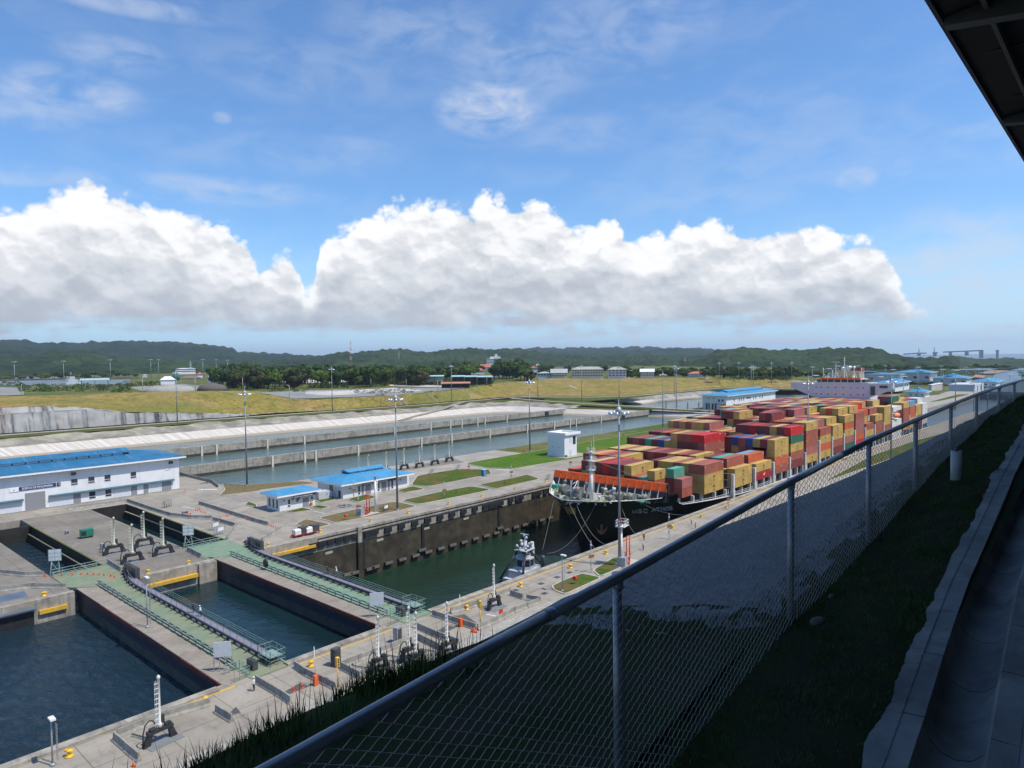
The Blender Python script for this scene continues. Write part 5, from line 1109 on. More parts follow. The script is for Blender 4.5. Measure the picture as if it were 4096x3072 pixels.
CC = dict(y=('ochre yellow', (0.50, 0.335, 0.10)), m=('maroon', (0.20, 0.045, 0.043)), b=('rusty brown', (0.34, 0.10, 0.065)), r=('bright red', (0.52, 0.025, 0.025)), o=('orange red', (0.52, 0.115, 0.045)), g=('dark green', (0.035, 0.13, 0.085)), t=('sea green', (0.10, 0.33, 0.24)),
          l=('blue', (0.03, 0.09, 0.26)), s=('sky blue', (0.14, 0.32, 0.46)), w=('white', (0.62, 0.62, 0.60)), p=('dusty pink red', (0.36, 0.13, 0.11)), k=('light ochre', (0.55, 0.40, 0.19)))
FIX = {('B', 1): 'yyb', ('C', 0): 'yy', ('C', 1): 'yyb', ('C', 2): 'bbt', ('C', 3): 'bbm', ('D', 0): 'Ry', ('D', 1): 'bbo', ('D', 2): 'bys', ('E', 0): 'boyy', ('E', 1): 'mmym', ('E', 2): 'yyyy', ('E', 3): 'mmml', ('E', 4): 'yybb', ('E', 5): 'mwyl', ('E', 6): 'mymm', ('F', 0): 'mbygr', ('F', 1): 'mmymm', ('F', 2): 'yyyyy', ('F', 3): 'mmmmm', ('F', 4): 'mmrrm', ('F', 5): 'mmmmr', ('F', 6): 'yyymm', ('G', 0): 'ypbby', ('G', 1): 'yyyyy',
       ('H', 0): 'yoyb', ('I', 0): 'mbyy', ('J', 0): 'gpyoy', ('K', 0): 'roppby'[0:5], ('L', 0): 'gyb', ('M', 0): 'mbbyb'[:4], ('N', 0): 'bbyyy', ('P', 0): 'ybbby'[0:5], ('Q', 0): 'yyoos', ('R', 0): 'mbyy', ('S', 0): 'wwww', ('D', 7): 'mmbbr', ('D', 8): 'mmmmr', ('D', 9): 'mmmmb', ('D', 10): 'mmmmb', ('D', 12): 'yyyyy', ('D', 13): 'mmmll', ('D', 14): 'mmmmm', ('D', 15): 'ttttt', ('S', 1): 'wwwww', ('S', 2): 'wwwww',
       ('A', 7): 'ymy', ('A', 8): 'yym', ('A', 9): 'mmm', ('A', 10): 'mmr', ('A', 11): 'ymm', ('A', 12): 'yyy', ('A', 13): 'bym', ('I', 1): 'yyyyy', ('J', 1): 'mmmmyy', ('K', 1): 'bbyyyy', ('M', 1): 'bbyyb', ('N', 1): 'bbyyy', ('P', 1): 'bbyyy'}
CM = {}
for k, (nm_, c) in CC.items():
    CM[k] = mat('container '+nm_, c, 0.62, var=0.13, scale=0.35, dirt=tuple(x*0.62+0.03 for x in c), dscale=0.22, damt=0.55, spec=0.3)
CM['R'] = mat('container crimson', (0.33, 0.02, 0.035), 0.6, var=0.1, scale=0.35); CC['R'] = ('crimson', (0.33, 0.02, 0.035))
FRM = {}
def cont_mesh(k, L, h):
    b = MB(); W_ = CWD; fr = 0.11
    # corner posts and rails stand proud of corrugated panels
    for x in (0, L-fr):
        for y in (0, W_-fr): b.box((x, y, 0), (x+fr, y+fr, h))
    for z in (0, h-fr):
        for y in (0, W_-fr): b.box((fr, y, z), (L-fr, y+fr, z+fr))
        for x in (0, L-fr): b.box((x, fr, z), (x+fr, W_-fr, z+fr))
    b.box((fr, fr, h-0.07), (L-fr, W_-fr, h-0.02))
    n = int(L/0.56); d = 0.055
    for y0, y1 in ((0.02, 0.02+d), (W_-0.02-d, W_-0.02)):        # corrugation of the long sides
        P = []
        for i in range(n):
            a = fr+(L-2*fr)*i/n; q = (L-2*fr)/n
            P += [(a, y0), (a+q*0.3, y0), (a+q*0.5, y1), (a+q*0.8, y1)]
        P.append((L-fr, y0))
        for (xa, ya), (xb, yb) in zip(P, P[1:]): b.poly([(xa, ya, fr), (xb, yb, fr), (xb, yb, h-fr), (xa, ya, h-fr)] if y0 < 1 else [(xb, yb, fr), (xa, ya, fr), (xa, ya, h-fr), (xb, yb, h-fr)])
    b.poly([(0.04, W_-fr, fr), (0.04, fr, fr), (0.04, fr, h-fr), (0.04, W_-fr, h-fr)]); b.poly([(L-.04, fr, fr), (L-.04, W_-fr, fr), (L-.04, W_-fr, h-fr), (L-.04, fr, h-fr)])
    for y in (0.5, 0.95, 1.45, 1.9): b.box((-0.005, y, 0.15), (0.035, y+0.05, h-0.15))
    me = bpy.data.meshes.new('container'); me.from_pydata(b.v, [], b.f); me.materials.append(CM[k]); me.update(); return me
_CMESH = {}
def cmesh(k, L, h):
    kk = (k, L, round(h, 2))
    if kk not in _CMESH: _CMESH[kk] = cont_mesh(k, L, h)
    return _CMESH[kk]
def text_only(txt, size, sx=1.0, rot=(RAD(90), 0, 0)):
    o = text_mesh('logo', txt, size, BLK, None, (0, 0, 0), rot, 0.01, 'CENTER'); me = o.data; me.transform(Matrix.Rotation(RAD(90), 4, 'X')); bpy.data.objects.remove(o); return me
LG1, LG2 = text_only('m', 1.75), text_only('sc', 1.1)
_b = MB(); _b.box((0, -0.01, 0), (1, 0.0, 0.16)); _b.box((0, -0.01, 0.22), (0.7, 0.0, 0.32)); _o = _b.build('code_plate', SHIPW); CODEM = _o.data; bpy.data.objects.remove(_o)
CANDS = []; FAIR = {}
rnd = random.Random(11)
pal = 'y'*9+'k'*3+'m'*9+'b'*8+'p'*3+'o'*2+'g'+'t'+'r'
def height(bay, row):
    h = HT[bay][row]; return int(math.ceil(h)) if h != 4.5 else 4
cols = {}
for bi, (bn, bx_) in enumerate(BAYS):
    for row in range(NR):
        h = height(bn, row)
        f = FIX.get((bn, row), '')
        if bn == 'A' and row < 5: continue
        run = ''
        for t in range(h): run += f[t] if t < len(f) else rnd.choice(pal)
        cols[bn, row] = run
for bn, bx_ in BAYS:
    bi = [n for n, _ in BAYS].index(bn)
    for row in range(NR):
        if (bn, row) not in cols: continue
        h = len(cols[bn, row]); y = CY-24.05+0.2+row*PIT+0.05
        hn = height(bn, row-1) if row > 0 else 0
        if bn == 'A' and row == 5: hn = 0
        hf = height(BAYS[bi-1][0], row) if bi > 0 else 0
        if bn == 'P': hf = 9
        for t in range(h):
            vis = 0
            if t >= hn: vis += 12.0*2.84*0.75             # near long side in view
            if t >= hf-0 and bn != 'P': vis += 2.44*2.84*0.6
            if t == h-1: vis += 12*2.44*0.14
            if vis == 0: continue
            dist = math.hypot(bx_+6, y)
            CANDS.append((vis/dist**2*1e4, bn, bi, row, t, y, t >= hn))
CANDS.sort(key=lambda c: -c[0])
ROWW = [ORD[i]+' row from quay' for i in range(19)]
def bayw(bi): return ORD[bi]+' bay from bow' if bi < 14 else ORD[bi-14]+' bay behind bridge'
def place_container(k, L, h, x, y, z, label):
    o = bpy.data.objects.new('shipping_container', cmesh(k, L, h)); COL.objects.link(o); o.location = (x, y, z)
    return tag(o, label, 'container', 'shipping containers stacked on the ship')
NIND = 286
rest = {}
for i, (a, bn, bi, row, t, y, near) in enumerate(CANDS):
    k = cols[bn, row][t]; hh = TH[bn]; z = ZC+t*hh; x = BX[bn]; gap = hh-0.03
    if bn == 'E' and row == 0 and t < 2: Ls = [0, 6.1]
    else: Ls = [None]
    if i < NIND:
        for q in Ls:
            lab = f'{CC[k][0]} container, {ORD[t]} tier, {ROWW[row]}, {bayw(bi)}'
            if q is not None: lab = f'short {CC[k][0]} container, {"forward" if q == 0 else "aft"}, {ORD[t]} tier, {bayw(bi)}'
            o = place_container(k, W40 if q is None else W20, gap, x+(q or 0), y, z, lab)
            if near and k == 'y' and q is None and bi < 13:
                e = bpy.data.objects.new('lettering', LG1); COL.objects.link(e); e.parent = o; e.location = (W40*0.5, 0.0, gap*0.42); e.scale = (0.9, 1, 0.95)
                e = bpy.data.objects.new('lettering', LG2); COL.objects.link(e); e.parent = o; e.location = (W40*0.5, 0.0, gap*0.12); e.scale = (0.9, 1, 0.95)
            if near and k not in 'ywk' and bi < 7:
                for mx_, mz_, mw_ in ((W40-1.0 if q is None else 5.0, gap-0.55, 0.75), (0.35, gap-0.75, 0.4)):
                    e = bpy.data.objects.new('code_plate', CODEM); COL.objects.link(e); e.parent = o; e.location = (mx_, -0.01, mz_); e.scale = (mw_, 1, 1)
            if k == 'R':
                b = MB(); b.prism([(-0.9, 0.3), (0.2, 0), (0.9, 1.1), (0.55, 0.95), (0.2, 1.3), (0.1, .8), (-0.8, 0.7)][::-1], -0.03, 0.0, 'y'); b2 = MB(); b2.v = [(v[2]*0+v[0], v[1], v[2]) for v in b.v]; b2.f = b.f; b2.mi = b.mi; b2.sm = b.sm
                b = MB(); b.prism([(0.3, -0.9), (0.0, 0.2), (1.1, 0.9), (0.95, 0.55), (1.3, 0.2), (.8, 0.1), (0.7, -0.8)], -0.03, 0.0, 'y'); e = b.build('bird_logo', mat('gold logo', (0.75, 0.45, 0.08)), o); e.location = (6.3, 0, 0.85)
    else: rest.setdefault(k, []).append((x, y, z, gap))
# shorter boxes on the narrow first bay
for (x, row, t, k, lab) in ((173.7, 2, 0, 'b', 'short rusty brown container, lower of the two nearest the bow'), (173.7, 2, 1, 'p', 'short dusty pink container, upper of the two nearest the bow'), (173.7, 3, 0, 'm', 'short maroon container under another one beside the breakwater'), (173.7, 3, 1, 'm', 'short maroon container below the short sea green one'),
                            (173.7, 3, 2, 't', 'short sea green container on top of the bow stack'), (167.6, 4, 0, 'b', 'short rusty brown container low behind the breakwater'), (167.6, 4, 1, 'b', 'short rusty brown container right under the short yellow one'), (167.6, 4, 2, 'y', 'short ochre container with black letters behind the orange breakwater'), (173.7, 4, 0, 'm', 'short maroon container hidden low behind the yellow one'), (173.7, 4, 1, 'b', 'short rusty brown container behind the short yellow one')):
    y = CY-24.05+0.25+row*PIT; o = place_container(k, W20, 2.56, x, y, ZC+t*2.6, lab)
    if k == 'y':
        e = bpy.data.objects.new('lettering', LG1); COL.objects.link(e); e.parent = o; e.location = (3.3, 0.0, 1.15); e = bpy.data.objects.new('lettering', LG2); COL.objects.link(e); e.parent = o; e.location = (3.3, 0.0, 0.35)
if rest:
    b = MB(); ks = list(rest)
    for i, k in enumerate(ks):
        b.k = i
        for x, y, z, h in rest[k]: b.box((x, y, z), (x+W40, y+CWD, z+h))
    stuff(b.build('container_stack', [CM[k] for k in ks]), 'small far containers packed in the middle and stern of the ship', 'containers')
# hatch coamings under the stacks, lashing posts and stanchions
b = MB()
for bn, x in BAYS:
    w_ = min(22.5, hbx(x, -1.4)-1.2)
    b.box((x+0.1, CY-w_+0.0, -1.4), (x+12.1, CY+w_, ZC-0.12))
b.build('hatch_coaming', DKG, ship)
for i, (bn, x) in enumerate(BAYS[1:14]+BAYS[15:]):
    if x < 190: continue
    yy = CY-24.0; hgt = 4.6 if i < 6 else 7.5
    b = MB(); b.box((x-1.55, yy-0.1, -1.4), (x-0.75, yy+0.75, 1.2+hgt)); b.box((x-1.75, yy-0.15, -1.4), (x-0.55, yy+0.9, 1.0)); b.build('lashing_post', SHIPW, ship)
    b = MB()
    for z in (1.4, 1.4+hgt*0.5, 1.0+hgt): b.box((x-1.4, yy+0.75, z), (x-0.9, CY+24, z+0.25))
    for k in range(9): b.box((x-1.35, yy+0.75+k*5.8, -1.4), (x-0.95, yy+1.1+k*5.8, 1.0+hgt))
    b.build('lashing_bridge', MACH, ship)
for bn, x in BAYS:
    for k in (0.4, 5.9, 11.3):
        b = MB(); w_ = min(24.0, hbx(x+k, -1.4)-0.25)+0.05; b.box((x+k, CY-w_+0.05, -1.4), (x+k+0.55, CY-w_+0.9, ZC-0.13)); b.build('stanchion', SHIPW, ship)
for x in (169.8, 171.6): b = MB(); b.box((x, 96.4, -1.4), (x+0.7, 97.3, 1.4)); b.build('stanchion', SHIPW, ship)
b = MB(); b.box((168.6, 97.4, -1.4), (173.2, 101, 1.35)); b.build('deck_house', SHIPW, ship)
for (xa, xb) in ((170, 181), (182, 195), (197, 211), (213, 226)):
    b = MB(); n = 8
    for h_ in (0.5, 1.0): b.tube([(xa+(xb-xa)*k/n, CY-hbx(xa+(xb-xa)*k/n, -0.8)+0.35, -1.3+h_+0.3) for k in range(n+1)], 0.05, 4)
    for k in range(n+1): x = xa+(xb-xa)*k/n; b.tube([(x, CY-hbx(x, -.8)+0.35, -1.4), (x, CY-hbx(x, -.8)+0.35, 0.1)], 0.05, 4)
    b.build('deck_rail', SHIPW, ship)

# ---------------------------------------------------------------- lower chamber seen beyond the stern
slab('quay_apron', rect(572, 1040, 30, YR), -24, -8.9, PAVE); slab('quay_apron', rect(572, 1040, YL, 180), -24, -8.9, PAVE_L)
slab('lock_head', rect(540, 571.9, 30, YR), -24, 0.004, PAVE); slab('lock_head', rect(540, 571.9, YL, 180), -24, 0.004, PAVE)
sheet('water_lower_chamber', rect(540, 985, YR, YL), -13.5, W_BAY)
for x in (985, 1012):
    t = tag(MB().build('lock_gate', DKG), 'dark far lock gate across the lower chamber, '+('first' if x == 985 else 'second')+' beyond the ship', 'gate')
    bpy.data.objects.remove(t)
    b = MB(); b.box((0, 0, -14), (9, YL-YR, 0.3)); g_ = b.build('lock_gate', DKG, None, (x, YR, -8.9)); tag(g_, 'dark far lock gate across the lower chamber, '+('nearer' if x == 985 else 'farther')+' of two', 'gate')
# ---------------------------------------------------------------- viewer's hill, fence, drain and canopy
GX = [(-30, 37.9), (-5, 38.05), (1, 38.15), (4, 38.24), (6.5, 38.6), (9.2, 38.85), (14.2, 39.42), (18.3, 39.75), (24, 39.9), (60, 40.0), (700, 40)]
CX = [(-30, 37.6), (-5, 37.85), (2.7, 37.88), (3.7, 37.93), (5, 37.85), (8.6, 37.98), (13, 38.07), (20, 37.93), (31, 37.8), (54, 37.15), (100, 36), (300, 30), (700, 22)]
def HZ(x, y):
    g_, c_ = interp(x, GX), interp(x, CX)
    if y < 2.6: z = g_-0.12*max(0, y-1.6)
    elif y < 5.3: u = (y-2.6)/2.7; z = (g_-0.12)*(1-u)+c_*u
    elif y < 6.2: z = c_-(y-5.3)*0.5
    else: z = interp(y, [(6.2, c_-0.45), (56, 0.4), (58.5, 0.02)])
    return z+0.05*nz(x, y, 0, 0.7)+0.02*nz(x, y, 4, 2.5)
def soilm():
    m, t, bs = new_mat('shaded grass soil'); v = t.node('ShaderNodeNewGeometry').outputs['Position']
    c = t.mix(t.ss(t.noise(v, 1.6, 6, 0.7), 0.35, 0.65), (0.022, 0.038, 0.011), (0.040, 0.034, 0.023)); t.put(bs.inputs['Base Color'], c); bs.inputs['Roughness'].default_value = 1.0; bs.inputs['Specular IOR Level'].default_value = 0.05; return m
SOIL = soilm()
GRAV2 = mat('grey crushed stone', (0.19, 0.19, 0.195), 0.95, var=0.22, scale=9, dirt=(0.14, 0.14, 0.14), dscale=2.2, damt=0.5, bump=0.8, bscale=28, spec=0.2)
hx = list(np.arange(-12, 30, 0.35))+list(np.arange(30, 90, 2))+list(np.arange(90, 541, 25)); hy1 = list(np.arange(1.28, 6.3, 0.16))
def grid(name, X, Y, f, m, kind=True):
    b = MB(); n = len(Y)
    for x in X:
        for y in Y: b.vert((x, y, f(x, y)))
    for i in range(len(X)-1):
        for j in range(n-1): b.face((i*n+j, (i+1)*n+j, (i+1)*n+j+1, i*n+j+1), True)
    o = b.build(name, m); return struct(o) if kind else o
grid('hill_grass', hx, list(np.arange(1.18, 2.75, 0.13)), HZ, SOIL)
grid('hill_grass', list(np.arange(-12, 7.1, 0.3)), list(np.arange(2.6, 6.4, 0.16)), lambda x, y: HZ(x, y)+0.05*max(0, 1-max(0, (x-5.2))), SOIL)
grid('gravel_shoulder', list(np.arange(4.4, 30, 0.35))+list(np.arange(30, 90, 2))+list(np.arange(90, 541, 25)), list(np.arange(2.6, 6.4, 0.2)), HZ, GRAV2)
grid('hill_slope', hx, [6.2, 10, 20, 30, 40, 50, 58.5], HZ, ROCKB)
sheet('gravel_strip', [(-400, 57), (540, 57), (540, 72.6), (75, 72.8), (60, 73.2), (40, 72.5), (-400, 72.5)], 0.03, GRAVEL)
# drain channel and paved terrace
DRC = mat('grey drain concrete', (0.22, 0.215, 0.205), 0.85, var=0.2, scale=2, dirt=(0.08, 0.078, 0.07), dscale=1.2, damt=0.6)
PAVT = mat('terrace concrete', (0.26, 0.26, 0.26), 0.8, var=0.12, scale=2, dirt=(0.13, 0.13, 0.13), dscale=0.6)
dX = list(np.arange(-8, 41, 0.9))
def cy0(x): return interp(x, [(-8, 0.75), (4.9, 1.05), (8, 1.22), (12.5, 1.33), (18, 1.4), (40, 1.5)])
for i, x in enumerate(dX[:-1]):
    xa, xb = x+0.004, dX[i+1]-0.004; b = MB(); P = []
    for xx in (xa, xb):
        z = interp(xx, GX)+0.03; c = cy0(xx); row = [(c+0.14, z-0.3), (c+0.14, z+0.0), (c, z+0.01), (c, z-0.02)]
        for k in range(7): a = pi*k/6; row.append((c-0.19+0.185*cos(a), z-0.04-0.185*sin(a)))
        row += [(c-0.39, z), (c-0.55, z)]
        P.append([b.vert((xx, y, zz)) for y, zz in row])
    for k in range(len(P[0])-1): b.face((P[0][k], P[0][k+1], P[1][k+1], P[1][k]), 3 < k < 10)
    o = b.build('drain_segment', DRC, None) if False else None
    if i == 0: dch = thing('drain_channel', 'half round concrete drain with a pale kerb running along the shaded grass', 'drain', (0, 0, 0))
    b.build('channel_segment', DRC, dch)
grid('drain_bed', dX, [0.0, 0.9, 1.8], lambda x, y: interp(x, GX)-0.32, SOIL)
grid('terrace', dX, [-9, -4, 0, 0.6], lambda x, y: interp(x, GX)+0.026, PAVT)
b = MB()
for x in np.arange(2, 22, 0.12):                       # broken mortar haunch beside the kerb
    c = cy0(x)+0.14; WF = lambda q: 0.085+0.09*abs(nz(q, 3, 0, .9))+0.035*nz(q, 8, 0, 3.1)+0.02*nz(q, 5, 0, 9.1); w_, w2 = WF(x), WF(x+.12); z = HZ(x, c)
    b.poly([(x, c, interp(x, GX)+0.035), (x+0.12, c, interp(x+.12, GX)+0.035), (x+0.12, c+w2, HZ(x+.12, c+w2)+0.025), (x, c+w_, HZ(x, c+w_)+0.025)])
stuff(b.build('mortar_edge', DRC), 'ragged strip of spilled mortar between the drain kerb and the grass', 'mortar')

# chain link fence
FY = 2.4
RAILP = [(1.35, 39.53), (2.28, 39.6), (3.66, 39.68), (6.67, 39.88), (9.22, 40.02), (11.61, 40.09), (14.19, 40.16), (16.79, 40.22), (19.84, 40.25), (24.16, 40.27), (40, 40.3)]
def railz(x): return interp(x, [(-6, 39.1)]+RAILP)
FEN = mat('galvanised fence tube', (0.27, 0.28, 0.30), 0.38, metal=0.55, var=0.12, scale=3); WIRE = mat('galvanised wire', (0.36, 0.38, 0.42), 0.45, metal=0.3, var=0.1, scale=20)
fence = thing('chain_link_fence', 'galvanised chain link fence with thick top rail crossing the foreground', 'fence', (0, FY, 0))
rx = [-4, 1.35, 2.28, 2.9]; 
for a, c in ((-4, 2.95), (2.95, 8.0), (8.0, 40)):
    xs_ = [a]+[p[0] for p in RAILP if a < p[0] < c]+[c]; b = MB(); b.tube([(x, 0, railz(x)) for x in xs_], 0.033, 14); b.build('top_rail', FEN, fence)
b = MB(); b.lathe([(0.0345, -0.03), (0.0365, -0.02), (0.0365, 0.02), (0.0345, 0.03)], (0, 0, 0), 14, 'x'); o = b.build('rail_sleeve', FEN, fence); o.location = (2.95, 0, railz(2.95)); o.rotation_euler = (0, -0.06, 0)
for x in (-2.0, 0.8, 3.70, 6.68, 9.25, 11.66, 14.25, 16.85, 19.9, 22.6, 25.4, 28.2, 31, 34, 37):
    z = railz(x); b = MB(); b.tube([(x, 0.05, HZ(x, FY)-0.2), (x, 0.05, z-0.02)], 0.031, 12); b.lathe([(0.034, z-0.10), (0.038, z-0.09), (0.038, z-0.03), (0.036, z)], (x, 0.05, 0), 12); b.build('post', FEN, fence)
edges = [-4, -2.0, 0.8, 3.70, 6.68, 9.25, 11.66, 14.25, 16.85, 19.9, 22.6, 25.4, 28.2, 31, 34]
dg = 0.066; kk = 0
for a, c in zip(edges, edges[1:]):
    b = MB(); far_ = a > 16; k = 0; x = a
    while x < c:
        kk += 1; zt, zb = railz(x)-0.02, min(HZ(x, FY)-0.03, railz(x)-0.5); zb = math.floor(zb/dg)*dg; n = int((zt-zb)/(dg/2)); i0 = len(b.v); pts = []
        for i in range(n+1):
            s_ = 1 if (i+kk) % 2 == 0 else -1
            pts.append((x+dg/2+s_*dg*0.51, 0.0+s_*0.0035, zb+i*dg/2))
        w_ = 0.0023
        for p in pts:
            b.v += [(p[0]-w_, p[1]-w_*.6, p[2]), (p[0]+w_, p[1]-w_*.6, p[2]), (p[0], p[1]+w_*1.3, p[2])]
        for i in range(n):
            q = i0+i*3
            for j in range(3): b.face((q+j, q+(j+1) % 3, q+3+(j+1) % 3, q+3+j), True)
        x += dg
    b.build('wire_mesh', WIRE, fence)
# concrete footing, stones, plastic pipe stub
for x, y, w_, h, lab in ((6.75, 2.22, 0.17, 0.03, 'flat concrete footing lump at the foot of the third fence post'), (7.4, 2.3, 0.07, 0.03, 'small flat stone beside the fence foot')):
    b = MB(); b.lathe([(w_*0.5, -0.05), (w_*0.48, h*0.4), (w_*0.3, h*0.9), (0, h)], (0, 0, 0), 9); o = b.build('stone', mat('dull stone', (0.10, 0.09, 0.075), 0.9), None, (x, y, HZ(x, y))); o.scale = (1.5, 0.8, 1); tag(o, lab, 'stone')
b = MB(); px_, py_ = 12.2, 2.02
pipe = thing('pipe_stub', 'short upright white plastic pipe stub standing in the grass beside the fence', 'pipe', (px_, py_, HZ(px_, py_)-0.05))
b.lathe([(0.075, 0), (0.075, 0.48), (0.068, 0.48), (0.068, 0.3)], (0, 0, 0), 16); b.build('tube', mat('white plastic pipe', (0.42, 0.44, 0.46), 0.5, var=0.1, scale=4), pipe)
b = MB(); b.lathe([(0.03, 0.4), (0.03, 0.52), (0.022, 0.54), (0, 0.54)], (0.02, 0, 0), 8); b.build('inner_pipe', DKG, pipe)

# grass blades (countless): short turf on the strip, tall tufts on the crest
BLADE = mat('grass blades', (0.044, 0.082, 0.015), 0.8, var=0.5, scale=6, spec=0.15, dirt=(0.13, 0.12, 0.05), dscale=3, damt=0.5)
def blades(name, N, xr, yr, h0, h1, w_, dens=None, label='', seed=1, bend=0.5):
    R = random.Random(seed); b = MB(); k = 0
    while k < N:
        x, y = R.uniform(*xr), R.uniform(*yr)
        if dens and R.random() > dens(x, y): k += 1; continue
        h = R.uniform(h0, h1)*(0.6+0.8*abs(nz(x, y, 1, 1.3))); a = R.uniform(0, 2*pi); z = HZ(x, y)-0.01
        dx_, dy_ = cos(a)*bend*h*R.uniform(.3, 1), sin(a)*bend*h*R.uniform(.3, 1); ux, uy = -sin(a)*w_, cos(a)*w_
        i = len(b.v); b.v += [(x-ux, y-uy, z), (x+ux, y+uy, z), (x+dx_*0.4+ux*.7, y+dy_*0.4+uy*.7, z+h*0.6), (x+dx_*0.4-ux*.7, y+dy_*0.4-uy*.7, z+h*0.6), (x+dx_, y+dy_, z+h)]
        b.face((i, i+1, i+2, i+3)); b.face((i+3, i+2, i+4)); k += 1
    o = b.build(name, BLADE); return stuff(o, label, 'grass')
blades('turf', 42000, (2.5, 17), (1.32, 2.55), 0.02, 0.06, 0.003, lambda x, y: 1.0 if nz(x, y, 7, 1.1) > -0.35 else 0.25, 'short dark turf between the fence and the drain', 1)
blades('turf', 40000, (1.2, 6.6), (2.5, 5.9), 0.03, 0.10, 0.004, lambda x, y: 1.0 if x < 5.0+nz(y, 0, 0, 1.5) else 0.3, 'dark leafy turf beyond the fence at lower left', 2)
blades('tall_grass', 3800, (1.7, 4.9), (4.7, 5.9), 0.10, 0.30, 0.006, lambda x, y: 1.0 if nz(x, y, 3, 1.9) > -0.1 else 0.15, 'tall dark grass tufts standing on the crest against the bright quay', 3, 0.45)
blades('tall_grass', 260, (1.7, 5.4), (5.0, 5.9), 0.30, 0.52, 0.005, None, 'long single grass stems rising over the crest', 4, 0.35)
blades('turf', 14000, (17, 40), (1.45, 2.5), 0.03, 0.09, 0.006, None, 'distant dark turf along the far part of the fence', 5)
blades('turf', 12000, (6, 26), (2.3, 3.0), 0.02, 0.08, 0.004, None, 'grass fringe at the foot of the fence', 6)

# the stand's canopy above and behind
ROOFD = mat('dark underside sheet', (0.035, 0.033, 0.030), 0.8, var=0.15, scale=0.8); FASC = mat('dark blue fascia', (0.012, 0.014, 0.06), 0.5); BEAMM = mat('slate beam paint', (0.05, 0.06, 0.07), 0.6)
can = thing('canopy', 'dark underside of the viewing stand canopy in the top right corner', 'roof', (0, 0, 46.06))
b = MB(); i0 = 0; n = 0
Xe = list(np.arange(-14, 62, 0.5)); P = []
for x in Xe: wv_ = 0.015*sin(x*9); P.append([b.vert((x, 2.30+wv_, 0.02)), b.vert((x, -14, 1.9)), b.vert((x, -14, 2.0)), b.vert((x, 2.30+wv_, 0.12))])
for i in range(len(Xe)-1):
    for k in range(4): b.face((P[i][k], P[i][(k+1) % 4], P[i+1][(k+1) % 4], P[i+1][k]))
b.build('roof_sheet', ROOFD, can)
b = MB(); b.box((-14, 2.28, -0.03), (62, 2.34, 0.14)); b.build('fascia', FASC, can)
for x in (-12, -6, 0, 6.2, 12.35, 18.4, 24.5, 31, 37, 43, 49, 55):
    b = MB(); b.poly([(x-0.1, 2.2, -0.02), (x+0.1, 2.2, -0.02), (x+0.1, -12, 1.3), (x-0.1, -12, 1.3)]); b.prism([(2.25, 0.0), (-12, 1.85), (-12, 1.3), (1.0, -0.28), (2.25, -0.12)], x-0.12, x+0.12, 'x'); b.build('rafter', BEAMM, can)
for y in (1.72, 0.3, -1.4, -3.4): b = MB(); z = (2.38-y)*0.115; b.box((-14, y-0.03, z-0.14), (62, y+0.03, z-0.0)); b.build('purlin', mat('grey purlin', (0.10, 0.105, 0.095), 0.6), can)
for x in (12.8, 15.6, 21.3):
    b = MB(); b.box((x+1.5-0.02, -8, 0.05), (x+1.5+0.02, 2.3, 0.07)); b.build('sheet_joint', BLK, can)
for x in (-12, 0, 12.35, 24.5, 37, 49): b = MB(); b.tube([(x, -7, -6.4), (x, -7, 1.1)], 0.16, 10); b.build('column', BEAMM, can)
std = thing('unseen_shade_stand', 'unseen wall and steps added behind the viewer to shade the terrace', 'stand', (0, 0, 0))  # out of view, added to cut the skylight under the canopy
b = MB(); b.box((-14, -14.5, 38), (62, -9, 47.5)); b.build('wall', DRC, std)
for k in range(4): b = MB(); b.box((-14, -9+0.9*(k), 38), (62, -9+0.9*(k+1), 41.2-0.45*k)); b.build('step', DRC, std)
# ---------------------------------------------------------------- rolling gates
GREEN = mat('green gate deck', (0.155, 0.25, 0.165), 0.75, var=0.12, scale=0.5, dirt=(0.22, 0.24, 0.17), dscale=0.25, damt=0.6)
GREEN2 = mat('worn green gate deck', (0.165, 0.215, 0.135), 0.8, var=0.14, scale=0.5, dirt=(0.24, 0.22, 0.15), dscale=0.3, damt=0.7)
LEDGE = mat('tan gate ledge', (0.27, 0.235, 0.19), 0.9, var=0.14, scale=0.6, dirt=(0.16, 0.13, 0.11), dscale=0.3); NAVY = mat('dark blue hull steel', (0.022, 0.025, 0.042), 0.55, var=0.3, scale=0.4, streak=((0.08, 0.025, 0.02), 0.5, 0.5))
RUST = mat('red oxide band', (0.15, 0.03, 0.022), 0.8, var=0.3, scale=0.8); WALK = mat('grey walkway grating', (0.20, 0.195, 0.22), 0.7, var=0.1); BLUEB = mat('dark blue beam', (0.03, 0.032, 0.085), 0.5, var=0.1)
GLOW = mat('grey green lower gate steel', (0.085, 0.088, 0.078), 0.7, var=0.3, scale=0.3, dirt=(0.03, 0.03, 0.028), dscale=0.3, damt=0.7)
def rail(mb, P, h=1.1, bars=(0.55, 1.1), step=1.8, r=0.03, n=4):
    P = [Vector(p) for p in P]
    for bz in bars: mb.tube([p+Vector((0, 0, bz)) for p in P], r, n)
    for a, c in zip(P, P[1:]):
        k = max(1, int((c-a).length/step))
        for i in range(k+1): p = a.lerp(c, i/k); mb.tube([p, p+Vector((0, 0, h))], r*1.1, n)
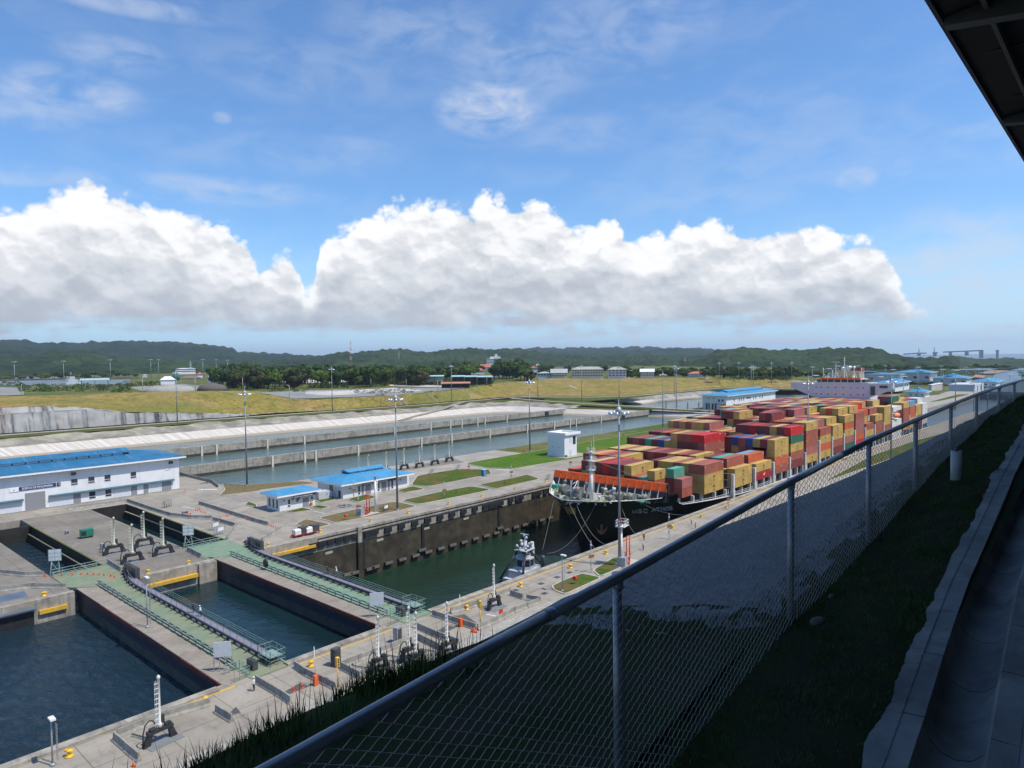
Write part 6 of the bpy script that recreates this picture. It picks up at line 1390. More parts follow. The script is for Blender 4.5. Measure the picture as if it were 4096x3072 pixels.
def gate(x0, label, w_=8.9, worn=False):
    y0 = 84.3; r = thing('lock_gate', label, 'lock gate', (x0, y0, 0)); L = 70.8; La = 58.8; G_ = GREEN2 if worn else GREEN
    b = MB(); b.box((0.25, 0.9, -14), (w_, La, -0.5)); b.build('hull', NAVY, r)
    b = MB(); b.box((0.0, 0.9, -2.2), (0.25, La-0.3, -0.75)); b.build('side_plate', NAVY, r)
    b = MB(); b.box((0.12, 0.9, -14), (0.25, La-0.3, -2.2)); b.build('lower_side', GLOW, r)
    b = MB(); b.box((-0.08, 0.9, -0.75), (0.6, 14, -0.12)); b.box((-0.08, 30, -0.75), (0.6, 46, -0.12)); b.box((0, 14, -0.75), (0.6, 30, -0.2)); b.box((0, 46, -0.75), (0.6, La-0.3, -0.2)); b.build('rust_band', RUST, r)
    b = MB(); b.box((0.02, 0.9, -0.5), (3.15, La, -0.03)); b.build('ledge', LEDGE, r)
    b = MB(); b.prism([(3.15, 0), (w_, 0), (w_, L), (-0.9, L), (-0.9, La+1.5), (0.2, La+0.01), (3.15, La-2.5)], -0.4, 0.05); b.build('deck', G_, r)
    # buffer rail on the ledge side
    n = 23; ya, yb = 4.5, La-1.5
    for i in range(n): b = MB(); y = ya+(yb-ya)*i/(n-1); b.box((3.25, y-0.09, 0.05), (3.43, y+0.09, 1.05)); b.box((2.95, y-0.07, 0.05), (3.75, y+0.07, 0.12)); b.box((3.12, y-0.5, 0.78), (3.24, y+0.5, 0.98)); b.build('buffer_post', GSTEEL, r)
    b = MB(); b.box((3.2, ya, 0.35), (3.3, yb, 0.5)); b.box((3.2, ya, 0.82), (3.32, yb, 0.97)); b.build('buffer_rail', BLUEB, r)
    # pipe beam with feet, walkway, hand rails on the other side
    def bx_(y): return 7.1+(0 if y < La-9 else -((y-(La-9))/9)**2*0.0+((y-(La-9))/9)**2*1.2)
    Y_ = [2+i*(La+6-2)/30 for i in range(31)]
    b = MB(); b.tube([(bx_(y), y, 0.6) for y in Y_], 0.15, 6); b.build('pipe_beam', BLUEB, r)
    for y in Y_[::1]: b = MB(); b.box((bx_(y)-0.5, y-0.08, 0.05), (bx_(y)+0.3, y+0.08, 0.42)); b.box((bx_(y)-0.85, y-0.06, 0.05), (bx_(y)-0.5, y+0.06, 0.12)); b.build('pipe_foot', DKG, r)
    b = MB(); b.strip([(bx_(y)+1.5, y, 0.42) for y in Y_], [(bx_(y)+0.35, y, 0.42) for y in Y_], False); b.strip([(bx_(y)+0.35, y, 0.42) for y in Y_], [(bx_(y)+0.35, y, 0.2) for y in Y_], False); b.build('walkway', WALK, r)
    b = MB(); rail(b, [(bx_(y)+1.55, y, 0.4) for y in Y_ if y < La-8], 1.2, (0.5, 0.85, 1.2), 1.9, 0.032); b.build('hand_rail', GSTEEL, r)
    b = MB(); rail(b, [(bx_(y)+0.35, y, 0.4) for y in Y_], 0.9, (0.9,), 3.9, 0.03); b.build('inner_rail', GALV, r)
    b = MB(); rail(b, [(-0.9, L-0.2, 0.05), (w_, L-0.2, 0.05)], 1.15, (0.6, 1.15), 1.7, 0.045); rail(b, [(-0.9, L-1.6, 0.05), (w_-2, L-0.9, 0.05)], 0.9, (0.5, 0.9), 1.7, 0.045); b.build('end_rail', GSTEEL, r)
    b = MB(); rail(b, [(w_-2.4, 1.2, 0.05), (w_-0.2, 1.2, 0.05), (w_-0.2, 4.6, 0.05), (w_-2.4, 4.6, 0.05), (w_-2.4, 1.2, 0.05)], 2.0, (0.7, 1.3, 2.0), 1.0, 0.04); b.box((w_-2.3, 1.6, 1.0), (w_-0.4, 4.2, 1.1)); b.build('stair_cage', GSTEEL, r)
    b = MB(); rail(b, [(1.5, 1.2, 0.0), (3.6, 1.2, 0.05), (3.6, 4.0, 0.05), (1.5, 4.0, 0)], 1.2, (0.4, 0.8, 1.2), 0.7, 0.035); b.build('access_rail', GSTEEL, r)
    for k, y in enumerate((1.9, 2.6, 3.3)): b = MB(); b.box((4.4, y, 0.05), (5.1, y+0.35, 1.3)); b.build('locking_lever', DKG, r)
    for y in (La-4, La-3.1, La-2.2, La-1.1, La+0.2, La+1.2): b = MB(); b.box((w_-0.2, y, 0.1), (w_+0.6, y+0.55, 2.3)); b.build('panel', DKG, r)
    # white board on legs at the near end
    t = bpy.data.objects.new('board', None); COL.objects.link(t); t.parent = r; t.location = (1.9, 5.2, 0)
    b = MB(); b.box((-0.05, -1.1, 1.9), (0.05, 1.1, 3.9)); b.build('board_face', mat('pale blue white board', (0.50, 0.54, 0.60), 0.5, var=0.05), t)
    b = MB(); [b.box((-0.04, y-0.05, 0), (0.06, y+0.05, 2)) for y in (-1.1, -0.4, 0.4, 1.1)]; b.build('board_legs', GALV, t); t.rotation_euler = (0, 0, 0.95)
    return r
g1 = gate(39.5, 'nearer rolling lock gate with worn green deck and blue pipe beam', worn=True)
g2 = gate(64.6, 'farther rolling lock gate with fresh green deck at the head of the ship chamber', 8.8)
b = MB(); b.lathe([(0, 0), (0.8, 0.05), (0.9, 0.3), (0.75, 0.35), (0, 0.35)], (0, 0, 0), 14, 'x'); o = b.build('round_fan', BLK, g2); o.location = (2.8, 42.3, 1.3)
# lamp post standing on the ledge of the first gate
def lamp_post(p, h, label, group='quay lamp posts', double=False):
    t = thing('lamp_post', label, 'lamp post', p, group=group)
    b = MB(); b.tube([(0, 0, 0), (0, 0, h)], 0.09, 6, r2=0.07); b.lathe([(0.25, 0), (0.25, 0.2), (0.12, 0.3)], (0, 0, 0), 8); b.build('pole', GALV, t)
    b = MB(); b.cbox((0, -0.3, h), (0.5, 1.0, 0.18)); b.build('lamp_head', WSTEEL, t)
    b = MB(); [b.tube([(0.45, y, 0.4), (0.45, y, h*0.85)], 0.03, 4) for y in (-0.2, 0.2)]; [b.tube([(0.45, -0.2, 0.5+i*0.4), (0.45, 0.2, 0.5+i*0.4)], 0.022, 3, False) for i in range(int(h*2))]; b.build('ladder', GALV, t)
    return t
lamp_post(at('B1', 1275, 445, -0.02), 7.9, 'slim lamp post standing on the tan ledge of the nearer gate')
lamp_post(at('R3', 435, 1435), 6.4, 'slim grey lamp post at the tip of the small grass island')
lamp_post(at('B1', 455, 1640), 5.0, 'short lamp post on the quay beside the blue approach water')

# ---------------------------------------------------------------- valve hoists: black saddle with a tall runged cylinder and a hose loop
HB = mat('hoist black', (0.03, 0.032, 0.036), 0.5, var=0.3, scale=2)
def make_hoist(label, cyl=BEIGE):
    t = thing('valve_hoist', label, 'hoist', (0, 0, 0), group='valve hoists on the piers')
    b = MB(); b.box((-1.75, -0.38, 1.3), (1.75, 0.38, 1.68)); b.box((-1.4, -0.35, 1.75), (-0.6, 0.35, 1.95)); b.box((0.7, -0.3, 1.75), (1.5, 0.3, 2.0)); b.build('saddle_beam', HB, t)
    for s_ in (-1, 1):
        b = MB(); b.prism([(s_*1.7-0.28, 0.0), (s_*1.7+0.42*s_*1.0+0.28, 0.0), (s_*1.45+0.3, 1.25), (s_*1.45-0.3, 1.25)] if s_ > 0 else [(s_*1.7-0.7, 0.0), (s_*1.7+0.28, 0.0), (s_*1.45+0.3, 1.25), (s_*1.45-0.3, 1.25)], -0.28, 0.28, 'y')
        b2 = MB(); b2.v = [(v[2], v[1], v[0]) for v in b.v]; b2.f = [f[::-1] for f in b.f]; b2.mi = b.mi; b2.sm = b.sm; b2.build('leg', HB, t)
    b = MB(); b.lathe([(0.3, 1.75), (0.3, 2.2), (0.17, 2.3), (0.17, 7.5), (0.24, 7.55), (0.24, 7.8), (0.0, 8.0)], (0, 0, 0), 10); b.build('cylinder', cyl, t)
    b = MB(); b.tube([(-0.42, -0.1, 1.8), (-0.42, -0.1, 7.4)], 0.04, 4); b.tube([(-0.62, -0.1, 1.8), (-0.62, -0.1, 7.4)], 0.03, 4); [b.box((-0.66, -0.14, 2.2+k*0.6), (-0.12, -0.04, 2.28+k*0.6)) for k in range(9)]; b.build('side_pipe', cyl, t)
    b = MB(); b.tube([(-2.3, 0, 0.1), (-2.3, 0, 1.6), (-2.0, 0, 2.6), (-1.4, 0, 3.0), (-0.9, 0, 2.8), (-0.55, 0, 2.2), (-0.45, 0, 1.7)], 0.09, 6); b.build('hose', HB, t)
    b = MB(); b.box((0.35, 0.1, 2.0), (0.75, 0.5, 3.0)); b.build('control_box', HB, t)
    b = MB(); b.box((-2.0, -1.6, 0.01), (2.6, 1.2, 0.06)); b.build('base_plate', mat('grey plinth', (0.17, 0.18, 0.185), 0.8, var=0.1), t)
    return t
WH2 = mat('white hoist cylinder', (0.62, 0.62, 0.60), 0.6, var=0.08)
H0 = make_hoist('cream valve hoist, front left of the four on the central pier'); H0.location = at('R1', 1148, 1185, 0); H0.rotation_euler = (0, 0, 0.05)
for (r_, x, y, lab) in (('R1', 990, 1112, 'cream valve hoist, rear left of the four on the central pier'), ('R1', 1248, 1050, 'cream valve hoist, farthest back of the four on the central pier'), ('R1', 1415, 1120, 'cream valve hoist, rightmost of the four on the central pier')): dup(H0, at(r_, x, y, 0), 0.05, lab)
H1 = make_hoist('white valve hoist alone on the quay beside the blue approach water', WH2); H1.location = at('B1', 1385, 1430, 0); H1.rotation_euler = (0, 0, 0.1); H1.scale = (0.78, 0.8, 0.92)
for (r_, x, y, lab) in (('B2', 1060, 812, 'white valve hoist beside the shaded slope, nearest of the near quay group'), ('B2', 1325, 715, 'white valve hoist second of the near quay group'), ('B2', 1387, 770, 'white valve hoist half hidden by the gravel edge, third of the near group'), ('B2', 1655, 668, 'white valve hoist with hidden base beside the orange barrier machine'), ('R2', 2060, 1580, 'white valve hoist on the quay just before the tugboat')): dup(H1, at(r_, x, y, 0), 0.1, lab)
for k, (x, y) in enumerate(((1672, 318), (1547, 345), (1415, 368), (1283, 385))): dup(H0, at('R2', x, y, 0), 0.05, ['valve hoist at the basin edge, nearest the green lawn', 'valve hoist at the basin edge, second from the green lawn', 'valve hoist at the basin edge, third from the green lawn', 'valve hoist at the basin edge just right of the blue roof'][k])
pA, pB = at('R2', 1672, 318, 0), at('R2', 1415, 368, 0); dv = (pB-pA)/2
dup(H0, pA+dv*4, 0.05, 'valve hoist whose top shows above the right part of the blue roof'); dup(H0, pA+dv*5, 0.05, 'valve hoist whose top shows above the middle of the blue roof')
slab('hoist_plinth', [(p.x, p.y) for p in (at('R2', 1100, 410), at('R2', 1290, 395), at('R2', 1795, 320), at('R2', 1700, 285))], 0.0, 0.1, PAVE_D)

# ---------------------------------------------------------------- tall floodlight masts
LAMPM = mat('chrome lamp bowl', (0.65, 0.67, 0.72), 0.25, metal=0.7, var=0.1)
POLEM = mat('weathered pole steel', (0.21, 0.23, 0.26), 0.5, metal=0.3, var=0.1)
def make_mast(label, h=30.3, full=True):
    t = thing('light_mast', label, 'light mast', (0, 0, 0), group='tall floodlight masts')
    b = MB(); b.tube([(0, 0, 0), (0, 0, h)], 0.31, 10, r2=0.15); b.lathe([(0.55, 0), (0.55, 0.25), (0.35, 0.4)], (0, 0, 0), 10); b.build('pole', POLEM, t)
    b = MB(); b.lathe([(0.55, h-0.2), (0.6, h), (0.6, h+0.4), (0.3, h+0.9), (0.06, h+1.0), (0.04, h+2.4)], (0, 0, 0), 10)
    for k in range(6): a = pi*k/3; b.tube([(0, 0, h-0.1), (1.7*cos(a), 1.7*sin(a), h-0.15)], 0.07, 4)
    b.build('head_frame', GALV, t)
    for k in range(8): a = pi*k/4+0.2; b = MB(); b.lathe([(0.1, 0.45), (0.36, 0.15), (0.42, -0.2), (0.38, -0.22), (0.0, 0.1)], (1.75*cos(a), 1.75*sin(a), h-0.35), 8); b.build('lamp', LAMPM, t)
    return t
MS = make_mast('tall light mast standing by the red fire pumps right of the two blue roofed huts'); MS.location = at('R2', 1222, 735, 0)
for r_, x, y, z, lab in (('R1', 2135, 527, 0, 'tall light mast on the brown verge beside the basins, left of centre'), ('R3', 930, 1220, 0, 'tall light mast on the near quay in front of the black ship bow'), ('T3', 155, 1090, 0, 'tall light mast at the basin shore left of the white block'), ('R4', 345, 1205, 0, 'tall light mast in front of the middle container stacks'),
        ('R4', 1062, 1180, 0, 'tall light mast behind the fence near the stern of the ship'), ('U2', 1285, 980, 4, 'light mast at the far road below the black sheds'), ('U1', 1990, 1095, 4, 'light mast at the far road before the palm wood'), ('U1', 30, 1240, 4, 'light mast at the foot of the grey rock face'), ('U3', 163, 925, 4, 'light mast below the wide grey hall on the far road'),
        ('U3', 718, 985, 2.5, 'light mast below the long cream school'), ('U3', 1190, 1025, 2, 'light mast on the cross road, seen right above the bow mast'), ('U3', 1743, 1300, 0, 'light mast just left of the highest yellow bow container'), ('U3', 1912, 1030, 0.5, 'light mast beside the left gable of the second machinery building'), ('U3', 1887, 900, 0, 'light mast close behind the one beside the second machinery building'),
        ('U4', 243, 800, 0.6, 'light mast at the bank behind the ridge roof of the second machinery building'), ('U4', 490, 790, 0.5, 'light mast behind the roof middle of the second machinery building'), ('U4', 645, 980, 0, 'light mast before the front of the second machinery building, left of a pair'), ('U4', 673, 965, 0, 'light mast before the front of the second machinery building, right of a pair'), ('U4', 903, 800, 0.4, 'light mast on the bank right of the second machinery building'),
        ('U4', 1160, 790, 0.3, 'light mast left of the white bridge wing')): dup(MS, at(r_, x, y, z), random.random()*3, lab)
far_masts = [('U4', 1628, 553, 760), ('U4', 1462, 637, 620), ('U4', 1420, 530, 900), ('U4', 1745, 520, 950), ('U4', 1910, 520, 900), ('U4', 1995, 518, 880), ('U5', 463, 516, 1250), ('U5', 555, 562, 900), ('U5', 400, 656, 760), ('U5', 690, 650, 640), ('U5', 870, 533, 850), ('U5', 1165, 519, 1300), ('U5', 1190, 564, 1000), ('U5', 1350, 570, 620), ('U5', 1640, 568, 1300), ('U5', 1855, 574, 1500), ('U5', 1755, 681, 850), ('U5', 1580, 740, 640), ('U5', 2035, 622, 900), ('U5', 1680, 602, 1100), ('U5', 1480, 532, 1500),
             ('U0', 178, 466, 1150), ('U0', 800, 457, 1150), ('U0', 1390, 441, 1150), ('U0', 1903, 437, 1200), ('U0', 2000, 441, 1250), ('U1', 350, 437, 1200), ('U1', 518, 440, 1300), ('U1', 662, 446, 1350)]
FM = thing('light_mast', 'x', 'light mast', (0, 0, 0), group='distant floodlight masts')
b = MB(); b.tube([(0, 0, 0), (0, 0, 30)], 0.4, 6, r2=0.25); b.build('pole', GALV, FM); b = MB(); b.cbox((0, 0, 30.2), (4.2, 4.2, 0.5), 0.7); b.build('lamp_head', mat('pale lamp ring', (0.75, 0.76, 0.78), 0.4), FM)
wl_ = {'U4': 'beyond the ship bridge', 'U5': 'along the lower locks at right', 'U0': 'along the old canal at the left horizon', 'U1': 'beside the old workshops left of the palm wood'}
cnt = {}
for i, (r_, x, y, D) in enumerate(far_masts):
    p = atD(r_, x, y, D); p.z -= 30.2; cnt[r_] = cnt.get(r_, 0)+1
    lab = f'{ORD[cnt[r_]-1]} small distant light mast {wl_[r_]}'
    if i == 0: FM.location = p; FM['label'] = lab
    else: dup(FM, p, 0, lab)
# thin power poles on the plateau
PP = thing('utility_pole', 'x', 'pole', (0, 0, 0), group='thin poles on the bank')
b = MB(); b.tube([(0, 0, 0), (0, 0, 10)], 0.17, 5); b.build('pole', mat('pale concrete pole', (0.42, 0.40, 0.33), 0.8), PP); b = MB(); b.cbox((0, 0, 9.6), (0.2, 1.2, 0.15)); b.build('crossarm', GALV, PP)
for i, (r_, x, y) in enumerate((('U0', 277, 888), ('U0', 873, 866), ('U0', 1080, 842), ('U0', 1803, 848), ('U1', 258, 835), ('U1', 858, 835), ('U1', 1447, 928), ('U2', 265, 800), ('U2', 712, 810), ('U2', 1110, 845), ('U2', 1400, 790), ('U2', 1730, 775))):
    p = on_land(r_, x, y); lab = f'{ORD[i]} thin pole from the left along the top of the grassy bank'
    if i == 0: PP.location = p; PP['label'] = lab
    else: dup(PP, p, 0, lab)

# ---------------------------------------------------------------- concrete barriers
BARR = {}
def barrier_mesh(L):
    k = round(L, 1)
    if k not in BARR:
        b = MB(); b.prism([(-0.32, 0), (0.32, 0), (0.30, 0.12), (0.13, 0.38), (0.09, 0.98), (-0.09, 0.98), (-0.13, 0.38), (-0.30, 0.12)], 0.03, k-0.03, 'x'); o = b.build('concrete_barrier', CONC_B); BARR[k] = o.data; bpy.data.objects.remove(o)
    return BARR[k]
def barriers(desc, *pts, z=0.0, seg=3.6):
    P = [at(*p, z) if len(p) == 3 else Vector(p) for p in pts]; n = 0
    for a, c in zip(P, P[1:]):
        L = (c-a).length; k = max(1, round(L/seg)); ang = math.atan2(c.y-a.y, c.x-a.x)
        for i in range(k):
            p = a.lerp(c, i/k); o = bpy.data.objects.new('concrete_barrier', barrier_mesh(L/k)); COL.objects.link(o); o.location = p; o.rotation_euler = (0, 0, ang+random.uniform(-.015, .015))
            tag(o, f'{ORD[n % 30]} concrete barrier {desc}', 'barrier', 'concrete traffic barriers'); n += 1
barriers('of the run leaving the machinery building along the second recess', ('R1', 1100, 665), ('R1', 1300, 735), ('R1', 1480, 790), ('R1', 1650, 810), ('R1', 1830, 815))
barriers('of the short run closing off the white signs', ('R1', 1840, 825), ('R1', 2040, 880), ('R1', 1960, 990))
barriers('of the run past the orange cones on the island road', ('R1', 1720, 685), ('R1', 2212, 840), ('R2', 105, 870))
barriers('of the diagonal run beside the red trailers', ('R2', 50, 1010), ('R2', 215, 905))
barriers('of the upper run at the far left edge', ('R1', -150, 1290), ('R1', 0, 1290), ('R1', 215, 1310), ('R1', 380, 1305))
barriers('of the lower run at the far left edge', ('R1', -250, 1450), ('R1', 0, 1440), ('R1', 270, 1410), ('R1', 570, 1415))
barriers('of the pair in front of the four cream hoists', ('R1', 935, 1200), ('R1', 1050, 1270))
barriers('at the end of the farther gate', ('R1', 1620, 1090), ('R1', 1740, 1150))
barriers('of the parapet run beside the blue approach water', ('B1', 1010, 1400), ('B1', 1400, 1240), ('B1', 1820, 1120))
barriers('of the slanting run left of the lone white hoist', ('B1', 985, 1420), ('B1', 1200, 1610))
barriers('standing alone right of the lone white hoist', ('B1', 1865, 1180), ('B1', 2010, 1265))
barriers('of the run at the near end of the nearer gate', ('B2', 0, 920), ('B2', 110, 985), ('B2', 220, 1050), ('B2', 300, 1110))
barriers('of the run between the orange barrier machine and the traffic light', ('B2', 335, 795), ('B2', 430, 860), ('B2', 560, 920), ('B2', 690, 985))
barriers('of the pen around the first of the near white hoists', ('B2', 900, 890), ('B2', 735, 800), ('B2', 880, 740), ('B2', 1160, 640), ('B2', 1290, 590))
barriers('of the run below the white hoists with dark shade', ('B2', 1400, 550), ('B2', 1580, 640))
barriers('of the run from the farther gate to the gravel', ('B2', 1370, 445), ('B2', 1560, 530), ('B2', 1750, 600))
barriers('of the long run with the orange barrier machine', ('B2', 1525, 345), ('B2', 1700, 400), ('B2', 1905, 465))
barriers('of the pair behind the yellow capped bollard', ('B2', 1680, 325), ('B2', 1930, 255))
barriers('of the run fencing the last white hoist from the gravel', ('B2', 1915, 470), ('B2', 2080, 400), ('B3', 20, 320), ('B3', 240, 235))
barriers('of the two blocks beside the dark drain covers', ('S1', 320, 1190), ('S1', 525, 1255)); barriers('lying after the two blocks by the drain covers', ('S1', 575, 1265), ('S1', 800, 1305))
barriers('of the wall segment left of the drain cover blocks', ('S1', 95, 1230), ('S1', 320, 1150))
barriers('of the low kerb behind the second recess', ('R1', 580, 735), ('R1', 1090, 668), z=0.0, seg=8)

# ---------------------------------------------------------------- bollards
BOL = thing('bollard', 'x', 'bollard', (0, 0, 0), group='yellow mooring bollards'); b = MB(); b.lathe([(0.75, 0.02), (0.75, 0.14), (0.42, 0.18), (0.34, 0.55), (0.38, 0.75), (0.55, 0.85), (0.5, 1.0), (0, 1.05)], (0, 0, 0), 12); b.box((-0.55, -0.3, 0.7), (0.75, 0.3, 0.95)); b.build('post', YELP, BOL)
bl = [('R1', 380, 1478, 'on the pier corner at the far left'), ('R1', 1278, 1283, 'on the central pier, left one of two'), ('R1', 1630, 1203, 'on the central pier, right one of two'), ('R2', 105, 1048, 'at the start of the far chamber wall'), ('R2', 555, 930, 'beside the red trailers'), ('R2', 992, 835, 'third along the far chamber wall'), ('R2', 1318, 762, 'fourth along the far chamber wall'), ('R2', 1665, 685, 'fifth along the far chamber wall'),
      ('R2', 1953, 620, 'sixth along the far chamber wall'), ('R3', 28, 555, 'on the far wall left of the bow'), ('R3', 290, 495, 'on the far wall right behind the port bow'), ('R3', 75, 1397, 'on the near quay beside the tug bow'), ('R3', 505, 1237, 'on the near quay behind the tug'), ('R3', 812, 1115, 'on the near quay left of the white monitor tower'), ('R3', 1385, 895, 'on the near quay under the brown sign'),
      ('R3', 1635, 800, 'on the near quay right of the walking man'), ('R3', 1855, 715, 'on the near quay farthest along the hull'), ('B1', 1775, 1097, 'beside the near end of the nearer gate'), ('B1', 600, 1560, 'at the bottom left on the approach quay'), ('B2', 475, 782, 'beside the orange barrier machine near the gates'), ('B2', 1820, 290, 'behind the barriers before the tug'), ('B2', 1220, 490, 'behind the grey pillar between the gates')]
for i, (r_, x, y, lab) in enumerate(bl):
    p = at(r_, x, y, 0.01); 
    if i == 0: BOL.location = p; BOL.scale = (.62, .62, .75); BOL['label'] = 'yellow mooring bollard '+lab
    else: dup(BOL, p, random.random()*6, 'yellow mooring bollard '+lab)

# ---------------------------------------------------------------- fenders and marks on the chamber wall
RUB = mat('black rubber fender', (0.018, 0.018, 0.02), 0.7, var=0.3, scale=1); TIMB = mat('grey topped fender', (0.13, 0.125, 0.11), 0.8, var=0.2, scale=1)
def fender(parent, p, L, h, m, name='fender', d=0.55):
    b = MB(); b.box((p.x-L/2-parent.location.x, -d, p.z-h/2), (p.x+L/2-parent.location.x, 0.0, p.z+h/2)); return b.build(name, m, parent)
for x, y in [(960, 940), (1020, 925), (1135, 905), (1250, 875), (1365, 850), (1477, 822), (1585, 797), (1687, 773), (1787, 748), (1885, 727), (1975, 705), (2022, 695), (2065, 685), (2110, 675), (2195, 650), (2255, 637), (2285, 630), (2400, 600), (2440, 590), (2495, 578), (2540, 566)]: fender(LWALL, atY('R2', x, y, YL), 2.1, 1.15, RUB)
for x, y in [(785, 1292), (842, 1280), (975, 1245), (1020, 1230), (1137, 1195), (1255, 1165), (1370, 1132), (1425, 1082), (1480, 1100), (1588, 1070), (1690, 1040), (1790, 1015), (1888, 985), (1980, 960), (2068, 935), (2097, 893), (2155, 910), (2237, 885), (2312, 865), (2387, 845), (2460, 825), (2532, 805)]:
    p = atY('R2', x, y, YL); o = fender(LWALL, p, 2.3, 0.95, RUB); b = MB(); b.box((p.x-1.15-73.4, -0.75, p.z-0.1), (p.x+1.15-73.4, -0.56, p.z+0.55)); b.build('cap', TIMB, o)
for x, ya, yb in ((920, 935, 1240), (1437, 850, 1075), (2095, 680, 890)):
    p, q = atY('R2', x, ya, YL), atY('R2', x, yb, YL); b = MB(); b.box((p.x-0.4-73.4, -0.3, q.z), (p.x+0.4-73.4, -0.01, p.z)); b.build('ladder_pipe', RUB, LWALL)
p = atY('R2', 885, 900, YL); b = MB(); b.box((p.x-0.6-73.4, -0.65, -3.4), (p.x+0.6-73.4, -0.0, 0.35)); b.build('pilaster', CONC, LWALL); b = MB(); b.box((p.x-0.6-73.4, -0.65, -13), (p.x+0.6-73.4, -0.0, -3.4)); b.build('wet_pilaster', WETC, LWALL)
for x, y in ((1072, 992), (1473, 893), (1815, 808), (630, 1103)): p = atY('R2', x, y, YL); b = MB(); b.box((p.x-1.0-73.4, -0.06, p.z-.28), (p.x+1.0-73.4, -0.005, p.z+.28)); b.build('marker_plate', mat('pale marker plate', (0.38, 0.35, 0.27), 0.8), LWALL)
b = MB(); b.box((14.5, -0.1, -0.62), (460, -0.005, -0.3)); b.build('rail_groove', BLK, LWALL)
b = MB(); b.box((14.5, -0.35, -0.98), (460, -0.005, -0.66)); b.build('fender_rail', CONC, LWALL)
b = MB(); b.box((0, -0.9, -1.9), (13.5, -0.005, -1.3)); b.build('yellow_fender_beam', YEL, LWALL)
for k in range(6): fender(LWALL, Vector((73.4+14.8+k*2.3-9.6+8, YL, -1.6)), 2.1, 1.1, RUB)
tt_ = [o for o in COL.objects if o.name.startswith("lock_wall")]; tt_.sort(key=lambda o: o.name)
PW, AW = tt_[2], tt_[5]
b = MB(); b.box((2.6, -0.8, -2.2), (12.3, -0.002, -1.55)); b.build('yellow_fender_beam', YEL, PW)
for a, c in ((0, 2.4), (12.6, 16.2)): b = MB(); b.box((a, -0.55, -14), (c, 0.0, 0.12)); b.build('corner_block', CONC, PW)
b = MB(); b.box((400+33.0, -0.5, -2.3), (400+37.2, 0.0, -1.6)); b.build('yellow_fender_beam', YEL, AW)
b = MB(); b.box((400+20, -0.02, -13), (400+32.3, 0.5, -1.6)); b.build('dark_opening', BLK, AW)
b = MB(); b.prism([(-1.0, -1.5), (6.5, -0.1), (6.5, 0.1), (-1.0, -1.3)], 19, 32.5, 'x'); t = tag(b.build('sheet_roof', mat('blue grey sheet roof', (0.14, 0.18, 0.23), 0.4, metal=0.4, var=0.15, scale=0.6), None, (0, YL+0.2, 0.35)), 'weathered blue grey sheet cover over the dark opening at the left edge', 'cover')

# ---------------------------------------------------------------- painted lines and small road marks
def line(name, a, c, w_, m, z=0.006):
    a, c = Vector(a), Vector(c); d = (c-a).normalized(); s_ = Vector((-d.y, d.x, 0))*w_/2; b = MB(); b.poly([(p.x, p.y, z) for p in (a-s_, c-s_, c+s_, a+s_)]); return struct(b.build(name, m))
line('yellow_line', (74.5, 83.55, 0), (540, 83.55, 0), 0.3, YEL)
line('yellow_line', (49.0, 83.55, 0), (66.5, 83.55, 0), 0.3, YEL)
line('yellow_line', at('B1', 40, 1659), at('B1', 900, 1362), 0.42, YEL); line('yellow_line', at('B1', 1635, 1095), at('B1', 2030, 950), 0.42, YEL)
b = MB()
for p, q in ((('B1', 0, 1640), ('B1', 830, 1335)), (('B1', 1620, 1058), ('B1', 1975, 922))):
    a, c = at(*p), at(*q); b.prism([(a.x, 84.0), (c.x, 84.0), (c.x, 85.75), (a.x, 85.75)], -6, 0.0035)
struct(b.build('quay_lip', PAVE))
for (a, c) in ((('R2', 500, 745), ('R2', 600, 765)), (('R1', 1580, 705), ('R1', 1700, 730)), (('R3', 200, 378), ('R3', 290, 372)), (('R2', 2100, 465), ('R2', 2170, 455)), (('B2', 1990, 330), ('B2', 2090, 350))): line('road_mark', at(*a), at(*c), 0.3, WHL, 0.012)
for k in range(5): a = at('R1', 1710+k*32, 553, 0); line('road_mark', a, a+Vector((0.3, -2.6, 0)), 0.6, WHL, 0.007); a = at('R2', 2060+k*26, 385, 0); line('road_mark', a, a+Vector((0.3, -2.6, 0)), 0.5, WHL, 0.012)
for r_, x, y in (('S1', 400, 1112), ('S1', 805, 1005), ('S1', 1058, 905), ('S1', 1250, 830), ('S1', 860, 1160), ('R2', 745, 715), ('R2', 480, 935), ('R3', 1700, 1000), ('R2', 790, 830)): p = at(r_, x, y); sheet('drain_cover', rect(p.x-0.6, p.x+0.6, p.y-0.5, p.y+0.5), 0.012, mat('dark grating', (0.06, 0.06, 0.062), 0.6))
STN = mat('dark wet stain', (0.085, 0.078, 0.07), 0.6, var=0.2)
for pts in ((('B2', 1690, 350), ('B2', 1800, 330), ('B2', 1900, 400), ('B2', 1890, 440), ('B2', 1760, 380)), (('B1', 1975, 1190), ('B1', 2040, 1130), ('B1', 2080, 1180), ('B1', 2000, 1205)), (('B2', 245, 1000), ('B2', 380, 925), ('B2', 470, 950), ('B2', 290, 1020)), (('B2', 1560, 480), ('B2', 1640, 430), ('B2', 1740, 440), ('B2', 1620, 495))): sheet('stain', [(at(*p).x, at(*p).y) for p in pts], 0.008, STN)

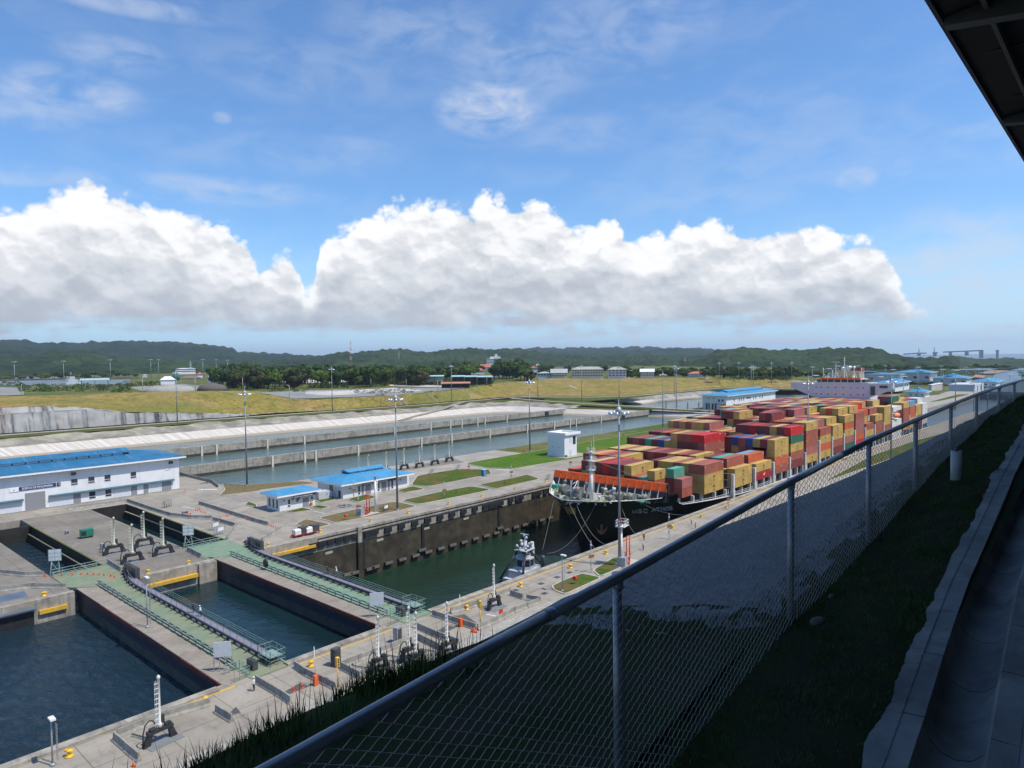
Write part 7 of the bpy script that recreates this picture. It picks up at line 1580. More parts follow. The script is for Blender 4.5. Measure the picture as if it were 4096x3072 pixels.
# ---------------------------------------------------------------- lawns with kerbs
KERB = mat('kerb concrete', (0.40, 0.38, 0.33), 0.85, var=0.1)
def smooth_poly(P, n=3):
    P = [Vector((p.x, p.y, 0)) for p in P]
    for _ in range(n):
        Q = []
        for a, c in zip(P, P[1:]+P[:1]): Q += [a*0.9+c*0.1, a*0.1+c*0.9]
        P = Q
    return P
def island(pts, m=LAWN, z=0.0, n=2, kerb=True):
    P = smooth_poly([at(*p, z) for p in pts], n); c = sum(P, Vector())/len(P)
    ar = sum(a.x*b_.y-a.y*b_.x for a, b_ in zip(P, P[1:]+P[:1]))
    if ar < 0: P = P[::-1]
    b = MB(); b.prism([(p.x, p.y) for p in P], z-0.01, z+0.14); struct(b.build('lawn', m))
    if kerb:
        b = MB(); o_ = []
        for i, p in enumerate(P):
            d = (P[(i+1) % len(P)]-P[i-1]).normalized(); nrm = Vector((d.y, -d.x, 0)); o_.append((p+nrm*0.3, p))
        for (a, a2), (c_, c2) in zip(o_, o_[1:]+o_[:1]):
            k = 0.17+z; b.poly([(a.x, a.y, k), (c_.x, c_.y, k), (c2.x, c2.y, k), (a2.x, a2.y, k)]); b.poly([(a.x, a.y, z), (c_.x, c_.y, z), (c_.x, c_.y, k), (a.x, a.y, k)])
        struct(b.build('kerb', KERB))
BRN = mat('parched brown lawn', (0.15, 0.105, 0.045), 0.95, var=0.25, scale=0.8, dirt=(0.08, 0.10, 0.02), dscale=0.15, damt=0.6)
R2_ = lambda *a: [('R2', x, y) for x, y in a]
island(R2_((345, 862), (430, 818), (640, 862), (540, 888), (420, 885)), BRN); island(R2_((540, 805), (690, 848), (1050, 780), (1250, 740), (1385, 705), (1200, 665), (900, 725)), BRN)
island(R2_((1265, 655), (1400, 688), (1700, 630), (2035, 562), (1860, 533), (1600, 580))); island([('R2', 1920, 520), ('R2', 2075, 552), ('R2', 2212, 522), ('R3', 240, 468), ('R3', 130, 432), ('R2', 2212, 465)])
island(R2_((1345, 520), (1500, 532), (1760, 480), (2035, 425), (2010, 388), (1760, 383), (1400, 440))); island(R2_((1225, 570), (1290, 585), (1455, 556), (1350, 533)))
island(R2_((795, 645), (880, 668), (1045, 627), (950, 603))); island(R2_((515, 650), (560, 673), (690, 645), (640, 633))); island(R2_((245, 757), (340, 757), (485, 737), (400, 720)), n=1); island(R2_((475, 713), (560, 730), (630, 712), (540, 696)), n=1)
island([('R2', 1812, 335), ('R2', 2000, 372), ('R3', 20, 378), ('R3', 300, 330), ('R3', 570, 288), (('R3'), 900, 215), ('R3', 1250, 140), ('R3', 1300, 40), ('R3', 1130, 62), ('R3', 800, 120), ('R3', 280, 215), ('R2', 2212, 262), ('R2', 2000, 300)], LAWN2, n=1)
island([('R1', 1900, 612), ('R1', 2212, 575), ('R2', 60, 560), ('R2', 520, 505), ('R2', 400, 490), ('R2', 0, 512), ('R1', 2110, 520), ('R1', 1920, 512), ('R1', 1950, 560)], BRN, n=1)
island([('S1', 995, 1050), ('S1', 1030, 1110), ('S1', 1190, 1175), ('S1', 1530, 1020), ('S1', 1745, 920), ('S1', 1450, 858), ('S1', 1180, 960)], LAWN); island([('S1', 1640, 800), ('S1', 1745, 893), ('S1', 2050, 760), ('S1', 2140, 640), ('S1', 1965, 600)], LAWN, n=1)
island([('R4', 480, 1360), ('R4', 940, 1200), ('R4', 1300, 1060), ('R4', 1620, 930), ('R4', 1500, 940), ('R4', 1250, 1010), ('R4', 900, 1130)], LAWN, n=1)
island([('R4', 1380, 670), ('R4', 1500, 655), ('R4', 1750, 600), ('R4', 1640, 600)], LAWN, -8.9, 1); island([('R4', 1400, 610), ('R4', 1500, 600), ('R4', 1480, 585), ('R4', 1390, 590)], LAWN, -8.9, 1)
island([('R1', 2120, 690), ('R1', 2212, 715), ('R1', 2212, 690), ('R1', 2150, 668)], LAWN, n=1)

# ---------------------------------------------------------------- boards, signs, cones, boxes
def reflector(p, label, rz):
    t = thing('range_board', label, 'board', p, rz, 'panelled boards on green lattice legs')
    b = MB(); b.box((-1.15, -0.05, 2.6), (1.15, 0.0, 4.9)); b.build('frame', GSTEEL, t)
    for i in range(3):
        for j in range(2): g_ = MB(); g_.box((-1.05+j*1.1, -0.09, 2.7+i*0.75), (-0.05+j*1.1, -0.055, 3.35+i*0.75)); g_.build('panel', mat('reflector panel', (0.52, 0.56, 0.60), 0.4), t)
    b = MB()
    for s_ in (-0.8, 0.8): b.tube([(s_, 0.1, 0), (s_*0.7, 0.05, 2.7)], 0.09, 5); b.tube([(s_, -0.5, 0), (s_*0.8, 0, 2.6)], 0.06, 4); b.tube([(s_, 0.1, 0.2), (-s_*0.8, 0.05, 2.3)], 0.05, 4)
    b.build('lattice_legs', GSTEEL, t)
reflector(at('R1', 480, 1290), 'white panelled board on green legs at the left end of the nearer gate', -0.6); reflector(at('R1', 1630, 1055), 'white panelled board on green legs at the left end of the farther gate', -0.6)
CN = thing('traffic_cone', 'x', 'cone', (0, 0, 0), group='orange traffic cones'); CN.scale = (.85, .85, .8); b = MB(); b.lathe([(0.16, 0.05), (0.10, 0.5), (0.03, 0.95), (0, 0.97)], (0, 0, 0), 8); b.build('body', CONE, CN); b = MB(); b.cbox((0, 0, 0.025), (0.5, 0.5, 0.05)); b.build('foot', CONE, CN)
cones = [('R1', x, y, f'traffic cone, {ORD[i]} from the left in the row on the nearer gate deck') for i, (x, y) in enumerate([(388, 1308), (460, 1305), (535, 1303), (625, 1297), (703, 1293), (757, 1290), (808, 1293), (857, 1297), (898, 1302), (957, 1309), (988, 1318)])]
cones += [('R1', x, y, f'traffic cone, {ORD[i]} of the cluster on the road by the recess') for i, (x, y) in enumerate([(1690, 737), (1708, 742), (1722, 728), (1732, 752), (1755, 757), (1775, 762), (1625, 770), (1645, 772), (1900, 808), (1955, 788), (1972, 790), (1600, 570), (2130, 820)])]
cones += [('R2', x, y, f'traffic cone, {ORD[i]} on the central island road') for i, (x, y) in enumerate([(112, 868), (132, 876), (150, 884), (170, 893), (188, 905), (515, 855), (730, 835), (1168, 715), (1910, 465)])]
cones += [('B2', x, y, f'traffic cone, {ORD[i]} on the near quay from the left') for i, (x, y) in enumerate([(327, 992), (396, 965), (1865, 485), (1885, 488), (1903, 492)])]+[('B1', 1152, 1650, 'lone traffic cone at the bottom edge below the lone hoist')]
for i, (r_, x, y, lab) in enumerate(cones):
    p = at(r_, x, y, 0.05 if i < 11 else 0.0)
    if i == 0: CN.location = p; CN['label'] = lab
    else: dup(CN, p, random.random(), lab)
BRS = mat('brown sign', (0.24, 0.12, 0.03), 0.7)
def sign_post(p, h, label, m=BRS):
    t = thing('sign_post', label, 'sign', p, group='quay posts with a brown number sign'); b = MB(); b.tube([(0, 0, 0), (0, 0, h)], 0.06, 5); b.cbox((0, 0, h*0.28), (0.25, 0.25, 0.6)); b.lathe([(0.05, h*.8), (0.22, h*.82), (0.22, h*.86), (0.05, h*.88)], (0, 0, 0), 8); b.cbox((0, 0, 0.06), (0.9, 0.9, 0.12)); b.build('pole', GALV, t)
    b = MB(); b.cbox((0, -0.1, h*0.5), (1.25, 0.06, 0.62), -0.35); b.build('plate', m, t)
sign_post(at('S1', 1597, 822), 6.1, 'post with brown plate beside the tug stern'); sign_post(at('R3', 1357, 985), 5.8, 'post with brown plate beside the walkers on the near quay'); sign_post(at('R3', 1868, 730), 5.4, 'post with brown plate farther along the black hull')
sign_post(at('S0', 400, 690), 4.6, 'post with brown plate on the far road left of the foremast'); sign_post(at('R2', 1627, 640), 5.2, 'post with brown plate on the middle lawn strip'); sign_post(at('R2', 2205, 470), 5.0, 'post with brown plate between the two far lawn strips'); sign_post(at('R2', 885, 790), 5.4, 'post with brown plate left of the red fire pumps'); sign_post(at('R2', 845, 655), 6.2, 'post before the front corner of the control building')
def hydrant(p, label):
    t = thing('hose_box', label, 'hose box', p, random.uniform(-.3, .3), 'red hose boxes on posts'); b = MB(); b.tube([(0, 0, 0), (0, 0, 1.0)], 0.07, 6); b.build('post', GALV, t)
    b = MB(); b.prism([(-0.32, 0.95), (0.32, 0.95), (0.32, 1.35), (0.2, 1.55), (-0.2, 1.55), (-0.32, 1.35)], -0.28, 0.28, 'x'); b.build('box', REDP, t)
for a in ((('S1', 1340, 1020), 'red hose box on the grass island beside the lamp post'), (('R2', 778, 825), 'red hose box on the brown verge left of the fire pumps'), (('R2', 1840, 385), 'red hose box by the pump lawn near the blue cabin'), (('R2', 2160, 530), 'red hose box on the lawn strip farthest right'), (('R3', 108, 245), 'red hose box on the lush lawn left of the white block'), (('T3', 962, 970), 'red hose box on the lawn near the green container')): hydrant(at(*a[0]), a[1])
b = MB(); t = thing('portable_toilet', 'blue portable toilet cabin at the end of the lawn', 'toilet', at('R2', 1967, 442)); b.box((-0.6, -0.6, 0), (0.6, 0.6, 2.2)); b.build('cabin', mat('blue plastic cabin', (0.04, 0.17, 0.36), 0.5), t); b = MB(); b.box((-0.65, -0.65, 2.2), (0.65, 0.65, 2.4)); b.build('roof', mat('pale blue top', (0.4, 0.55, 0.7), 0.5), t); b = MB(); b.box((-0.4, -0.63, 0.1), (0.4, -0.602, 2.0)); b.build('door', mat('blue door', (0.06, 0.25, 0.5), 0.5), t)
t = thing('generator_box', 'small dark green generator box standing on the central pier', 'generator', at('R1', 750, 972), -0.1); b = MB(); b.box((-1.3, -0.8, 0.4), (1.3, 0.8, 2.0)); b.build('case', mat('dark teal case', (0.02, 0.16, 0.11), 0.5, var=0.1), t); b = MB(); b.box((-1.1, -0.7, 0), (-0.9, 0.7, 0.4)); b.box((0.9, -0.7, 0), (1.1, 0.7, 0.4)); b.box((-1.2, -0.82, 0.7), (-0.2, -0.8, 1.7)); b.build('skid', BLK, t)
def trailer(p, label):
    t = thing('pump_trailer', label, 'trailer', p, 0.12, 'red pump trailers'); t.scale = (.78, .85, .85); b = MB(); b.box((-2.2, -0.9, 0.45), (2.6, 0.9, 0.75)); b.box((-3.2, -0.1, 0.5), (-2.2, 0.1, 0.62)); b.build('chassis', REDP, t)
    b = MB(); b.prism([(-0.8, 0.75), (0.8, 0.75), (0.8, 1.8), (0.5, 2.1), (-0.5, 2.1), (-0.8, 1.8)], -1.9, 0.2, 'x'); b.build('hood', WSTEEL, t)
    b = MB(); b.box((0.4, -0.95, 0.75), (2.6, 0.95, 2.4)); b.build('tool_cabinet', DKG, t)
    for x in (-0.8, 0.1):
        for y in (-0.95, 0.95): b = MB(); b.lathe([(0.0, -0.12), (0.35, -0.12), (0.38, 0), (0.35, 0.12), (0, 0.12)], (x, y, 0.38), 12, 'y'); b.build('wheel', BLK, t)
trailer(at('R2', 372, 962), 'red pump trailer with white hood, nearer of two'); trailer(at('R2', 470, 942), 'red pump trailer with white hood, farther of two')
def pumps(p, label, rz=0.1, k=1.0):
    t = thing('fire_pump', label, 'pump', p, rz); b = MB(); b.box((-3.2, -1.8, 0), (3.0, 1.8, 0.15)); b.build('plinth', KERB, t)
    b = MB(); b.tube([(0.9, 0, 0.1), (0.9, 0, 5.4)], 0.12, 6); b.tube([(0.3, 0.4, 0.1), (0.3, 0.4, 5.2), (0.9, 0.2, 5.4)], 0.1, 6); [b.tube([(0.3, .4, 0.5+i*0.6), (0.9, 0, 0.5+i*0.6)], 0.05, 4) for i in range(8)]; b.tube([(-1.0, 0, 0.3), (-1.0, 0, 2.6), (0.2, 0.1, 2.6)], 0.12, 6); b.tube([(-0.4, -0.6, 0.3), (-0.4, -0.6, 1.8), (0.9, -.3, 1.8)], 0.1, 6); b.build('red_pipes', REDP, t)
    b = MB(); b.lathe([(0.55, 0.15), (0.55, 1.0), (0.3, 1.2), (0, 1.3)], (0.1, 0.2, 0), 10); b.lathe([(0.4, 0.15), (0.4, 0.9), (0, 1.0)], (-0.9, -0.5, 0), 8); b.build('pump_body', REDP, t)
    b = MB(); b.box((-2.9, -0.9, 0.2), (-1.6, 0.9, 1.9)); b.build('cabinet', GALV, t)
    return t
pumps(at('R2', 960, 770), 'red fire pump pipework beside the tall mast on the island'); pumps(at('S1', 2175, 690), 'red fire pump pipework beside the white monitor tower')
def tower(p, h, label, cage=True, w_=0.5):
    t = thing('monitor_tower', label, 'tower', p, 0.2, 'white fire monitor towers'); b = MB(); b.tube([(0, 0, 0), (0, 0, h)], 0.3, 8); b.tube([(w_, 0.1, 0), (w_, 0.1, h)], 0.06, 5); b.tube([(w_+0.5, 0.1, 0), (w_+0.5, 0.1, h)], 0.06, 5); [b.tube([(w_, .1, 0.4+i*0.45), (w_+.5, .1, .4+i*.45)], 0.04, 4, False) for i in range(int(h/0.45)-1)]; b.build('column', WSTEEL, t)
    if cage: b = MB(); b.cbox((0.6, 0, h-0.2), (2.6, 1.9, 0.12)); rail(b, [(-0.6, -0.9, h-.2), (1.8, -0.9, h-.2), (1.8, .9, h-.2), (-0.6, .9, h-.2), (-0.6, -.9, h-.2)], 1.15, (0.6, 1.15), 0.8, 0.05); b.build('platform', WSTEEL, t)
    b = MB(); b.tube([(0, 0, h), (0, 0, h+0.9)], 0.2, 6); b.tube([(0.3, 0, h+0.9), (-0.9, -0.4, h+1.1)], 0.16, 6); b.build('water_monitor', REDP, t)
tower(at('S1', 2070, 725), 8.0, 'white ladder tower with railed platform and red water cannon before the bow'); tower(at('R2', 1035, 755), 8.6, 'slim white tower with red water cannon beside the two huts', False)
for k, (a, w_, h) in enumerate(((('B2', 690, 775), 0.55, 2.4), (('B2', 1225, 575), 0.55, 2.3), (('R1', 888, 1078), 0.4, 1.4), (('R1', 578, 945), 0.3, 0.9), (('R1', 1600, 765), 0.7, 0.7))):
    t = thing('control_pillar', ['dark control pillar by the nearer traffic light', 'grey control pillar before the yellow bollard between the gates', 'dark pillar left of the cream hoists', 'small grey box on the central pier', 'small box beside the cone cluster'][k], 'cabinet', at(*a), 0.2); b = MB(); b.box((-w_, -0.4, 0), (w_, 0.4, h)); b.build('case', GALV if k != 0 else DKG, t); b = MB(); b.box((-w_*0.7, -0.43, h*0.2), (w_*0.7, -0.402, h*0.9)); b.build('door', DKG, t)
for k, a in enumerate((('B2', 515, 945), ('B2', 1768, 437))):
    t = thing('barrier_machine', 'orange boom barrier machine on the near quay, '+('left one' if k == 0 else 'right one'), 'barrier machine', at(*a)); b = MB(); b.box((-0.25, -0.25, 0), (0.25, 0.25, 1.3)); b.build('case', CONE, t); b = MB(); b.tube([(0, 0, 1.2), (-0.1, 0, 5.0)], 0.04, 5); b.build('boom', WSTEEL, t)
for k, a in enumerate((('B2', 708, 960), ('B2', 1938, 425))):
    t = thing('traffic_light', 'yellow traffic light post on the near quay, '+('left one' if k == 0 else 'right one'), 'traffic light', at(*a)); b = MB(); b.tube([(0, 0, 0), (0, 0, 3.0)], 0.08, 6); b.build('post', YELP, t); b = MB(); b.box((-0.2, -0.2, 2.7), (0.2, 0.2, 3.8)); b.build('head', YELP, t); b = MB(); [b.lathe([(0, 0), (0.11, 0), (0.11, .03), (0, .03)], (0, -0.24, 2.9+i*.33), 8, 'y') for i in range(3)]; b.build('lens', BLK, t)
t = thing('warning_board', 'small red warning board before the last white hoist', 'sign', at('B2', 2117, 375)); b = MB(); b.box((-0.45, -0.03, 0.5), (0.45, 0.03, 1.6)); b.build('plate', REDP, t); b = MB(); b.box((-0.03, 0.03, 0), (0.03, 0.06, 1)); b.build('leg', GALV, t)
for k, a in enumerate((('R1', 1865, 905), ('R1', 1908, 945), ('R2', 1523, 425), ('R2', 1750, 385), ('R3', 320, 470), ('R1', 1450, 710), ('R2', 1125, 748))):
    lab = ['white board frame by the slanting barriers, left', 'white board frame by the slanting barriers, right', 'grey framed stand at the lawn corner, left', 'grey framed stand at the lawn corner, right', 'grey panelled rack on the far wall beside the bow', 'dark folded rack on the apron by the recess', 'small white framed gate on the brown verge'][k]
    t = thing('frame_stand', lab, 'stand', at(*a), 0.3); b = MB(); rail(b, [(-1.2, 0, 0), (1.2, 0, 0)], 1.9, (0.3, 1.1, 1.9), 0.8, 0.05); rail(b, [(-1.2, 0.8, 0), (1.2, 0.8, 0)], 1.4, (0.7, 1.4), 0.8, 0.05); b.build('frame', GALV if k < 5 else DKG, t)
    b = MB(); b.box((-0.8, -0.06, 0.9), (0.8, -0.04, 1.7)); b.build('plate', WHITE if k in (0, 1, 6) else GALV, t)
b = MB(); P_ = [at('R1', 1550, 430), at('R1', 1830, 500), at('R1', 1880, 540)]
for a, c in zip(P_, P_[1:]): b.strip([a, c], [a+Vector((0, 0, 1.0)), c+Vector((0, 0, 1.0))]); b.strip([a+Vector((0.2, 0, 1.0)), c+Vector((0.2, 0, 1.0))], [a+Vector((.2, 0, 0)), c+Vector((.2, 0, 0))]); b.strip([a+Vector((0, 0, 1.0)), c+Vector((0, 0, 1.0))], [a+Vector((0.2, 0, 1.0)), c+Vector((0.2, 0, 1.0))])
tag(b.build('parapet', CONC_B), 'low concrete parapet along the basin behind the machinery building', 'parapet')
b = MB(); a, c = at('U3', 1560, 1080, 0.5), at('U4', 430, 1080, 0.5); rail(b, [(462, 262, 0.6), (462, 200, 0.6)], 6.5, (0.1,), 8.0, 0.5, 4); tag(b.build('post_row', CONC_B), 'row of slim concrete posts at the end of the basins behind the yellow containers', 'posts')
# ---------------------------------------------------------------- people
SKIN = mat('skin', (0.30, 0.17, 0.11), 0.6, var=0.05); HAIR = mat('dark hair', (0.02, 0.015, 0.012), 0.7)
def cloth(nm, c): return mat('cloth '+nm, c, 0.85, var=0.1, scale=8)
NAVYC, WHC, DKC, RDC, HELM = cloth('navy', (0.03, 0.035, 0.07)), cloth('white', (0.62, 0.64, 0.68)), cloth('dark', (0.03, 0.03, 0.035)), cloth('red', (0.6, 0.10, 0.04)), mat('white helmet', (0.75, 0.76, 0.78), 0.4)
def skin_mesh(name, joints, edges, mats_, parent, sub=1):
    me = bpy.data.meshes.new(name); me.from_pydata([j[0] for j in joints], edges, []); o = bpy.data.objects.new(name, me); COL.objects.link(o)
    o.modifiers.new('s', 'SKIN'); sk = me.skin_vertices[0].data if me.skin_vertices else None
    if sk is None:
        bm = bmesh.new(); bm.from_mesh(me); bm.verts.layers.skin.verify(); bm.to_mesh(me); bm.free(); sk = me.skin_vertices[0].data
    for i, (p, r) in enumerate(joints): sk[i].radius = (r, r)
    sk[0].use_root = True; m = o.modifiers.new('u', 'SUBSURF'); m.levels = sub; m.render_levels = sub
    dg_ = bpy.context.evaluated_depsgraph_get(); me2 = bpy.data.meshes.new_from_object(o.evaluated_get(dg_)); bpy.data.objects.remove(o)
    for m in mats_: me2.materials.append(m)
    o = bpy.data.objects.new(name, me2); COL.objects.link(o); o.parent = parent; return o
def person(p, rz, label, shirt=WHC, trousers=NAVYC, hat=HELM, pose='stand', vest=None):
    t = thing('person', label, 'person', p, rz)
    w_ = 0.16 if pose == 'walk' else 0.03; lean = {'stand': 0, 'walk': 0.04, 'bend': 0.30, 'rail': 0.10}[pose]
    J = [((0, 0, 0.95), 0.14), ((lean*0.4, 0, 1.2), 0.135), ((lean, 0, 1.42), 0.13), ((lean*1.1, 0, 1.54), 0.06), ((lean*1.25+0.02, 0, 1.66), 0.10), ((lean*1.3+0.02, 0, 1.74), 0.08),
         ((0, 0.10, 0.90), 0.10), ((w_, 0.11, 0.50), 0.065), ((w_*0.5, 0.11, 0.09), 0.045), ((w_*0.5+0.16, 0.12, 0.04), 0.035), ((0, -0.10, 0.90), 0.10), ((-w_*0.3, -0.11, 0.50), 0.065), ((-w_*1.3, -0.11, 0.09), 0.045), ((-w_*1.3+0.16, -0.12, 0.04), 0.035),
         ((lean, 0.20, 1.41), 0.055), ((lean+0.02, 0.26, 1.14), 0.045), ((lean+(0.3 if pose == 'rail' else 0.12), 0.24, 0.94), 0.033), ((lean, -0.20, 1.41), 0.055), ((lean-0.02, -0.26, 1.14), 0.045), ((lean+(0.3 if pose in ('rail', 'bend') else 0.05), -0.24, 0.93), 0.033)]
    E_ = [(0, 1), (1, 2), (2, 3), (3, 4), (4, 5), (0, 6), (6, 7), (7, 8), (8, 9), (0, 10), (10, 11), (11, 12), (12, 13), (2, 14), (14, 15), (15, 16), (2, 17), (17, 18), (18, 19)]
    o = skin_mesh('body', J, E_, [SKIN, shirt, trousers, DKC], t)
    for pl in o.data.polygons:
        c = pl.center; pl.use_smooth = True
        pl.material_index = 3 if c.z < 0.10 else (2 if c.z < 0.96 and abs(c.y) < 0.215 else (1 if 0.96 <= c.z < 1.51 and not (c.z < 1.06 and abs(c.y) > 0.2) else (2 if c.z < 0.9 and abs(c.y) < 0.2 else 0)))
    hx_ = lean*1.27+0.02
    b = MB(); b.tube([(hx_+0.09, 0, 1.66), (hx_+0.13, 0, 1.645)], 0.018, 5); b.build('nose', SKIN, t)
    b = MB(); b.lathe([(0.125, 1.70), (0.125, 1.74), (0.10, 1.81), (0.05, 1.85), (0, 1.86)], (hx_, 0, 0), 10); b.build('helmet' if hat is HELM else 'hair', hat, t)
    for s_ in (1, -1):                                   # palm and fingers
        hx2 = lean+((0.3 if pose == 'rail' else 0.12) if s_ == 1 else (0.3 if pose in ('rail', 'bend') else 0.05)); b = MB(); b.cbox((hx2+0.02, s_*0.24, 0.88), (0.08, 0.035, 0.09))
        for k in range(4): b.tube([(hx2-0.012+k*0.021, s_*0.24, 0.84), (hx2-0.008+k*0.021, s_*0.235, 0.805), (hx2+0.0+k*0.021, s_*0.222, 0.782+0.004*abs(k-1))], 0.009, 4)
        b.tube([(hx2+0.055, s_*0.24, 0.90), (hx2+0.085, s_*0.23, 0.865)], 0.01, 4); b.build('hand', SKIN, t)
    if vest: b = MB(); b.lathe([(0.155, 1.0), (0.165, 1.2), (0.16, 1.42)], (lean*0.6, 0, 0), 10); o = b.build('vest', vest, t); o.scale = (1, 1.25, 1)
    return t
person(at('R3', 1552, 858), 2.4, 'person in white shirt, dark trousers and white helmet walking on the near quay', pose='walk'); person(at('R3', 1585, 893), 2.0, 'person half hidden behind the fence rail just right of the walking one', RDC, DKC)
person(at('R3', 1140, 997), -2.6, 'person in dark clothes bending beside the mast on the near quay', DKC, DKC, pose='bend'); person(at('R3', 1134, 1083), 2.7, 'person in navy trousers and pink vest handling ropes near the grass', WHC, NAVYC, vest=cloth('pink', (0.6, 0.2, 0.2)))
person(at('S0', 1597, 1175, 2.0), 2.9, 'left one of two white clad crew members at the bow bulwark', WHC, WHC, pose='rail'); person(at('S0', 1640, 1178, 2.0), 2.9, 'right one of two white clad crew members at the bow bulwark', WHC, WHC, pose='rail')
person(at('S0', 1392, 1192, 2.0), 2.9, 'crew member in orange overalls on the forecastle', RDC, RDC, pose='rail')
person(at('B1', 1672, 318, 0.4), 2.5, 'dark clad person leaning at the rail of the nearer gate, left of a pair', DKC, DKC, HAIR, 'rail'); person(at('B1', 1737, 350, 0.4), 2.5, 'person in white shirt at the rail of the nearer gate, right of a pair', WHC, NAVYC, HELM, 'rail')
person(at('R2', 622, 1292, 0.4), 2.5, 'dark clad person at the rail of the farther gate', DKC, DKC, HAIR, 'rail'); person(at('R2', 700, 1308, 0.4), 2.5, 'person in pale shirt at the rail of the farther gate', WHC, DKC, HELM, 'rail')
person(at('B1', 2195, 995, 0.0), 2.2, 'person in white helmet by the control posts at the near end of the nearer gate', WHC, NAVYC)

# ---------------------------------------------------------------- tug
tug = thing('tugboat', 'white and black tugboat with cluttered mast waiting ahead of the ship bow', 'tugboat', (120.5, 104.2, -12.3), 0.12); tug.scale = (0.95, 0.95, 0.86)
TB = mat('tug black hull', (0.02, 0.022, 0.03), 0.5, var=0.2); TWH = mat('tug white', (0.42, 0.44, 0.47), 0.5, var=0.06, scale=1)
st = [(-13.5, 1.2), (-12.5, 3.2), (-10, 4.8), (-6, 5.5), (4, 5.6), (9, 5.2), (12, 3.8), (13.6, 1.4)]
b = MB(); A_ = []; 
for x, w_ in st: sh = 0.9 if x < -8 else 0; A_.append([b.vert((x*0.93, w_*0.75, -1)), b.vert((x, w_, 1.8+sh)), b.vert((x, -w_, 1.8+sh)), b.vert((x*0.93, -w_*0.75, -1))])
for p, q in zip(A_, A_[1:]):
    b.face((p[0], p[1], q[1], q[0])); b.face((p[2], p[3], q[3], q[2]))
b.face(A_[0][::-1]); b.face(A_[-1]); b.build('hull', TB, tug)
b = MB(); b.strip([(x*0.99, -w_*0.95, 1.3) for x, w_ in st], [(x*0.99, w_*0.95, 1.3) for x, w_ in st], False); b.build('deck', mat('tug deck', (0.20, 0.18, 0.15), 0.8), tug)
for s_ in (1, -1): b = MB(); b.tube([(x, s_*w_, 1.75+(0.9 if x < -8 else 0)) for x, w_ in st], 0.32, 7); b.build('rubber_fender', RUB, tug)
b = MB(); b.tube([(-13.5, -1.2, 2.5), (-14.0, 0, 2.6), (-13.5, 1.2, 2.5)], 0.55, 8); b.tube([(13.4, -1.4, 1.7), (13.9, 0, 1.7), (13.4, 1.4, 1.7)], 0.5, 8); b.build('bow_fender', RUB, tug)
b = MB(); b.prism([(-6.5, -3.0), (4.5, -3.0), (4.5, 3.0), (-6.5, 3.0)], 1.3, 4.0); b.prism([(-5.2, -2.4), (2.2, -2.4), (2.2, 2.4), (-5.2, 2.4)], 4.0, 5.9); b.build('deckhouse', TWH, tug)
oct_ = lambda r_, cx: [(cx+r_*cos(pi/8+k*pi/4), r_*sin(pi/8+k*pi/4)) for k in range(8)]
b = MB(); b.prism(oct_(2.3, -1.6), 5.9, 6.7); b.prism(oct_(2.35, -1.6), 8.55, 8.9); b.prism(oct_(1.5, -1.6), 8.9, 9.3); b.build('wheelhouse', TWH, tug)
b = MB(); b.prism(oct_(2.2, -1.6), 6.7, 8.55); b.build('windows', GLASS, tug)
for x, y in oct_(2.26, -1.6): b = MB(); b.tube([(x, y, 6.7), (x, y, 8.55)], 0.09, 4); b.build('window_post', TWH, tug)
for y in (2.6, -2.6): b = MB(); b.tube([(-7.5, y*1.2, 3.9), (-2.6, y*0.4, 11.2)], 0.28, 5); b.tube([(3.5, y*1.3, 3.9), (-1.2, y*.35, 11.2)], 0.28, 5); b.build('black_strut', TB, tug)
b = MB(); b.box((-3.6, -1.7, 10.8), (0.4, 1.7, 11.0)); b.tube([(-1.6, 0, 9.3), (-1.6, 0, 13.6)], 0.22, 6); b.tube([(0.6, 1.2, 4), (0.2, 1.0, 12.6)], 0.42, 7); b.tube([(0.6, -1.2, 4), (0.2, -1.0, 12.6)], 0.42, 7); b.build('mast_platform', TWH, tug)
for x, y, z in ((-3, 1.2, 11.0), (-2.2, -1.2, 11.0), (-0.6, 1.5, 11.0), (0, -0.3, 11.0), (-1.6, 0, 13.6), (-3.2, -0.3, 11.6), (-0.9, -1.5, 11.7), (0.2, .8, 12.5), (-2.5, 0.4, 12.3)): b = MB(); b.tube([(x, y, z-0.3), (x, y, z+0.6)], 0.08, 4); b.lathe([(0, 0.5), (0.38, 0.65), (0.42, 1.0), (0.25, 1.3), (0, 1.35)], (x, y, z), 8); b.build('dome', TWH, tug)
b = MB(); b.cbox((-1.6, 0, 14.9), (0.3, 2.2, 0.2)); b.build('radar', TWH, tug)
for s_ in (1, -1): b = MB(); b.lathe([(0.55, 4.0), (0.55, 7.6), (0.42, 8.2), (0, 8.2)], (3.4, s_*2.0, 0), 8); b.build('funnel', DKG, tug)
b = MB(); b.cbox((-9.2, 0, 2.2), (2.2, 2.6, 1.6)); b.lathe([(1.0, -1.2), (1.0, 1.2)], (-8.4, 0, 2.6), 12, 'y'); b.build('winch', mat('rusty winch', (0.30, 0.10, 0.05), 0.8, var=0.3, scale=2), tug)
b = MB(); b.lathe([(0.28, -0.12), (0.5, -0.12), (0.5, 0.12), (0.28, 0.12)], (-3.0, -3.1, 3.0), 12, 'y'); b.build('tyre', RUB, tug)
b = MB(); b.box((6, -1.2, 1.3), (8, 1.2, 2.8)); b.build('deck_crane', REDP, tug); b = MB(); rail(b, [(-12, -3, 2.6), (-6.6, -5, 1.9), (3, -5.2, 1.9), (9, -4.8, 1.9)], 1.0, (0.5, 1.0), 1.5, 0.04); b.build('deck_rail', TWH, tug)

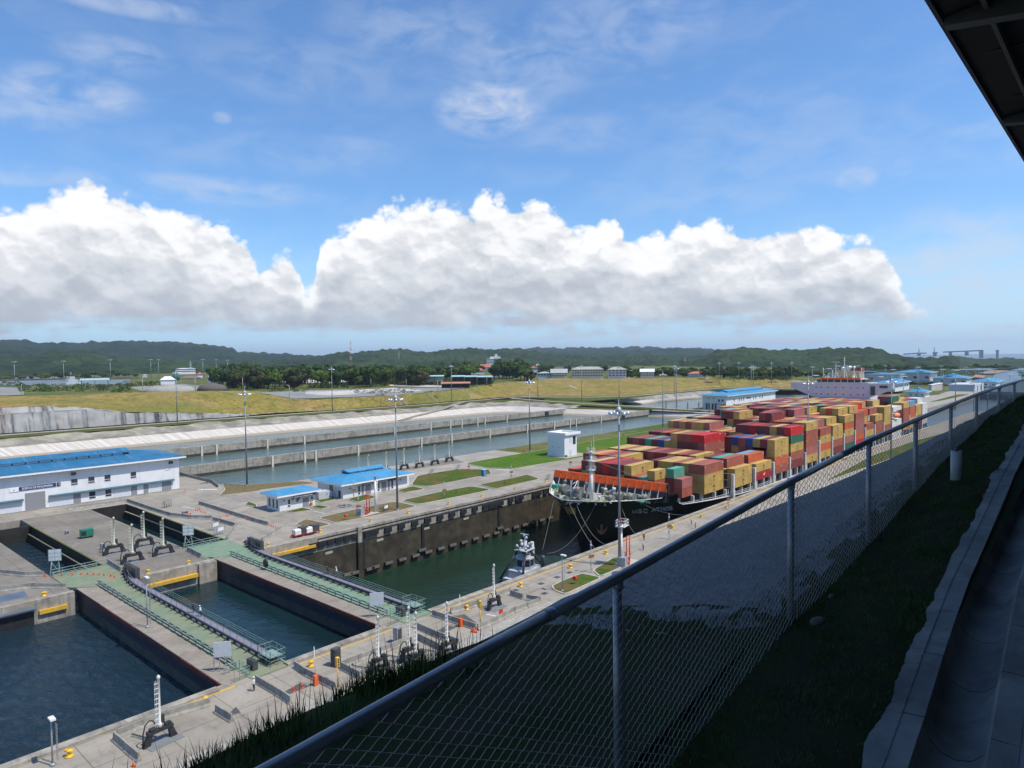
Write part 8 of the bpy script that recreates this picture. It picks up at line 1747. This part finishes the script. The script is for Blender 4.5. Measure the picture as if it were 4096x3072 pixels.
# ---------------------------------------------------------------- mooring ropes
ROPE = mat('mooring rope', (0.19, 0.18, 0.155), 0.9, var=0.2, scale=3)
def rope(a, c, sag, label, r=0.055):
    a, c = Vector(a), Vector(c); b = MB(); b.tube([a.lerp(c, i/16)-Vector((0, 0, 4*sag*(i/16)*(1-i/16))) for i in range(17)], r, 5); tag(b.build('mooring_rope', ROPE), label, 'rope', 'mooring ropes at the bow')
h = on_hull
T_ = tug.location+Vector((4, 3.0, 5.0))
rope((146.5, 117.3, 2.4), at('R3', 262, 1085, -8.5), 0.3, 'straight rope from the port bow down to the tug'); rope(h('R3', 720, 690), at('R3', 300, 1110, -9.5), 3.2, 'sagging rope from the bow down to the tug stern')
rope(h('R3', 492, 668), at('R3', 722, 1078, -0.3), 0.8, 'rope from the logo side of the bow to the near quay'); rope(h('R3', 555, 682), at('R3', 822, 1038, -0.3), 2.2, 'slack rope from the bow to the near quay, second from left')
rope(h('R3', 938, 690), at('R3', 1255, 868, 0.0), 5.5, 'deep sagging rope beside the tall mast and the anchor'); rope(h('R3', 1125, 676), at('R3', 1512, 778, 0.1), 0.9, 'taut rope crossing above the hull lettering to the quay')
b = MB(); ms = Vector((MX, MY, 13.2)); b.tube([ms, (164.7, 98.0, 6.7)], 0.04, 4); tag(b.build('mast_stay', ROPE), 'thin wire stay from the white foremast down to the breakwater', 'wire')

# ---------------------------------------------------------------- trees
def leaf_mat(nm, c): return mat('leaves '+nm, c, 0.9, var=0.45, scale=0.22, spec=0.08, dirt=tint(c, 0.45), dscale=0.5, damt=0.5, coord='obj')
LV = [leaf_mat('dark', (0.028, 0.052, 0.015)), leaf_mat('mid', (0.046, 0.080, 0.018)), leaf_mat('bright', (0.075, 0.115, 0.020)), leaf_mat('olive', (0.058, 0.060, 0.022))]
BARK = mat('bark', (0.10, 0.075, 0.055), 0.9, var=0.2)
def crown_mesh(seed, W_=7.5, H=8.0, zc=6.5, lobes=9, n=1500, m=LV[0], leaf=0.85):
    R = random.Random(seed); b = MB(); L_ = []
    for i in range(lobes):
        a = R.uniform(0, 2*pi); q = R.uniform(0.15, 0.75); L_.append((cos(a)*W_*q, sin(a)*W_*q, zc+R.uniform(-0.5, 0.5)*H*(1-q*0.5), R.uniform(0.28, 0.5)*W_))
    for i in range(n):
        x0_, y0_, z0_, r_ = L_[i % lobes]; u = R.uniform(-1, 1); a = R.uniform(0, 2*pi); s_ = math.sqrt(1-u*u); rr = r_*(R.uniform(0.72, 1.05) if R.random() < 0.8 else R.uniform(.4, .7))
        c = Vector((x0_+cos(a)*s_*rr, y0_+sin(a)*s_*rr, z0_+u*rr*0.72)); k = leaf*R.uniform(0.6, 1.3)
        d = (c-Vector((x0_, y0_, z0_))).normalized(); t1 = (d.cross(Vector((R.uniform(-1, 1), R.uniform(-1, 1), R.uniform(-1, 1))))).normalized(); t2 = d.cross(t1)+d*R.uniform(-.5, .5)
        j = len(b.v); b.v += [tuple(c-t1*k), tuple(c+t2*k*0.8), tuple(c+t1*k), tuple(c-t2*k*0.8)]; b.face((j, j+1, j+2, j+3))
    o = b.build('crown', m); me = o.data; bpy.data.objects.remove(o); return me, L_
PROTO = []
for s_ in range(7):
    me, L_ = crown_mesh(s_, 7.0+s_ % 3, 7.0+(s_ % 2)*2, 6.0+(s_ % 3)*.6, 8+s_, 1100, LV[s_ % 4]); t = thing('broadleaf_tree', 'x', 'tree', (0, 0, -500), group='trees beyond the grassy bank')
    o = bpy.data.objects.new('crown', me); COL.objects.link(o); o.parent = t
    b = MB(); b.tube([(0, 0, -2), (0.1, 0, 4), (0, 0.1, 7)], 0.45, 6, r2=0.25)
    for x, y, z, r_ in L_[:4]: b.tube([(0, 0, 4.5), (x*0.5, y*0.5, z*0.75), (x*.9, y*.9, z)], 0.2, 4, r2=0.08)
    b.build('trunk', BARK, t); PROTO.append(t)
palm = thing('palm_tree', 'x', 'palm tree', (0, 0, -500), group='palms among the trees'); b = MB(); b.tube([(0, 0, -2), (0.3, 0, 8), (0.2, 0, 16)], 0.35, 6, r2=0.22); b.build('trunk', BARK, palm)
b = MB(); R = random.Random(5)
for k in range(15):
    a = k*2*pi/15+R.uniform(-.2, .2); L = R.uniform(3.6, 4.8); el_ = R.uniform(0.1, 1.0); P = [Vector((0.2+cos(a)*L*u, sin(a)*L*u, 16+L*u*el_-L*1.1*u*u)) for u in (0, .25, .5, .75, 1)]; s_ = Vector((-sin(a), cos(a), 0))
    wd = [0.15, 0.7, 0.8, 0.55, 0.05]; b.strip([p-s_*w__+Vector((0, 0, -w__*0.5)) for p, w__ in zip(P, wd)], P); b.strip(P, [p+s_*w__+Vector((0, 0, -w__*0.5)) for p, w__ in zip(P, wd)])
b.build('fronds', LV[0], palm); PROTO.append(palm)
R = random.Random(21); placed = []; zones = [  # region, x range, base y, top y (pixels of the photograph), distances, count, palm share, words
    ('U1', 560, 2212, 692, 470, (780, 1000), 60, 0.25, 'in the palm wood'), ('U2', 0, 900, 690, 470, (760, 980), 44, 0.1, 'in the wood behind pale yards'), ('U2', 900, 1620, 645, 455, (950, 1250), 34, 0.08, 'in the wood left of red roofs'), ('U2', 1820, 2212, 640, 430, (900, 1050), 9, 0.0, 'in the clump right of red roofs'),
    ('U3', 0, 60, 640, 480, (850, 950), 3, 0, 'at the left of the grey hall'), ('U3', 60, 1300, 560, 500, (1150, 1350), 34, 0.1, 'behind the row of schools'), ('U3', 1290, 1460, 640, 520, (930, 980), 5, 0, 'right of the grey school'), ('U3', 1640, 2212, 650, 500, (960, 1120), 20, 0.04, 'right of the white roofed building'), ('U4', 0, 1180, 655, 510, (900, 1150), 46, 0.03, 'above the second machinery building'),
    ('U0', 560, 1700, 650, 570, (1450, 1700), 26, 0.0, 'on the far bank of the old canal'), ('U0', 0, 560, 660, 600, (1500, 1700), 10, 0, 'at the far left canal bank'), ('U5', 0, 1330, 560, 490, (1350, 1500), 34, 0, 'before the wooded ridge at right'), ('U5', 1560, 2000, 545, 490, (1500, 1700), 12, 0, 'beside the right canal'), ('U4', 1180, 1560, 655, 560, (1000, 1150), 14, 0, 'behind the left bridge wing')]
used = set()
for zn in zones:
    r_, xa, xb, yb, yt, Ds, n, ps, words = zn
    for i in range(n):
        x = xa+(xb-xa)*(i+R.uniform(-0.4, 0.4))/max(1, n-1); front = R.random(); D = Ds[0]+(Ds[1]-Ds[0])*front
        p = atD(r_, x, yb-(4 if front > 0.5 else 0), D); top = atD(r_, x, yt+R.uniform(-18, 45)+(30 if front < 0.5 else 0), D).z; g0 = p.z if p.z < 14 else 12.0; hgt_ = max(6.0, top-g0)
        k = 7 if R.random() < ps else R.randrange(7); base = PROTO[k]; hh_ = 18.5 if k == 7 else 14.0; s_ = hgt_/hh_; kind = 'palm' if k == 7 else ['dark', 'green', 'bright green', 'olive', 'dark broad', 'green broad', 'tall bright'][k]+' tree'
        sc_ = (max(s_, 0.75)*R.uniform(0.9, 1.25),)*2+(s_,) if k != 7 else (s_*R.uniform(.8, 1),)*2+(s_,)
        dup(base, (p.x, p.y, g0-0.3), R.uniform(0, 6), f'{kind}, {ORD[i]} from left {words}', None, sc_)
for t in PROTO:
    for c in list(t.children): bpy.data.objects.remove(c)
    bpy.data.objects.remove(t)
# scrub on the plateau and beside the canals
def scrub(name, patches, label, seed, mats_=LV):
    R = random.Random(seed); b = MB()
    for (r_, xa, xb, ya, yb, n, sz) in patches:
        for i in range(n):
            p = on_land(r_, R.uniform(xa, xb), R.uniform(ya, yb)); k = sz*R.uniform(0.5, 1.4); b.k = R.choice((1, 2, 2, 3))
            for j in range(26):
                u = R.uniform(0, 1); a = R.uniform(0, 2*pi); s_ = math.sqrt(1-u*u); c = p+Vector((cos(a)*s_*k*1.3, sin(a)*s_*k*1.3, u*k)); q = k*0.38; v1 = Vector((R.uniform(-1, 1), R.uniform(-1, 1), R.uniform(-.6, .6)))*q; v2 = Vector((R.uniform(-1, 1), R.uniform(-1, 1), R.uniform(-.6, .9)))*q
                m_ = len(b.v); b.v += [tuple(c-v1), tuple(c+v2), tuple(c+v1), tuple(c-v2)]; b.face((m_, m_+1, m_+2, m_+3))
    stuff(b.build(name, mats_), label, 'scrub')
scrub('scrub', [('U0', 200, 1650, 760, 850, 150, 2.2), ('U0', 0, 300, 730, 770, 20, 2.6), ('U0', 1500, 2100, 720, 775, 40, 2.6), ('U1', 450, 1050, 755, 825, 60, 2.2), ('U1', 1050, 1700, 740, 850, 60, 1.6), ('U1', 1700, 2212, 740, 800, 70, 2.2), ('U2', 0, 1500, 700, 765, 260, 2.4), ('U2', 800, 1800, 690, 770, 120, 2.6), ('U4', 400, 1150, 655, 695, 80, 2.6), ('U1', 560, 2212, 675, 695, 90, 3.5), ('U2', 0, 900, 670, 700, 60, 3.5)], 'low green scrub and reeds spread over the plateau beyond the bank', 4)
b = MB(); R = random.Random(8)                     # broken blocks lying in the pale yards
for i in range(150):
    p = on_land('U2', R.uniform(0, 820), R.uniform(815, 870)); s_ = R.uniform(0.4, 1.3); b.cbox((p.x, p.y, p.z+s_*.5), (s_*2, s_, s_*1.5), R.uniform(0, 3))
stuff(b.build('rubble', CONC_B), 'countless broken concrete blocks strewn in the pale yard', 'rubble')
scrub('scrub', [('U5', 640, 1300, 600, 700, 120, 3.0), ('U5', 1180, 1700, 560, 640, 120, 3.5), ('U5', 1850, 2212, 500, 560, 60, 4.0), ('U5', 2150, 2400, 600, 680, 30, 5), ('U4', 900, 1150, 650, 700, 30, 2.5)], 'scattered bushes around the lower locks at the right', 6)
# boat on the old canal
bt = thing('moored_vessel', 'small white vessel moored on the old canal at left', 'boat', atD('U0', 900, 750, 1150), 0.6); b = MB(); b.box((-14, -4, 0), (14, 4, 3)); b.prism([(-4, 14), (4, 14), (0, 18)], 0, 3); b.build('hull', TWH, bt); b = MB(); b.box((-9, -3, 3), (8, 3, 7)); b.box((-5, -2.5, 7), (4, 2.5, 11)); b.build('cabin', TWH, bt); b = MB(); b.tube([(0, 0, 11), (0, 0, 17)], 0.3, 5); b.build('mast', TWH, bt)
# red and white radio mast beyond the wood, and two fainter ones
def radio(r_, x, yb, yt, D, label, m2=REDP):
    p, q = atD(r_, x, yb, D), atD(r_, x, yt, D); H = q.z-p.z; t = thing('radio_mast', label, 'radio mast', p); n = 7
    for i in range(n):
        a, c = H*i/n, H*(i+1)/n; w0, w1 = 4.5*(1-i/n)+0.6, 4.5*(1-(i+1)/n)+0.6; b = MB()
        for s_ in (-1, 1):
            for s2 in (-1, 1): b.tube([(s_*w0/2, s2*w0/2, a), (s_*w1/2, s2*w1/2, c)], 0.22, 4)
            b.tube([(s_*w0/2, 0, a), (-s_*w1/2, 0, c)], 0.15, 4); b.tube([(0, s_*w0/2, a), (0, -s_*w1/2, c)], 0.15, 4)
        b.build('lattice_section', (m2 if i % 2 == 0 else WSTEEL) if i < 6 or True else m2, t)
radio('U2', 12, 480, 200, 1900, 'red and white lattice radio mast rising above the palm wood'); radio('U2', 620, 430, 325, 2300, 'thin grey lattice mast on the far ridge', GALV); radio('U3', 2022, 460, 400, 2200, 'short red and white mast in the wood at right'); radio('U1', 197, 560, 450, 1500, 'short green grey lattice mast behind the white workshop', GSTEEL)

# ---------------------------------------------------------------- air: thin haze over everything
hz_o = MB(); hz_o.box((-24500, -24500, -24), (24500, 24500, 400)); hm = bpy.data.materials.new('thin haze'); hm.use_nodes = True; hn = NT(hm.node_tree); hn.n.clear()
pv = hn.node('ShaderNodeVolumePrincipled'); pv.inputs['Color'].default_value = (0.74, 0.87, 1.0, 1); pv.inputs['Density'].default_value = 0.000055; pv.inputs['Anisotropy'].default_value = 0.2
ho = hn.node('ShaderNodeOutputMaterial'); hn.l.new(pv.outputs[0], ho.inputs['Volume'])
if HAZE:
    o = hz_o.build('haze', hm); o['kind'] = 'stuff'; o['label'] = 'thin blue haze in the air over the whole landscape'
